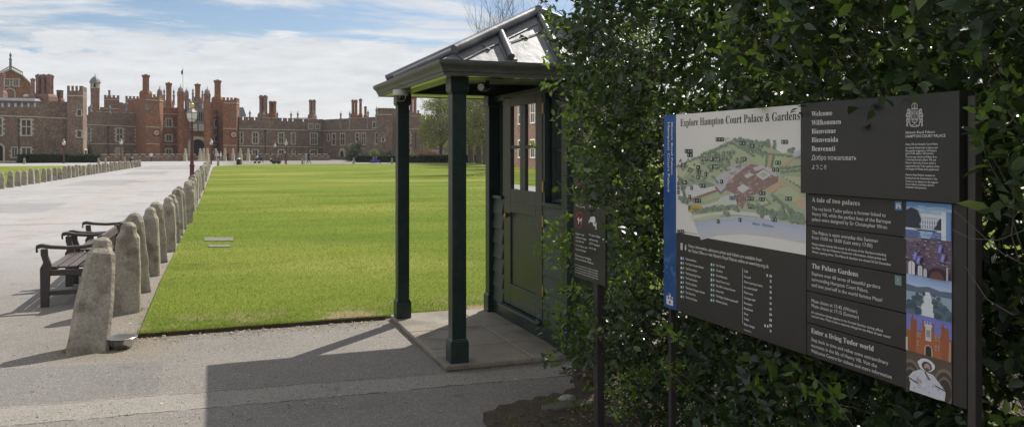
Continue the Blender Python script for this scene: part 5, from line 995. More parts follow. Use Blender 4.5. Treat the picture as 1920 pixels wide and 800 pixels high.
class Fac:
    """an upright facade plane between two ground points (photo column, depth)"""
    def __init__(s, px0, d0, px1, d1):
        s.p = W(px0, d=d0); q = W(px1, d=d1); s.t = (q-s.p).normalized(); s.n = Vector((s.t.y, -s.t.x, 0)); s.L = (q-s.p).length
        if s.n.dot(Vector((0, 0, 0))-s.p) < 0: s.n = -s.n
    def u(s, px):
        q = (px-960)/FP; r = Vector((q*CA+SA, -q*SA+CA, 0)); cr = r.x*s.t.y-r.y*s.t.x; k = (s.p.x*s.t.y-s.p.y*s.t.x)/cr; return (r*k-s.p).dot(s.t)
    def z(s, px, py): P = s.p+s.t*s.u(px); d = SA*P.x+CA*P.y; return CH+(HZ-py)/FP*d
    def w(s, u, z, o=0.): p = s.p+s.t*u+s.n*o; return (p.x, p.y, z)
    def box(s, mb, u0, u1, z0, z1, o0, o1, m=0):
        u0, u1 = min(u0, u1), max(u0, u1); P = [s.w(u0,z0,o0), s.w(u1,z0,o0), s.w(u1,z0,o1), s.w(u0,z0,o1), s.w(u0,z1,o0), s.w(u1,z1,o0), s.w(u1,z1,o1), s.w(u0,z1,o1)]
        mb.add(P, [(0,3,2,1),(4,5,6,7),(0,1,5,4),(1,2,6,5),(2,3,7,6),(3,0,4,7)], m)
    def pbox(s, mb, x0, y0, x1, y1, o0, o1, m=0): s.box(mb, s.u(x0), s.u(x1), s.z((x0+x1)/2, y1), s.z((x0+x1)/2, y0), o0, o1, m)
def wall(f, px0, px1, top0, top1, m, parent, depth=9., name='wall', z0=-.3, merlon=None, o=0., embr=None):
    """a range of wall whose top runs from top0 at px0 to top1 at px1, with merlons standing on it"""
    mb = MB(); u0, u1 = f.u(px0), f.u(px1); za, zb = f.z(px0, top0), f.z(px1, top1)
    mh = merlon[1] if merlon else 0.; P = lambda u, z, oo: f.w(u, z, oo)
    mb.add([P(u0,z0,o), P(u1,z0,o), P(u1,z0,-depth), P(u0,z0,-depth), P(u0,za-mh,o), P(u1,zb-mh,o), P(u1,zb-mh,-depth), P(u0,za-mh,-depth)], [(0,3,2,1),(4,5,6,7),(0,1,5,4),(1,2,6,5),(2,3,7,6),(3,0,4,7)])
    if merlon:
        w_ = merlon[0]; L = u1-u0; n = max(1, int(round((L+w_*.7)/(w_*1.7)))); g = (L-n*w_)/max(1, n-1) if n > 1 else 0
        for i in range(n):
            a = u0+i*(w_+g); zz = za+(zb-za)*((a-u0)/L); f.box(mb, a, a+w_, zz-mh-.001, zz-.10, o-.45, o-.001); f.box(mb, a-.06, a+w_+.06, zz-.0995, zz, o-.50, o+.05, 1)
        for sd in ((u0, u0+.45), (u1-.45, u1)):
            k = 0
            for j in range(1, int(min(depth, 8)/(w_*1.7))): f.box(mb, sd[0]+.001, sd[1]-.001, min(za, zb)-mh-.001, min(za, zb)-.05, o-j*w_*1.7-w_, o-j*w_*1.7)
    return mb.build(name, [m, m_dress], parent)
def ctower(f, px0, pxc, px1, dd, top, m, parent, mw=.44, mh=.62, back=9.):
    """square tower with one canted face at its right corner"""
    zt = f.z((px0+pxc)/2, top); a = Vector(f.w(f.u(px0), 0, 0)); b = Vector(f.w(f.u(pxc), 0, 0)); D = b.x*SA+b.y*CA; c = W(px1, d=D+dd); e = c-f.n*back; g = a-f.n*(back+dd); loop = [a, b, c, e, g]; mb = MB()
    mb.hexa([(p.x, p.y, -.3) for p in loop], [(p.x, p.y, zt-mh) for p in loop])
    for p, q in ((a, b), (b, c), (c, e)):
        L_ = (q-p).length; n_ = max(2, round((L_+.3)/(mw*1.7))); t_ = (q-p)/L_; nn = Vector((t_.y, -t_.x, 0)); pt = (L_-mw)/(n_-1)
        for i in range(n_): q0 = p+t_*(i*pt+.01); q1 = p+t_*(i*pt+mw-.01); l_ = [q0, q1, q1-nn*.35, q0-nn*.35]; mb.hexa([(v.x, v.y, zt-mh-.001) for v in l_], [(v.x, v.y, zt) for v in l_])
    mb.build('corner_tower', m, parent); k = MB(); z_ = zt-mh-.55
    for p, q in ((a, b), (b, c)): k.bar(Vector((p.x, p.y, z_)), Vector((q.x, q.y, z_)), .2, .16)
    k.build('cornice', m_dress, parent)
def courses(f, items, parent, m=m_dress, h=.16, o=.10, base=0.):
    mb = MB()
    for (x0, y0, x1, y1) in items:
        u0, u1 = f.u(x0), f.u(x1); za, zb = f.z(x0, y0), f.z(x1, y1); P = [f.w(u0,za-h,base), f.w(u1,zb-h,base), f.w(u1,zb-h,base+o), f.w(u0,za-h,base+o), f.w(u0,za,base), f.w(u1,zb,base), f.w(u1,zb,base+o), f.w(u0,za,base+o)]
        mb.add(P, [(0,3,2,1),(4,5,6,7),(0,1,5,4),(1,2,6,5),(2,3,7,6),(3,0,4,7)])
    mb.build('string_course', m, parent)
def window(f, x0, y0, x1, y1, nx, ny, parent, pane=None, base=0., stone=None, quoin=True):
    u0, u1 = f.u(x0), f.u(x1); u0, u1 = min(u0, u1), max(u0, u1); xm = (x0+x1)/2; z0, z1 = f.z(xm, y1), f.z(xm, y0); fw = min(.26, (u1-u0)*.16); mb = MB(); A_, B_ = base-.02, base+.14
    f.box(mb, u0, u0+fw, z0, z1, A_, B_); f.box(mb, u1-fw, u1, z0, z1, A_, B_); f.box(mb, u0+fw+.001, u1-fw-.001, z1-fw*.9, z1, A_, B_); f.box(mb, u0-.05, u1+.05, z0-.06, z0+fw*.7, A_-.001, B_+.05)
    if quoin:
        k = 0; z = z0+fw
        while z < z1-.3:
            if k % 2 == 0: f.box(mb, u0-.22, u0-.001, z, z+.32, A_, base+.06); f.box(mb, u1+.001, u1+.22, z, z+.32, A_, base+.06)
            z += .36; k += 1
    iw = (u1-u0-2*fw); mw = min(.15, iw*.12)
    for i in range(1, nx): c = u0+fw+iw*i/nx; f.box(mb, c-mw/2, c+mw/2, z0+fw*.7, z1-fw*.9-.001, A_, B_-.03)
    for j in range(1, ny): c = z0+(z1-z0)*j/ny+.1; f.box(mb, u0+fw+.001, u1-fw-.001, c-.07, c+.07, A_, B_-.035)
    w_ = mb.build('window', stone or m_dress, parent); g = MB(); f.box(g, u0+fw*.5, u1-fw*.5, z0+fw*.4, z1-fw*.5, base-.03, base+.03); g.build('pane', pane or m_pane, w_); return w_
def octo(mb, c, r, z0, z1, m=0, n=8, r1=None, merl=0.): mb.lathe([(r, z0), (r1 or r, z1)], (c[0], c[1], 0), n, m, smooth=False, rot=.5)
def chimney(px, ytop, ybase, wpx, d, parent, nsh=1, m=None, px2=None):
    """Tudor stack: plinth, octagonal shaft(s), spreading necking and cap"""
    m = m or m_bmid; c = W(px, d=d); s = d/FP; zt, zb = CH+(HZ-ytop)*s, CH+(HZ-ybase)*s; wd = wpx*s; mb = MB(); H = zt-zb
    R_ = Vector((CA, -SA, 0)); F_ = Vector((SA, CA, 0))
    def sq(cc, h, z): return [tuple(cc+(-R_-F_)*h+Vector((0,0,z))), tuple(cc+(R_-F_)*h+Vector((0,0,z))), tuple(cc+(R_+F_)*h+Vector((0,0,z))), tuple(cc+(-R_+F_)*h+Vector((0,0,z)))]
    c.z = 0
    def sqr(hx, hy, z): return [tuple(c+R_*a*hx+F_*b_*hy+Vector((0,0,z))) for a, b_ in ((-1,-1),(1,-1),(1,1),(-1,1))]
    mb.hexa(sqr(wd*.56, wd*.5, zb-4.), sqr(wd*.56, wd*.5, zb+H*.10)); mb.hexa(sqr(wd*.56, wd*.5, zb+H*.1001), sqr(wd*.47, wd*.40, zb+H*.20))
    rr = wd/nsh/2
    for i in range(nsh):
        for j in ((0,) if nsh == 1 else (0, 1)):
            cc = c+R_*((i+.5)*wd/nsh-wd/2)+F_*(j*rr*1.7-rr*.6 if nsh > 1 else 0); k = rr*.86
            mb.lathe([(k, zb+H*.18), (k*.96, zb+H*.26), (k*.90, zb+H*.30), (k*.90, zb+H*.84), (k*1.0, zb+H*.87), (k*1.0, zb+H*.90), (k*1.14, zb+H*.93), (k*1.16, zt-H*.02), (k*1.05, zt)], (cc.x, cc.y, 0), 8, 0, smooth=False, rot=.5)
            mb.lathe([(k*.45, zt), (k*.42, zt+H*.035)], (cc.x, cc.y, 0), 8, 1, smooth=False)
    return mb.build('chimney', [m, m_dark], parent)
def pinnacle(px, ytop, ybot, d, parent, m=m_grey, w=.30, name='pinnacle'):
    c = W(px, d=d); s = d/FP; zt, zb = CH+(HZ-ytop)*s, CH+(HZ-ybot)*s; H = zt-zb; mb = MB()
    mb.lathe([(w*1.25, zb), (w*1.1, zb+H*.06), (w, zb+H*.08), (w*.9, zb+H*.52), (w*1.25, zb+H*.55), (w*1.25, zb+H*.58), (w*.75, zb+H*.62), (w*.6, zb+H*.72), (w*1.0, zb+H*.79), (w*.9, zb+H*.84), (w*.35, zb+H*.90), (w*.12, zb+H*.97), (.02, zt)], (c.x, c.y, 0), 8, 0, smooth=False, rot=.5)
    return mb.build(name, m, parent)
def cupola(px, ytop, ybot, wpx, d, parent, m=m_grey, name='cupola', shaft=None):
    c = W(px, d=d); s = d/FP; zt, zb = CH+(HZ-ytop)*s, CH+(HZ-ybot)*s; r = wpx*s/2; H = zt-zb; mb = MB()
    mb.lathe([(r*1.08, zb), (r*1.12, zb+H*.05), (r*.98, zb+H*.10), (r*1.02, zb+H*.2), (r*.95, zb+H*.34), (r*.72, zb+H*.48), (r*.38, zb+H*.58), (r*.14, zb+H*.66), (r*.09, zb+H*.72), (r*.2, zb+H*.77), (r*.2, zb+H*.8), (r*.06, zb+H*.85), (.02, zt)], (c.x, c.y, 0), 8, 0, smooth=False, rot=.5)
    return mb.build(name, m, parent)
def turret(px, ytop, wpx, d, m, parent, zb=-.3, merl=True, name='turret', lit=None):
    c = W(px, d=d); s = d/FP; zt = CH+(HZ-ytop)*s; r = wpx*s/2/math.cos(math.pi/8); mb = MB(); mh = .75 if merl else 0
    mb.lathe([(r, zb), (r, zt-mh-.9), (r*1.05, zt-mh-.8), (r*1.05, zt-mh)], (c.x, c.y, 0), 8, 0, smooth=False, rot=.5)
    if merl:
        for i in range(8):
            a0 = 2*math.pi*(i+.5)/8; a1 = 2*math.pi*(i+1.5)/8; p0 = Vector((math.cos(a0), math.sin(a0), 0))*r*1.05; p1 = Vector((math.cos(a1), math.sin(a1), 0))*r*1.05
            for (t0, t1) in ((0, .26), (.42, .58), (.74, 1.)):
                q0 = p0.lerp(p1, t0); q1 = p0.lerp(p1, t1); loop = [q0*.84, q0, q1, q1*.84]; ctr = Vector((c.x, c.y, 0)); mb.hexa([tuple(ctr+v+Vector((0,0,zt-mh-.001))) for v in loop], [tuple(ctr+v+Vector((0,0,zt))) for v in loop])
    return mb.build(name, [m, m_dress], parent)
def arch(f, xc, yb, yt, wpx, parent, o=.25, m=m_dress, inner=.74, name='archway', dark=m_dark, pointed=.0):
    """a stone arch with a dark opening; xc centre, yb foot, yt top"""
    uc, z0, z1 = f.u(xc), f.z(xc, yb), f.z(xc, yt); hw = abs(f.u(xc+wpx/2)-f.u(xc-wpx/2))/2; n = 14
    def outl(h, top):
        sp_ = top-h*(1.0+pointed); pts = [(uc-h, z0)]
        for k in range(n+1): a = math.pi-math.pi*k/n; pts.append((uc+h*math.cos(a), sp_+h*(1+pointed)*math.sin(a)**(.85)))
        pts.append((uc+h, z0)); return pts
    A_, B_ = outl(hw, z1), outl(hw*inner, z1-hw*(1-inner)*1.1); mb = MB()
    for i in range(len(A_)-1):
        q = [f.w(*A_[i], o), f.w(*A_[i+1], o), f.w(*B_[i+1], o), f.w(*B_[i], o)]; mb.add(q, [(0,1,2,3)]); mb.add([f.w(*A_[i], 0), f.w(*A_[i+1], 0), f.w(*A_[i+1], o), f.w(*A_[i], o)], [(0,1,2,3)]); mb.add([f.w(*B_[i], 0), f.w(*B_[i+1], 0), f.w(*B_[i+1], o), f.w(*B_[i], o)], [(3,2,1,0)])
    a = mb.build(name, m, parent); g = MB(); g.add([f.w(u, z, max(.06, o-.48)) for u, z in B_], [tuple(range(len(B_)))]); g.build('opening', dark, a); return a
def pipe(f, px, y0, y1, parent, base=0.): mb = MB(); f.pbox(mb, px-.45, y0, px+.45, y1, base+.02, base+.14); f.pbox(mb, px-1.4, y0, px+1.4, y0+3.5, base+.02, base+.30); mb.build('downpipe', m_pipe, parent)
# ---- left projecting wing
f = Fac(-120, 121.5, 127, 128.); lw = thing('palace_wing', 'brown brick left wing of the palace with pale lead roof, nearest block at the left', 'palace wing', f.w(f.u(20), 0))
wall(f, -120, 66, 186.8, 189.5, m_bdark, lw, 24, merlon=None); wall(f, 66.05, 104, 189.3, 190, m_bdark, lw, 14, name='chimney_wall'); wall(f, 104.05, 127, 190, 191, m_bdark, lw, 14, name='end_wall')
mb = MB()   # battlements and the pale roof behind them
for k in range(9): x0 = -34+k*12.2; f.pbox(mb, x0, 193, x0+4.2, 200.5, .01, .06)
mb.build('embrasure', m_leadw, lw)
mb = MB(); f.box(mb, f.u(-120), f.u(66), f.z(20, 189), f.z(20, 188)+.35, -20, .25); P = [f.w(f.u(-120), f.z(0, 187), .2), f.w(f.u(66), f.z(66, 188), .2), f.w(f.u(62), f.z(66, 181), -6), f.w(f.u(-120), f.z(0, 179.5), -6)]; mb.add(P+[(p[0], p[1], p[2]-.5) for p in P], [(0,1,2,3),(7,6,5,4),(1,5,6,2)]); mb.build('roof', m_leadw, lw)
courses(f, [(-120,212.5,66,218.3),(66,218.3,127,221.3)], lw); courses(f, [(-120,301,30,301.5)], lw, h=.25)
window(f,38,222.5,61,255,2,2,lw); window(f,-12,219.5,6.5,254.5,2,2,lw); window(f,-60,219,-40,254,2,2,lw); window(f,21,275,34,296,2,1,lw); window(f,38.5,275,60.5,293.5,2,1,lw)
arch(f, -3, 306, 268, 26, lw, inner=.7); pipe(f, 35.5, 223, 298, lw)
chimney(83, 141, 186, 30, 133, lw, 3); chimney(61.5, 148, 182, 9, 131, lw, 1); chimney(112, 169.5, 189, 11, 136, lw, 2); chimney(2, 139, 178, 14, 134, lw, 1)
c = W(49.5, d=131); s = 131/FP; mb = MB(); mb.lathe([(5.5*s, 0), (4.8*s, 2.0*s), (3*s, 3.6*s), (.02, 4.8*s)], (c.x, c.y, CH+(HZ-181)*s), 14); mb.build('skylight', m_leadw, lw)
turret_f = Fac(125.5, 126.6, 156, 127.3)
st = MB(); u0, u1 = turret_f.u(125.6), turret_f.u(155.5); zt = turret_f.z(140, 161); tf = turret_f
e1 = Vector(tf.w(u1, 0, 0)); far = W(163, d=131.5); back = far+Vector((-1.5, 5, 0)); bl = Vector(tf.w(u0, 0, -7)); loop = [Vector(tf.w(u0, 0, 0)), e1, far, back, bl]
mb = MB(); mb.hexa([(p.x, p.y, -.3) for p in loop], [(p.x, p.y, zt-.8) for p in loop])
for a_, b_ in ((loop[0], loop[1]), (loop[1], loop[2]), (loop[2], loop[3])):
    L_ = (b_-a_).length; n_ = max(2, round(L_/.62)); t_ = (b_-a_)/L_; nn = Vector((t_.y, -t_.x, 0)); g_ = L_/n_
    for i in range(n_):
        q0 = a_+t_*(i*g_+(.0 if i == 0 else .05)); q1 = a_+t_*((i+1)*g_-.22 if i < n_-1 else L_); l_ = [q0, q1, q1-nn*.4, q0-nn*.4]; mb.hexa([(p.x, p.y, zt-.801) for p in l_], [(p.x, p.y, zt) for p in l_])
tu = mb.build('corner_turret', [m_bdark], lw)
courses(tf, [(125.8,178.5,155.4,179)], lw, o=.06); window(tf,144,205,154,218,1,1,lw); window(tf,143.5,244,154.5,258,1,1,lw); window(tf,146,284,151,291,1,1,lw,quoin=False)
f2 = Fac(155.7, 127.4, 162.8, 131.3); window(f2,156.4,279,162,293,1,1,lw,quoin=False)
# ---- the great hall gable behind
f = Fac(-60, 196, 60, 205); gh = thing('great_hall', 'gable of the great hall with pierced parapet and tall finial rising behind the left wing', 'hall', f.w(f.u(20), 0))
mb = MB(); G = [(-48,192),(-22,150),(-6,141),(19.5,128),(41,140),(57,156),(60,192)]; P = [(f.u(x), f.z(x, y_)) for x, y_ in G]
n_ = len(P); V_ = [f.w(u, z, 0) for u, z in P]+[f.w(u, z, -14) for u, z in P]; mb.add(V_, [tuple(range(n_)), tuple(reversed(range(n_, 2*n_)))]+[(i, (i+1) % n_, n_+(i+1) % n_, n_+i) for i in range(n_)]); mb.build('gable', m_bred, gh)
mb = MB()
for (xa, ya_, xb, yb_2) in ((-6,138,19.5,124),(19.5,124,42,136),(-6,143,19.5,130),(19.5,130,42,142),(42,142,57,157)): a_ = Vector(f.w(f.u(xa), f.z(xa, ya_), .15)); b_ = Vector(f.w(f.u(xb), f.z(xb, yb_2), .15)); mb.bar(a_, b_, .5, .28)
for k in range(13): x = -6+k*4; y_ = (138-(x+6)*.55) if x < 19.5 else (124+(x-19.5)*.53); f.pbox(mb, x-.5, y_, x+.5, y_+6, .05, .25)
mb.build('pierced_parapet', m_dress, gh); pinnacle(19.7, 97, 130, 200, gh, m_slate, .30, 'finial')
window(f,7.5,147.5,18.5,162,2,1,gh); window(f,23.5,147.5,36,162.5,2,1,gh); arch(f, 18, 182, 165, 22, gh, .2, inner=.8, dark=m_bmid)
# ---- range between the wing and the gatehouse
f = Fac(150, 160.5, 285, 168.); lr = thing('palace_range', 'two-storey brown brick range between the left turret and the red gatehouse', 'palace range', f.w(f.u(215), 0)); MER = (.85, .62)
wall(f, 150, 282, 208, 212, m_bdark, lr, 12, merlon=(.85, .72)); courses(f, [(150,232,282,238.2),(150,268,282,270.5)], lr)
for a_ in ((163.5,238,169.8,265,2,2),(216.5,239.5,231.5,266,2,2),(254.5,240,269,266.5,2,2)): window(f, *a_, lr)
for a_ in ((216,276,230.5,293.5,2,1),(254.5,276,269,293.5,2,1)): window(f, *a_, lr, m_blind)
pipe(f, 202.5, 236, 292, lr)
for x, y0, y1 in ((170.5,192,233),(205.8,195,234),(238,186,235),(267,204,236)): pinnacle(x, y0, y1, 161.5+(x-150)*.055, lr, m_grey, .28)
f3 = Fac(160, 182, 285, 188)
wall(f3, 195, 223.5, 178, 179, m_bmid, lr, 7, name='tower', merlon=(.5, .55)); wall(f3, 235, 267, 180, 181, m_bmid, lr, 7, name='tower', merlon=(.5, .55)); wall(f3, 165, 195, 200, 201, m_bmid, lr, 6, name='rear_range', merlon=(.8, .5)); wall(f3, 223.6, 235, 192, 193, m_bmid, lr, 6, name='rear_range', merlon=(.8, .5))
courses(f3, [(195,203,223,203.5),(235,186,267,186.5),(195,186,223.5,186.3)], lr); chimney(205, 169.5, 181, 5, 185, lr, 1)
d_ = 176.; turret(178.4, 166, 14.5, d_, m_bmid, lr, merl=False, name='clock_turret'); c = W(178.4, d=d_); s = d_/FP; mb = MB(); zb_ = CH+(HZ-166)*s
for i in range(8): a_ = 2*math.pi*(i+.5)/8; mb.lathe([(.14, 0), (.14, 1.1)], (c.x+.85*math.cos(a_), c.y+.85*math.sin(a_), zb_), 6, 0)
mb.lathe([(1.02, 0), (1.02, .18)], (c.x, c.y, zb_), 8, 0, False, .5); mb.lathe([(1.05, 1.1), (1.2, 1.25)], (c.x, c.y, zb_), 8, 0, False, .5); mb.lathe([(.45, .1), (.45, 1.1)], (c.x, c.y, zb_), 8, 2, False, .5); mb.lathe([(1.22, 1.26), (1.12, 1.5), (.95, 1.9), (.66, 2.3), (.3, 2.6), (.1, 2.75), (.05, 3.0)], (c.x, c.y, zb_), 8, 1, False, .5); mb.lathe([(.0, 2.95), (.14, 3.08), (.0, 3.2)], (c.x, c.y, zb_), 8, 0)
mb.build('lantern', [m_dress, m_slate, m_dark], lr)
# ---- gatehouse
f = Fac(268, 160, 452, 172.5); gt = thing('gatehouse', 'tall red brick gatehouse with central arch, corner towers and flagpole', 'gatehouse', f.w(f.u(362), 0))
fi = Fac(268, 164, 452, 176.5)
ctower(f, 273.5, 299, 306, 3.2, 177, m_bred, gt); ctower(f, 418.6, 443.5, 449, 3.4, 183, m_bred, gt)
wall(fi, 306, 334, 200, 202, m_bred, gt, 12, name='bay', merlon=(.5, .55)); wall(fi, 394, 419, 204, 206, m_bred, gt, 12, name='bay', merlon=(.5, .55)); wall(fi, 334.1, 393.9, 205, 207, m_bred, gt, 13, name='centre_bay', o=2.2)
fc = fi
mb = MB()   # pierced stone parapet of the centre
for (y0, y1) in ((204.5,207.5),(192,194.5)): fc.pbox(mb, 344, y0, 384, y1, 2.21, 2.7)
for k in range(15): x = 345+k*2.7; fc.pbox(mb, x-.45, 190, x+.45, 205, 2.25, 2.6)
for x in (349,356,363,370,378): fc.pbox(mb, x-1.6, 186.5, x+1.6, 192, 2.25, 2.6)
mb.build('pierced_parapet', m_grey, gt)
mb = MB(); fc.pbox(mb, 349, 206, 376.5, 247, 2.21, 3.1); fc.pbox(mb, 347.5, 212, 351.5, 242, 3.0, 3.3); fc.pbox(mb, 374, 212, 378, 242, 3.0, 3.3); fc.pbox(mb, 350, 229, 376, 231.5, 3.05, 3.35); fc.pbox(mb, 350, 208, 376, 210.5, 3.05, 3.35)
for k in range(5): x = 355+k*4; fc.pbox(mb, x-.5, 211, x+.5, 229, 3.05, 3.3)
fc.pbox(mb, 351.5, 233, 361, 246, 3.05, 3.25, 1); fc.pbox(mb, 364, 233, 374, 246, 3.05, 3.25, 1)
orl = mb.build('oriel_window', [m_grey, m_dress], gt); mb = MB(); fc.pbox(mb, 354, 212, 372, 228, 3.05, 3.15); mb.build('pane', m_pane, orl)
arch(Fac(fc.p.x, 1, 1, 1) if False else fc, 363.5, 293.5, 256, 36, gt, o=2.75, inner=.72)
for o_ in list(bpy.data.objects):
    pass
for (px, yt, ydome) in ((338.6, 172.5, 157.5), (388.5, 176, 161)):
    turret(px, yt, 11.6, 166.5, m_bred, gt, merl=False, name='octagonal_turret'); cupola(px, ydome, yt+.2, 10.5, 166.5, gt)
for (px, yt, yb_3, w_) in ((299.5,160,177,10),(350.,163.5,176,7.5)): cupola(px, yt, yb_3, w_, 178, gt); turret(px, yb_3, w_*.95, 178, m_bmid, gt, merl=False, name='rear_turret')
for a_ in ((273.5,141,178,15.5,174,1),(316.5,156,197,13,176,1),(370.5,158,188,12.5,182,1),(408,151,190,15.5,176,1)): chimney(*a_[:5], gt, a_[5], m_bred)
for x, y0, y1, d_ in ((307.8,165,198,168),(325.8,166.5,197,168),(361.6,165.5,188,168.5),(379.6,168,190,168.5),(344.8,171,190,168.5)): pinnacle(x, y0, y1, d_, gt, m_grey, .24)
courses(f, [(273.5,236.5,298.9,238.2),(418.6,240.2,443.4,241)], gt); courses(f, [(273.5,268.5,298.9,269.5),(418.6,271.5,443.4,272)], gt); courses(fi, [(306,212.5,334,213.5),(394,216,419,217),(306,237.5,334,238.5),(394,239.5,419,240.5),(306,269.8,334,270),(394,271.2,419,271.5)], gt)
for a_ in ((310,221.5,323,238,2,1),(310,251.5,323,265.5,2,1),(309.5,278,323,292,2,1),(400.8,223,413,239,2,1),(401,252.6,413,266,2,1),(400.5,278.5,413,292,2,1)): window(fi, *a_, gt, stone=m_dress)
window(f,274,195,277.5,204.5,1,1,gt,quoin=False)
def disc(f, px, py, rpx, o0, o1, parent, name, m, n=20):
    u, z = f.u(px), f.z(px, py); r = abs(f.u(px+rpx)-u); mb = MB(); P0 = [f.w(u+r*math.cos(2*math.pi*k/n), z+r*math.sin(2*math.pi*k/n), o0) for k in range(n)]; P1 = [f.w(u+r*math.cos(2*math.pi*k/n), z+r*math.sin(2*math.pi*k/n), o1) for k in range(n)]
    mb.add(P0+P1, [tuple(range(n)), tuple(range(n, 2*n))]+[(i, (i+1) % n, n+(i+1) % n, n+i) for i in range(n)]); return mb.build(name, m, parent)
m_pink = mat('painted_terracotta', (.62,.50,.48), .8); m_dred = mat('dark_red_panel', (.16,.05,.04), .9)
for x, y_ in ((293,249),(437.5,252.6)):
    mb = MB(); f.pbox(mb, x-5.5, y_-6, x+5.5, y_+6.5, .01, .08); mb.build('roundel_panel', m_dred, gt); o_ = disc(f, x, y_, 4.6, .081, .25, gt, 'roundel', m_pink); disc(f, x, y_, 3.4, .26, .30, o_, 'roundel_ring', m_dress); disc(f, x, y_, 1.9, .31, .5, o_, 'bust', mat('bust_terracotta', (.30,.16,.13), .9))
pipe(f, 417.6, 217, 292, gt, -3.6)
p = WD(343, 181, 172); q = WD(343, 124, 172); mb = MB(); mb.tube([p, q], [.07, .04], 8); fp_ = mb.build('flagpole', m_white, gt); mb = MB(); s = 172/FP
fl = [q+Vector((0,0,-.7)), q+Vector((-.10,-.05,-.75)), q+Vector((-.40,-.1,-1.2)), q+Vector((-.30,-.1,-1.9)), q+Vector((-.12,0,-1.8)), q+Vector((0,0,-1.7))]; mb.add([tuple(v) for v in fl]+[tuple(v+Vector((.03,.05,0))) for v in fl], [(0,1,2,3,4,5),(11,10,9,8,7,6)]+[(i, (i+1) % 6, 6+(i+1) % 6, 6+i) for i in range(6)]); mb.build('flag', mat('flag_cloth', (.05,.045,.08), .9), fp_)
mb = MB(); g4 = Fac(440, 184, 470, 186); mb.add([g4.w(g4.u(447), g4.z(450,218), 0), g4.w(g4.u(462), g4.z(460,218), 0), g4.w(g4.u(458.5), g4.z(458,201), -1), g4.w(g4.u(449), g4.z(450,201), -1), g4.w(g4.u(447), g4.z(450,218), -6), g4.w(g4.u(462), g4.z(460,218), -6)], [(0,1,2,3),(1,5,2),(0,3,4),(3,2,5,4)]); mb.build('slate_roof', m_slate, gt)
# ---- right range and its oblique corner
f = Fac(448, 173.5, 606, 190.); rr = thing('palace_range', 'long brown brick range right of the gatehouse, running to the bent corner', 'palace range', f.w(f.u(530), 0))
wall(f, 448, 605.5, 218.5, 223.5, m_bdark, rr, 12, merlon=(.85, .72)); courses(f, [(448,240.5,605.5,244.5),(448,272.5,605.5,275.5)], rr)
for a_ in ((472,247,484.4,269.5,2,2),(521,248,532.7,269.5,2,2),(581,248.5,595,271.5,3,2),(450,247,455,269.5,1,2)): window(f, *a_, rr)
for a_ in ((472,279.5,484,293.5,2,1),(521,279.5,533,293.5,2,1),(581,279.5,595,292.5,3,1)): window(f, *a_, rr)
window(f, 546,248,553.5,271,1,1, rr, m_bdark); window(f, 547,279,553,293,1,1, rr, m_bdark)
mb = MB(); Gx = [(574,243.5),(601,244.5),(601,231),(596,227),(590,221.5),(584,224),(574,231)]; P = [(f.u(x), f.z(x, y_)) for x, y_ in Gx]; n_ = len(P); mb.add([f.w(u, z, .12) for u, z in P]+[f.w(u, z, -2) for u, z in P], [tuple(range(n_)), tuple(reversed(range(n_, 2*n_)))]+[(i, (i+1) % n_, n_+(i+1) % n_, n_+i) for i in range(n_)]); mb.build('dormer', m_bdark, rr)
window(f,576.5,231,586.5,242,3,1,rr,base=.13,quoin=False); window(f,589.5,231.5,599.5,242.5,3,1,rr,base=.13,quoin=False)
for x, y0, y1 in ((468.5,205.5,241),(494.6,207,242),(520,208,242),(545.8,208.5,243),(558.3,207.5,243),(588.3,206,232)): pinnacle(x, y0, y1, 175.+(x-448)*.104-.3, rr, m_grey, .27)
pipe(f, 497, 244, 293, rr)
chimney(493.5, 180, 220, 15, 190, rr, 2, m_bmid); chimney(511, 190.5, 219, 13.5, 192, rr, 2, m_bred); chimney(585.6, 188, 221, 12.5, 199, rr, 2, m_bmid)
mb = MB(); g5 = Fac(545, 194, 606, 199); mb.add([g5.w(g5.u(545), g5.z(550,224), 0), g5.w(g5.u(604), g5.z(600,225), 0), g5.w(g5.u(590), g5.z(590,218.5), -4), g5.w(g5.u(560), g5.z(560,220), -4)], [(0,1,2,3)]); mb.build('roof', m_slate, rr)
f = Fac(605, 190, 716, 171.); rc = thing('palace_range', 'dark oblique brown brick range with a small arched door behind the yew', 'palace range', f.w(f.u(660), 0))
wall(f, 605, 716, 224.5, 218.5, m_bdark, rc, 12, merlon=(.85, .72)); courses(f, [(605,244.5,716,242.5)], rc)
for a_ in ((614,251,619,264.5,1,1),(623,249.5,630,272.5,1,2),(638.3,249,648,273,2,2),(667,248.5,674.5,266,1,2),(678,248.5,686.3,272,2,2),(703.8,247.5,713.8,270.5,2,2)): window(f, *a_, rc, quoin=False)
arch(f, 642.7, 294, 277.5, 11, rc, inner=.6, pointed=.25); mb = MB(); Gx = [(697,243),(716,243),(716,226),(706,219),(698,226)]; P = [(f.u(x), f.z(x, y_)) for x, y_ in Gx]; n_ = 5; mb.add([f.w(u, z, .12) for u, z in P]+[f.w(u, z, -2) for u, z in P], [tuple(range(n_)), tuple(reversed(range(n_, 2*n_)))]+[(i, (i+1) % n_, n_+(i+1) % n_, n_+i) for i in range(n_)]); mb.build('dormer', m_bdark, rc); window(f,700,227.5,711,240.5,2,1,rc,base=.13,quoin=False)
for x, y0, y1 in ((639,208.5,242),(656,207.5,242),(690,205,241),(706,198.5,240)): pinnacle(x, y0, y1, 190-(x-605)*.171-.5, rc, m_grey, .27)
chimney(664.5, 188, 220, 11.5, 186, rc, 2, m_bred); chimney(676, 186, 220, 6.5, 186, rc, 1, m_bred); chimney(685.2, 200, 220, 6, 185, rc, 1, m_bred)
f = Fac(713, 167, 900, 157.); rw = thing('palace_wing', 'brown brick right wing with square crenellated tower, mostly behind the kiosk and trees', 'palace wing', f.w(f.u(790), 0))
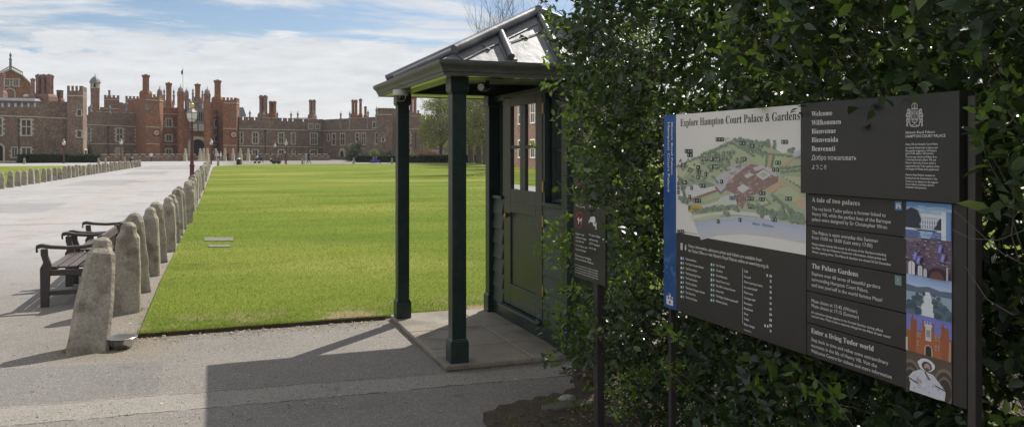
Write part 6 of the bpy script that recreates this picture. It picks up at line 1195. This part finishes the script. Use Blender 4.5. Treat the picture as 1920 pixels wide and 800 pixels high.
wall(f, 714, 742, 203, 203.5, m_bdark, rw, 10, name='tower', merlon=(.5, .6), o=1.2); wall(f, 742.1, 905, 218, 215, m_bdark, rw, 12, merlon=(.85, .72)); courses(f, [(742,242,905,240)], rw); courses(f, [(714,214.5,742,214.5)], rw, base=1.2)
for a_ in ((763.5,247,770.5,270,1,2),(794.5,243,801.5,253,1,1),(795,260,802,275,1,2),(821,267,831,276,2,1),(820,281,831,287,3,1),(763,276,771,288,1,1),(860,246,872,270,2,2)): window(f, *a_, rw)
window(f,722,257.5,728,266,1,1,rw,base=1.2); pipe(f, 779.5, 243, 290, rw); chimney(774.3, 181.5, 219, 14, 174, rw, 2, m_bred); chimney(784, 207, 219, 4.5, 174, rw, 1, m_bred)
chimney(824, 192, 219, 13, 176, rw, 1, m_bdark)
# ---- moat parapet, bridge beasts
def moat(px0, d0, px1, d1, ytop, label, ybase=302.5):
    f = Fac(px0, d0, px1, d1); t = thing('moat_wall', label, 'wall', f.w(f.L/2, 0)); mb = MB(); z1 = 1.35; f.box(mb, 0, f.L, -.1, z1*.62, -.3, .3); n = int(f.L/1.25)
    for i in range(n):
        u = i*f.L/n; f.box(mb, u+.05, u+.78, z1*.62, z1*.9, -.25, .25); f.box(mb, u, u+.84, z1*.9, z1, -.30, .31, 1); f.box(mb, u+.84, u+f.L/n, z1*.62, z1*.69, -.3, .31, 1)
    mb.build('brickwork', [m_bdark, m_dress], t)
moat(190, 139, 371, 152, 0, 'low battlemented moat wall left of the gatehouse arch'); moat(393, 153.5, 618, 163, 0, 'low battlemented moat wall right of the gatehouse arch')
def beast():
    t = thing('heraldic_beast_statue', 'x', 'statue', (0,0,0), 'stone beasts along the moat bridge'); b = MB(); b.box(-.33,.33,-.33,.33,0,1.1); b.box(-.4,.4,-.4,.4,1.1001,1.22); b.box(-.4,.4,-.4,.4,-.02,.12); b.build('pedestal', m_dress, t, bevel=.02)
    b = MB(); b.lathe([(.32,1.22),(.34,1.32),(.25,1.5),(.22,1.75),(.28,1.95),(.27,2.08),(.13,2.2)], (0,.05,0), 12); b.lathe([(.08,2.16),(.18,2.22),(.23,2.36),(.18,2.5),(.05,2.58)], (0,-.04,0), 12); b.tube([(0,-.14,2.34),(0,-.28,2.30)], [.10,.06], 8); b.tube([(-.14,-.02,2.0),(-.16,-.2,1.75),(-.15,-.26,1.24)], [.09,.075,.06], 8); b.tube([(.14,-.02,2.0),(.16,-.2,1.75),(.15,-.26,1.24)], [.09,.075,.06], 8); b.tube([(-.09,0,2.48),(-.11,0,2.6)], [.04,.015], 6); b.tube([(.09,0,2.48),(.11,0,2.6)], [.04,.015], 6); b.build('beast', m_dress, t)
    b = MB(); b.hexa([(-.17,-.36,1.25),(.17,-.36,1.25),(.17,-.30,1.25),(-.17,-.30,1.25)], [(-.2,-.30,1.8),(.2,-.30,1.8),(.2,-.24,1.8),(-.2,-.24,1.8)]); b.build('shield', m_dress, t, bevel=.01); return t
bst = beast()
for i, (px, d_, nm) in enumerate(((347.5,149,'stone beast statue at the left foot of the gatehouse arch'),(375.5,151,'stone beast statue at the right foot of the gatehouse arch'),(382,148,'stone beast statue by the bridge end, just right of the arch'),(389,148.5,'stone beast statue at the inner right of the bridge, left of the waiting visitors'),(405,153,'stone beast statue behind the waiting visitors'),(422,153,'stone beast statue right of the visitors, left of the dark-clad person'),(437,153.5,'stone beast statue below the right-hand roundel'),(451,154,'stone beast statue at the right corner of the gatehouse'),(465.5,154.5,'outermost stone beast statue, right of the gatehouse'))):
    place(bst, i == 0, W(px, d=d_), R(-22), nm, (.85, .85, .92))
mb = MB(); fb = Fac(372, 145, 392, 146); fb.box(mb, 0, fb.L, 0, .14, -3, 0); fb.box(mb, .3, fb.L-.3, .1401, .28, -3, -.4); tag(mb.build('bridge_steps', m_dress, loc=fb.w(fb.L/2, 0)), 'pale stone kerb and step leading on to the moat bridge', 'steps')
# ---- brick barracks across the avenue, outside the frame: the kiosk panes mirror it
f = Fac(-900, 1, -800, 1); f.p = Vector((-26., 46., 0)); f.t = Vector((0, 1, 0)); f.n = Vector((1, 0, 0)); f.L = 62.
bk = thing('barrack_block', 'long red brick block with white sash windows beyond the left lawn', 'building', (-26, 77, 0))
mb = MB(); f.box(mb, 0, 62, -.1, 8.4, -9, 0); mb.build('wall', m_bmid, bk); mb = MB(); f.box(mb, -.3, 62.3, 8.4, 8.75, -9.3, .35); mb.add([f.w(-.2,8.75,.3), f.w(62.2,8.75,.3), f.w(60,12,-4.5), f.w(2,12,-4.5), f.w(-.2,8.75,-9.3), f.w(62.2,8.75,-9.3)], [(0,1,2,3),(3,2,5,4),(0,3,4),(1,5,2)]); mb.build('roof', m_slate, bk)
m_sash = mat('white_sash', (.75,.73,.70), .5)
for j, (z0, z1) in enumerate(((1.0,3.0),(4.6,6.8))):
    for i in range(17):
        u = 1.6+i*3.6; mb = MB(); f.box(mb, u, u+.14, z0, z1, -.02, .08); f.box(mb, u+1.2, u+1.34, z0, z1, -.02, .08); f.box(mb, u+.1401, u+1.1999, z1-.14, z1, -.02, .08); f.box(mb, u+.1401, u+1.1999, z0, z0+.14, -.02, .08); f.box(mb, u+.1401, u+1.1999, (z0+z1)/2-.04, (z0+z1)/2+.04, -.02, .07); f.box(mb, u+.63, u+.71, z0+.1401, z1-.1401, -.02, .06)
        w_ = mb.build('window', m_sash, bk); g = MB(); f.box(g, u+.1, u+1.24, z0+.1, z1-.1, -.03, .02); g.build('pane', m_pane, w_)
# ---------------------------------------------------------------- trees and shrubs
m_tbark = mat('tree_bark', (.085,.072,.058), .95, col2=(.13,.115,.095), vs=3, bump=.4, stretch=(4,4,1))
GR = {'yellow': [(0.,(.15,.18,.04)),(.5,(.26,.28,.07)),(1.,(.38,.38,.12))], 'olive': [(0.,(.12,.125,.07)),(.5,(.19,.19,.10)),(1.,(.30,.28,.16))], 'dark': [(0.,(.010,.022,.012)),(.6,(.020,.038,.018)),(1.,(.035,.055,.025))], 'bright': [(0.,(.07,.12,.02)),(.5,(.12,.18,.03)),(1.,(.19,.24,.05))], 'red': [(0.,(.14,.07,.045)),(.5,(.24,.13,.08)),(1.,(.34,.21,.13))], 'pale': [(0.,(.12,.14,.08)),(.5,(.22,.24,.15)),(1.,(.36,.38,.28))]}
MG = {k: leafmat('foliage_'+k, v, .5, .3, (.25,.32,.05) if k in ('yellow','bright','olive') else (.06,.09,.03), .3) for k, v in GR.items()}
def cloud(centres, n, size, mname, parent, name='crown', flat_=.7, hollow=.55):
    """leaf-sized faces through the volume of several lobes, denser to their outsides"""
    cs = np.array([c[:3] for c in centres]); rs_ = np.array([c[3:] if len(c) > 4 else [c[3]]*3 for c in centres]); vol = rs_.prod(1)**.72; i = RNG.choice(len(cs), n, p=vol/vol.sum()); d = rdir(n); r = hollow+(1-hollow)*RNG.random(n)**.7*1.0; r *= 1+.13*np.sin(d[:, 0]*7+d[:, 2]*9+i)+.08*RNG.normal(size=n)
    P = cs[i]+d*rs_[i]*r[:, None]; k = P[:, 2] > .05; P, d = P[k], d[k]; n = len(P); L = size*RNG.uniform(.6, 1.4, n); V, F = leaves(P, rdir(n)+d*.3, rdir(n), L, L*.32, six=False); return npmesh(name, V, F, MG[mname], parent)
def limbs(mb, base, h, r, rs, n=6, spread=.5, twig=2, lean=0.):
    pts = [Vector(base)+Vector((0,0,-.1))]; rad = [r*1.25]; d = Vector((lean, 0, 1)).normalized()
    for i in range(5): d = (d+Vector((rs.gauss(0,.05), rs.gauss(0,.05), .1))).normalized(); pts.append(pts[-1]+d*h*.55/5); rad.append(r*(1-.09*i))
    mb.tube(pts, rad, 9)
    for i in range(n): j = rs.randint(2, 5); a_ = rs.uniform(0, 6.28); branch(mb, pts[j], (math.cos(a_)*spread*1.6, math.sin(a_)*spread*1.6, 1), h*rs.uniform(.32, .5), rad[j]*.5, twig, rs, 6, .16, .12)
def tree(px, d_, h, lobes, nleaf, size, mname, label, r=.3, name='tree', group=None, n=6, seed=0, twig=1, lz=None):
    c = W(px, d=d_); t = thing(name, label, 'tree', c, group); mb = MB(); limbs(mb, c, h, r, random.Random(seed), n, twig=twig); mb.build('trunk', m_tbark, t)
    if nleaf: cloud([(c.x+a*CA+e*SA, c.y-a*SA+e*CA, z, rx, rx, rz) for a, e, z, rx, rz in lobes], nleaf, size, mname, t)
    return t
rt_ = random.Random(77)
def lobes(h, w, base, n, seed):
    rs = random.Random(seed); out = []
    for i in range(n): z = base+(h-base)*rs.uniform(.12, .92); k = math.sin(math.pi*min(1, max(0, (z-base)/(h-base)))**.8)*.8+.25; a_ = rs.uniform(0, 6.28); q = w*k*rs.uniform(.2, .72); rr_ = w*rs.uniform(.22, .38); out.append((q*math.cos(a_), q*math.sin(a_), z, rr_, rr_*.8))
    return out
tree(826, 128, 11.5, lobes(11.5, 4.2, 1.9, 24, 1), 12000, .19, 'yellow', 'tree in fresh yellow-green leaf between the kiosk columns', .28, seed=1, twig=2, n=9)
for i, (px, d_, h, mn, lb, w, lx) in enumerate(((862,125,13,'olive','leftmost of the big dull-leaved trees on the right edge of the lawn',5.,0),(884,118,13.5,'olive','big twiggy tree seen between the porch column and the kiosk, its leaning trunk leftmost there',5.,0),(899,112,13,'olive','big twiggy tree second from left beside the kiosk wall',5.,0),(912,104,12.5,'olive','big twiggy tree just left of the kiosk corner post',5.,0),(940,92,12.5,'olive','lawn-edge tree seen through the kiosk door panes',5.,0),(985,80,12.,'olive','lawn-edge tree behind the kiosk door',5.,0),(1050,68,12.,'olive','lawn-edge tree behind the kiosk right window',5.,0))):
    tree(px, d_, h, lobes(h, w*1.15, 1.9 if i < 4 else 2.6, 24, 10+i), 12000 if i < 4 else 7000, .19, mn, lb, .42, 'broad_tree', 'big trees along the right edge of the lawn', 10, 10+i, 2)
# a bare tree beyond the kiosk roof
c = W(952, d=62.); t = thing('bare_tree', 'leafless tree whose fine twigs show above the kiosk roof ridge', 'tree', c); mb = MB(); rs9 = random.Random(3); pts = [c+Vector((0,0,-.1)), c+Vector((.1,0,3)), c+Vector((0,.1,6.))]; mb.tube(pts, [.3,.24,.16], 8); mb.build('trunk', m_tbark, t)
mb = MB()
for i in range(20): a_ = rs9.uniform(0, 6.28); branch(mb, pts[rs9.choice((1, 2, 2, 2))], (math.cos(a_)*.75, math.sin(a_)*.75, 1.1), rs9.uniform(4.6, 7.0), .09, 3 if i < 12 else 2, rs9, 4, .15, .22)
mb.build('branches', mat('grey_branches', (.16,.15,.15), .95), t)
# hedges and shrubs before the palace
def clipped(px0, d0, px1, d1, h, dep, label, mname='dark', n=5000, size=.16):
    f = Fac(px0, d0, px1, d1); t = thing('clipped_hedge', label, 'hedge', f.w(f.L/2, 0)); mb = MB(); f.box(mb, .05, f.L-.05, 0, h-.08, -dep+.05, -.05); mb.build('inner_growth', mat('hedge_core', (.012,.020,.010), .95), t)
    A_ = [(f.L*h, 0), (f.L*dep, 1)]; k = RNG.random(n) < .6; u = RNG.uniform(0, f.L, n); z = np.where(k, RNG.uniform(0, h, n), h+RNG.normal(0, .03, n)); o = np.where(k, RNG.normal(0, .04, n), RNG.uniform(-dep, 0, n)); P = np.stack([f.p.x+f.t.x*u+f.n.x*o, f.p.y+f.t.y*u+f.n.y*o, z], 1); L = size*RNG.uniform(.6, 1.3, n); V, F = leaves(P, rdir(n), rdir(n), L, L*.35, six=False); npmesh('leaves', V, F, MG[mname], t)
clipped(35, 120, 188, 127, 1.25, 2., 'dark clipped hedge along the foot of the left wing'); clipped(666, 131, 905, 122, 1.12, 1.8, 'long dark clipped hedge below the right wing beyond the lawn', n=9000)
def shrub(px, d_, lb, lobs, n, size, mn, name='shrub', cat='shrub', stems=5):
    c = W(px, d=d_); t = thing(name, lb, cat, c); mb = MB(); rs = random.Random(int(px)); s = max(l[2] for l in lobs)
    for i in range(stems): a_ = rs.uniform(0, 6.28); mb.tube([c, c+Vector((.15*math.cos(a_), .15*math.sin(a_), s*.4)), c+Vector((.4*math.cos(a_), .4*math.sin(a_), s*.8))], [.06,.04,.02], 5)
    mb.build('stems', m_tbark, t); cloud([(c.x+a*CA+e*SA, c.y-a*SA+e*CA, z, rx, rx, rz) for a, e, z, rx, rz in lobs], n, size, mn, t, 'foliage', hollow=.35)
shrub(168.5, 133, 'dark clipped cone-shaped yew beside the left turret', [(0,0,.7+k*.42,.95-k*.16,.5) for k in range(6)], 3000, .12, 'dark', 'topiary_cone', 'topiary', 1)
shrub(668, 140, 'tall dark spreading yew before the oblique range', [(-.8,0,1.2,1.2,1.2),(.6,0,1.3,1.3,1.3),(0,0,2.2,1.0,1.1),(.5,0,3.0,.6,.8),(-1.2,0,.6,.9,.7)], 3800, .16, 'dark', 'yew_bush')
shrub(664, 146, 'pale flowering shrub topping the dark yew', [(-.5,0,2.8,.7,.5),(.4,0,3.1,.6,.5),(.9,0,2.3,.4,.5)], 1300, .15, 'pale')
shrub(703, 134, 'rounded yellow-green shrub behind the clipped hedge', [(0,0,1.1,1.0,1.1),(-.3,0,1.5,.7,.6)], 1900, .12, 'bright'); shrub(712, 137, 'dark rounded shrub right of the yellow-green one', [(0,0,1.0,1.0,1.1),(.4,0,1.4,.7,.5)], 1600, .13, 'dark'); shrub(728, 135, 'dark shrub beside the far porch column', [(0,0,1.0,1.0,.9),(.5,0,1.5,.7,.6)], 1700, .13, 'dark')
shrub(795, 133, 'russet twiggy bush behind the clipped hedge', [(-1.2,0,1.2,1.0,1.0),(0,0,1.5,1.2,1.2),(1.3,0,1.3,1.1,1.0),(2.3,0,1.0,.9,.8)], 2600, .15, 'red'); shrub(838, 131, 'low leafy green shrub right of the russet bush', [(0,0,1.0,1.0,.7),(-1,0,.8,.8,.6),(.9,0,.9,.8,.6)], 1500, .13, 'bright')
shrub(775, 132, 'low russet bush next to the far porch column', [(0,0,1.0,.9,.7)], 900, .13, 'red')
# woodland and planting behind the tall hedge (seen in glints between its leaves)
for i, (X, Y, h, w) in enumerate(((14,16,8,3.4),(19,9,8.5,3.6),(11.,7.5,6,2.4),(24,24,10,4.4),(17,30,8,3.5))):
    c = Vector((X, Y, 0)); t = thing('background_tree', ('leafy tree behind the tall hedge, level with the sign', 'leafy tree deepest behind the right end of the hedge', 'small leafy tree close behind the hedge', 'tallest leafy tree far behind the hedge', 'leafy tree behind the kiosk to the right')[i], 'tree', c); mb = MB(); limbs(mb, c, h, .22, random.Random(50+i), 5, twig=1); mb.build('trunk', m_tbark, t); cloud([(c.x+a, c.y+e, z, rx, rx, rz) for a, e, z, rx, rz in lobes(h, w, 1.4, 14, 60+i)], 3800, .24, 'olive' if i % 2 else 'bright', t)
# ---------------------------------------------------------------- lamp posts
m_lampred = mat('dark_red_iron', (.085,.022,.022), .45, col2=(.11,.03,.028), vs=6); m_gold = mat('gilding', (.70,.50,.16), .35, 1.); m_lglass = mat('lantern_glass', (.70,.72,.72), .2, spec=.8); m_lgrey = mat('lantern_metal', (.30,.30,.32), .5)
def lamp():
    t = thing('street_lamp', 'x', 'street lamp', (0,0,0), 'red iron lamp posts with glazed lanterns'); b = MB()
    b.lathe([(.20,0),(.20,.12),(.16,.16),(.13,.20),(.125,.75),(.15,.80),(.15,.86),(.105,.95),(.10,1.4),(.115,1.44),(.095,1.5),(.082,2.9),(.10,2.94),(.075,3.0),(.065,3.32),(.085,3.40),(.06,3.44)], (0,0,0), 16); b.tube([(-.22,0,3.05),(.22,0,3.05)], .016, 6); b.build('post', m_lampred, t)
    b = MB(); ro, z0, z1, zr = .37, 3.50, 4.02, 4.30
    for i in range(6):
        a_ = 2*math.pi*(i+.5)/6; a2 = 2*math.pi*(i+1.5)/6; p = lambda r, z, a: (r*math.cos(a), r*math.sin(a), z); b.tube([p(.18, 3.44, a_), p(.33, 3.62, a_), p(ro, z1, a_)], .015, 5); b.tube([p(ro, z1, a_), p(.10, zr, a_)], .012, 5); b.tube([p(ro, z1, a_), p(ro, z1, a2)], .018, 5); b.tube([p(.33, 3.62, a_), p(.33, 3.62, a2)], .012, 5); b.tube([p(.18, 3.44, a_), p(.18, 3.44, a2)], .015, 5)
    lf = b.build('lantern_frame', m_lampred, t); b = MB(); b.lathe([(.16,3.45),(.31,3.62),(.35,4.0)], (0,0,0), 6, 0, False, .5); b.build('lantern_glass', m_lglass, lf)
    b = MB(); b.lathe([(.36,4.03),(.22,4.17),(.10,4.30)], (0,0,0), 6, 0, False, .5); b.build('lantern_roof', m_lgrey, lf)
    b = MB(); b.lathe([(.11,4.30),(.13,4.34),(.12,4.40),(.09,4.44),(.11,4.50),(.08,4.56),(.02,4.60),(.035,4.64),(.0,4.68)], (0,0,0), 12)
    for i in range(6): a_ = i*math.pi/3; b.tube([(.11*math.cos(a_), .11*math.sin(a_), 4.40), (.14*math.cos(a_), .14*math.sin(a_), 4.47), (.06*math.cos(a_), .06*math.sin(a_), 4.56)], .018, 5)
    b.build('crown_finial', m_gold, t); return t
lm = lamp()
for i, (px, d_, h, lb) in enumerate(((360,47.5,4.62,'tall red lamp post with gilt crown beside the bollard row, nearest of all lamps'),(396,108,3.55,'distant lamp post before the gatehouse, at the end of the bollard row'),(119.5,117,3.62,'distant lamp post in front of the left wing wall'),(227,128,3.9,'distant lamp post between left wing and gatehouse'),(536.5,109,3.45,'distant lamp post before the right range, by the green cart'),(515.5,142,3.4,'farthest lamp post, close to the right moat wall'))):
    place(lm, i == 0, W(px, d=d_), R(12*i), lb, h/4.68)
# ---------------------------------------------------------------- people (far off)
def personmat(bands):
    m = bpy.data.materials.new('clothing_and_skin'); m.use_nodes = True; n, l = nt(m); b = n['Principled BSDF']; b.inputs['Roughness'].default_value = .85; tc = n.new('ShaderNodeTexCoord'); s = n.new('ShaderNodeSeparateXYZ'); l.new(tc.outputs['Object'], s.inputs[0]); mr = n.new('ShaderNodeMath'); mr.operation = 'DIVIDE'; mr.inputs[1].default_value = 1.8; l.new(s.outputs[2], mr.inputs[0]); r = n.new('ShaderNodeValToRGB'); r.color_ramp.interpolation = 'CONSTANT'; e = r.color_ramp.elements
    while len(e) < len(bands): e.new(.5)
    for i, (z, c) in enumerate(bands): e[i].position = z/1.8; e[i].color = (*c, 1)
    l.new(mr.outputs[0], r.inputs[0]); l.new(r.outputs[0], b.inputs['Base Color']); return m
SK = (.42,.25,.18)
def person(loc, rz, label, shirt, trousers, hair, pose='stand', group=None, h=1.72, skirtz=.9):
    k = h/1.75
    J = {'pel': (0,0,.95), 'chest': (0,0,1.32), 'neck': (0,0,1.50), 'head': (0,-.02,1.66), 'ls': (.19,0,1.43), 'rs': (-.19,0,1.43), 'le': (.25,0,1.15), 're': (-.25,0,1.15), 'lh': (.24,-.08,.90), 'rh': (-.24,-.08,.90), 'lhip': (.09,0,.90), 'rhip': (-.09,0,.90), 'lk': (.10,-.02,.50), 'rk': (-.10,-.02,.50), 'la': (.10,.03,.08), 'ra': (-.10,.03,.08), 'lt': (.11,-.14,.04), 'rt': (-.11,-.14,.04)}
    if pose == 'walk': J.update(lk=(.09,-.20,.52), la=(.09,-.28,.10), lt=(.09,-.44,.07), rk=(-.09,.05,.50), ra=(-.09,.34,.14), rt=(-.09,.22,.05), le=(.24,.14,1.17), lh=(.24,.06,.95), re=(-.24,-.14,1.17), rh=(-.22,-.32,1.02))
    if pose == 'push': J.update(chest=(0,-.16,1.28), neck=(0,-.26,1.44), head=(0,-.33,1.58), ls=(.19,-.2,1.37), rs=(-.19,-.2,1.37), le=(.24,-.30,1.12), lh=(.20,-.58,1.02), re=(-.24,-.30,1.12), rh=(-.20,-.58,1.02), lk=(.09,-.14,.50), la=(.09,-.12,.09), lt=(.09,-.28,.05), rk=(-.09,.10,.50), ra=(-.09,.36,.14), rt=(-.09,.24,.05))
    if pose == 'sit': J.update(pel=(0,0,.16), chest=(0,.0,.52), neck=(0,-.04,.70), head=(0,-.08,.86), ls=(.19,-.02,.63), rs=(-.19,-.02,.63), le=(.26,-.16,.42), lh=(.16,-.38,.42), re=(-.26,-.16,.42), rh=(-.16,-.38,.42), lhip=(.10,-.04,.13), rhip=(-.10,-.04,.13), lk=(.16,-.44,.48), rk=(-.16,-.44,.48), la=(.12,-.62,.07), ra=(-.12,-.62,.07), lt=(.12,-.78,.05), rt=(-.12,-.78,.05))
    names = list(J); idx = {n_: i for i, n_ in enumerate(names)}; E_ = [('pel','chest'),('chest','neck'),('neck','head'),('chest','ls'),('chest','rs'),('ls','le'),('le','lh'),('rs','re'),('re','rh'),('pel','lhip'),('pel','rhip'),('lhip','lk'),('lk','la'),('la','lt'),('rhip','rk'),('rk','ra'),('ra','rt')]
    RD = dict(pel=.15,chest=.16,neck=.055,head=.105,ls=.07,rs=.07,le=.045,re=.045,lh=.035,rh=.035,lhip=.10,rhip=.10,lk=.065,rk=.065,la=.045,ra=.045,lt=.035,rt=.035)
    me = bpy.data.meshes.new('person'); me.from_pydata([tuple(c*k for c in J[n_]) for n_ in names], [(idx[a_], idx[b_]) for a_, b_ in E_], []); bm = bmesh.new(); bm.from_mesh(me); lay = bm.verts.layers.skin.verify(); bm.verts.ensure_lookup_table()
    for n_ in names: bm.verts[idx[n_]][lay].radius = (RD[n_]*k, RD[n_]*k*(.75 if n_ in ('pel','chest') else 1))
    bm.verts[0][lay].use_root = True; bm.to_mesh(me); bm.free()
    o = bpy.data.objects.new('person', me); COL.objects.link(o); o.modifiers.new('skin', 'SKIN'); s_ = o.modifiers.new('sub', 'SUBSURF'); s_.levels = 1; s_.render_levels = 1
    zz = 0 if pose != 'sit' else -.8; b_ = [(0,(.03,.03,.03)),(.10*k,trousers),((skirtz+zz if pose != 'sit' else .16)*k,shirt),((J['neck'][2]-.02)*k,SK),(1.79,SK)] if pose != 'sit' else [(0,trousers),(.2,shirt),(.7,SK)]
    me.materials.append(personmat(b_)); o.location = loc; o.rotation_euler = (0,0,rz); tag(o, label, 'person', group)
    hd = J['head']; b = MB(); b.lathe([(.0,.135),(.07,.12),(.112,.05),(.116,0),(.10,-.07)], (hd[0]*k, hd[1]*k+.02, hd[2]*k), 12); hr = b.build('hair', mat('hair', hair, .8)); hr.parent = o; return o
person(W(283.4, d=138), R(160), 'person in a white shirt and dark trousers walking left of the gatehouse', (.70,.70,.72), (.03,.03,.05), (.05,.03,.02), 'walk')
G_ = 'visitors standing together before the gatehouse'
person(W(399.5, d=150), R(20), 'person in dark clothes, leftmost of the group before the gatehouse', (.06,.04,.07), (.05,.05,.09), (.35,.22,.10), 'stand', G_); person(W(403, d=151), R(-30), 'person in tan top and dark trousers, second of the group before the gatehouse', (.45,.33,.22), (.06,.05,.06), (.12,.07,.04), 'stand', G_, 1.66)
person(W(408.3, d=150), R(60), 'person in pale top and dark trousers, third of the group before the gatehouse', (.58,.52,.50), (.04,.04,.05), (.40,.30,.2), 'stand', G_); person(W(414, d=150), R(-60), 'person in white top and pale blue trousers, rightmost of the close group', (.72,.72,.74), (.30,.32,.42), (.30,.16,.08), 'stand', G_, 1.76)
person(W(426.8, d=151), R(10), 'person all in black standing alone right of the group', (.015,.015,.018), (.015,.015,.018), (.02,.02,.02), 'stand')
person(W(489.5, d=120), R(-112+20), 'person in a dark blue jacket bending over a pushchair', (.04,.07,.13), (.02,.025,.03), (.03,.02,.02), 'push')
person(W(574.5, d=113), R(-100), 'person in a pale blue coat walking with a darker companion', (.40,.43,.60), (.36,.38,.52), (.08,.05,.04), 'walk', 'couple walking past the lawn'); person(W(578.6, d=113), R(100), 'person in dark clothes beside the one in a pale blue coat', (.02,.02,.03), (.02,.02,.03), (.02,.02,.02), 'walk', 'couple walking past the lawn')
person(W(704.5, d=118), R(60), 'person in purple-blue clothes sitting on the grass edge, right of a pair', (.07,.05,.34), (.06,.05,.28), (.25,.18,.2), 'sit', 'people in blue sitting by the lawn'); person(W(700.6, d=118), R(-50), 'person in purple-blue clothes sitting on the grass edge, left of a pair', (.10,.08,.40), (.08,.07,.3), (.3,.2,.15), 'sit', 'people in blue sitting by the lawn')
person(W(535.5, d=112), R(0), 'person in a dark top, white cap and red trousers by the lamp post', (.05,.06,.10), (.20,.05,.05), (.75,.70,.60), 'stand')
# ---------------------------------------------------------------- bins, cart, pushchair
m_bin = mat('black_bin', (.02,.022,.022), .5); m_cartg = mat('cart_green', (.03,.055,.04), .7); m_galv = mat('galvanised', (.35,.36,.38), .5, .6)
c = W(447, d=106); t = thing('litter_bin', 'black round litter bin at the far corner of the lawn', 'litter bin', c); b = MB(); b.lathe([(.24,0),(.26,.05),(.26,.62),(.28,.66),(.28,.70)], c, 16); b.build('bin_body', m_bin, t); b = MB(); b.lathe([(.27,.70),(.25,.80),(.12,.88),(.0,.90)], c, 16); b.build('lid', m_galv, t)
o = copy_tree(p_); o.location = W(451.5, d=107); o.scale = (1.05,1.05,1.05); o['label'] = 'pale bollard touching the black litter bin'; o['group'] = 'single bollards far off by the palace'
c = W(246, d=118); t = thing('litter_bin', 'dark litter bin behind the far end of the left bollard row', 'litter bin', c); b = MB(); b.lathe([(.26,0),(.28,.05),(.28,.62),(.30,.66),(.30,.72)], c, 16); b.build('bin_body', m_bin, t); b = MB(); b.lathe([(.29,.72),(.2,.82),(.0,.84)], c, 16); b.build('lid', m_bin, t)
c = W(516.5, d=113); t = thing('garden_trailer', 'low dark green open cart parked on the gravel by the lamp', 'cart', c); R_ = Vector((CA,-SA,0)); F_ = Vector((SA,CA,0))
def loc_(a, e, z): return tuple(c+R_*a+F_*e+Vector((0,0,z)))
b = MB(); b.hexa([loc_(-.55,-.35,.22), loc_(.70,-.35,.22), loc_(.70,.35,.22), loc_(-.55,.35,.22)], [loc_(-.80,-.42,.50), loc_(.76,-.42,.46), loc_(.76,.42,.46), loc_(-.80,.42,.50)]); b.build('body', m_cartg, t, bevel=.02)
b = MB(); b.tube([loc_(-.6,-.3,.45), loc_(-.8,-.2,.60), loc_(-.62,0,.66), loc_(-.5,.2,.5)], [.1,.14,.13,.08], 8); b.build('load', m_bin, t)
for a_ in (-.2, .45):
    for e_ in (-.4, .4): b = MB(); b.tube([loc_(a_, e_-.05, .17), loc_(a_, e_+.05, .17)], .17, 14); b.build('wheel', m_bin, t)
c = W(482, d=119); t = thing('pushchair', 'dark pushchair with pale hood in front of the bending person', 'pushchair', c)
b = MB(); b.tube([loc_(.45,-.2,1.0), loc_(.0,-.2,.45), loc_(-.3,-.2,.2)], .02, 6); b.tube([loc_(.45,.2,1.0), loc_(.0,.2,.45), loc_(-.3,.2,.2)], .02, 6); b.tube([loc_(.45,-.2,1.0), loc_(.45,.2,1.0)], .02, 6); b.tube([loc_(-.1,-.2,.5), loc_(.28,-.2,.15)], .02, 6); b.tube([loc_(-.1,.2,.5), loc_(.28,.2,.15)], .02, 6); b.build('frame', m_bin, t)
b = MB(); b.hexa([loc_(-.25,-.18,.38), loc_(.15,-.18,.42), loc_(.15,.18,.42), loc_(-.25,.18,.38)], [loc_(-.2,-.18,.48), loc_(.28,-.18,.85), loc_(.28,.18,.85), loc_(-.2,.18,.48)]); b.build('seat', m_bin, t, bevel=.02)
b = MB(); b.tube([loc_(-.02,-.19,.92), loc_(-.02,.19,.92)], .17, 12); b.build('hood', m_galv, t)
for a_ in (-.3, .3):
    for e_ in (-.2, .2): b = MB(); b.tube([loc_(a_, e_-.02, .14), loc_(a_, e_+.02, .14)], .14, 14); b.build('wheel', m_bin, t)

# ---------------------------------------------------------------- thin summer haze
hz = bpy.data.materials.new('haze'); hz.use_nodes = True; n, l = nt(hz); n.remove(n['Principled BSDF']); pv = n.new('ShaderNodeVolumePrincipled'); pv.inputs['Color'].default_value = (.86,.89,.93,1); pv.inputs['Density'].default_value = .00016; pv.inputs['Anisotropy'].default_value = .3; l.new(pv.outputs[0], n['Material Output'].inputs['Volume'])
b = MB(); b.box(-110, 110, -30, 262, -1.0, 24.); tag(b.build('haze', hz), kind='stuff')
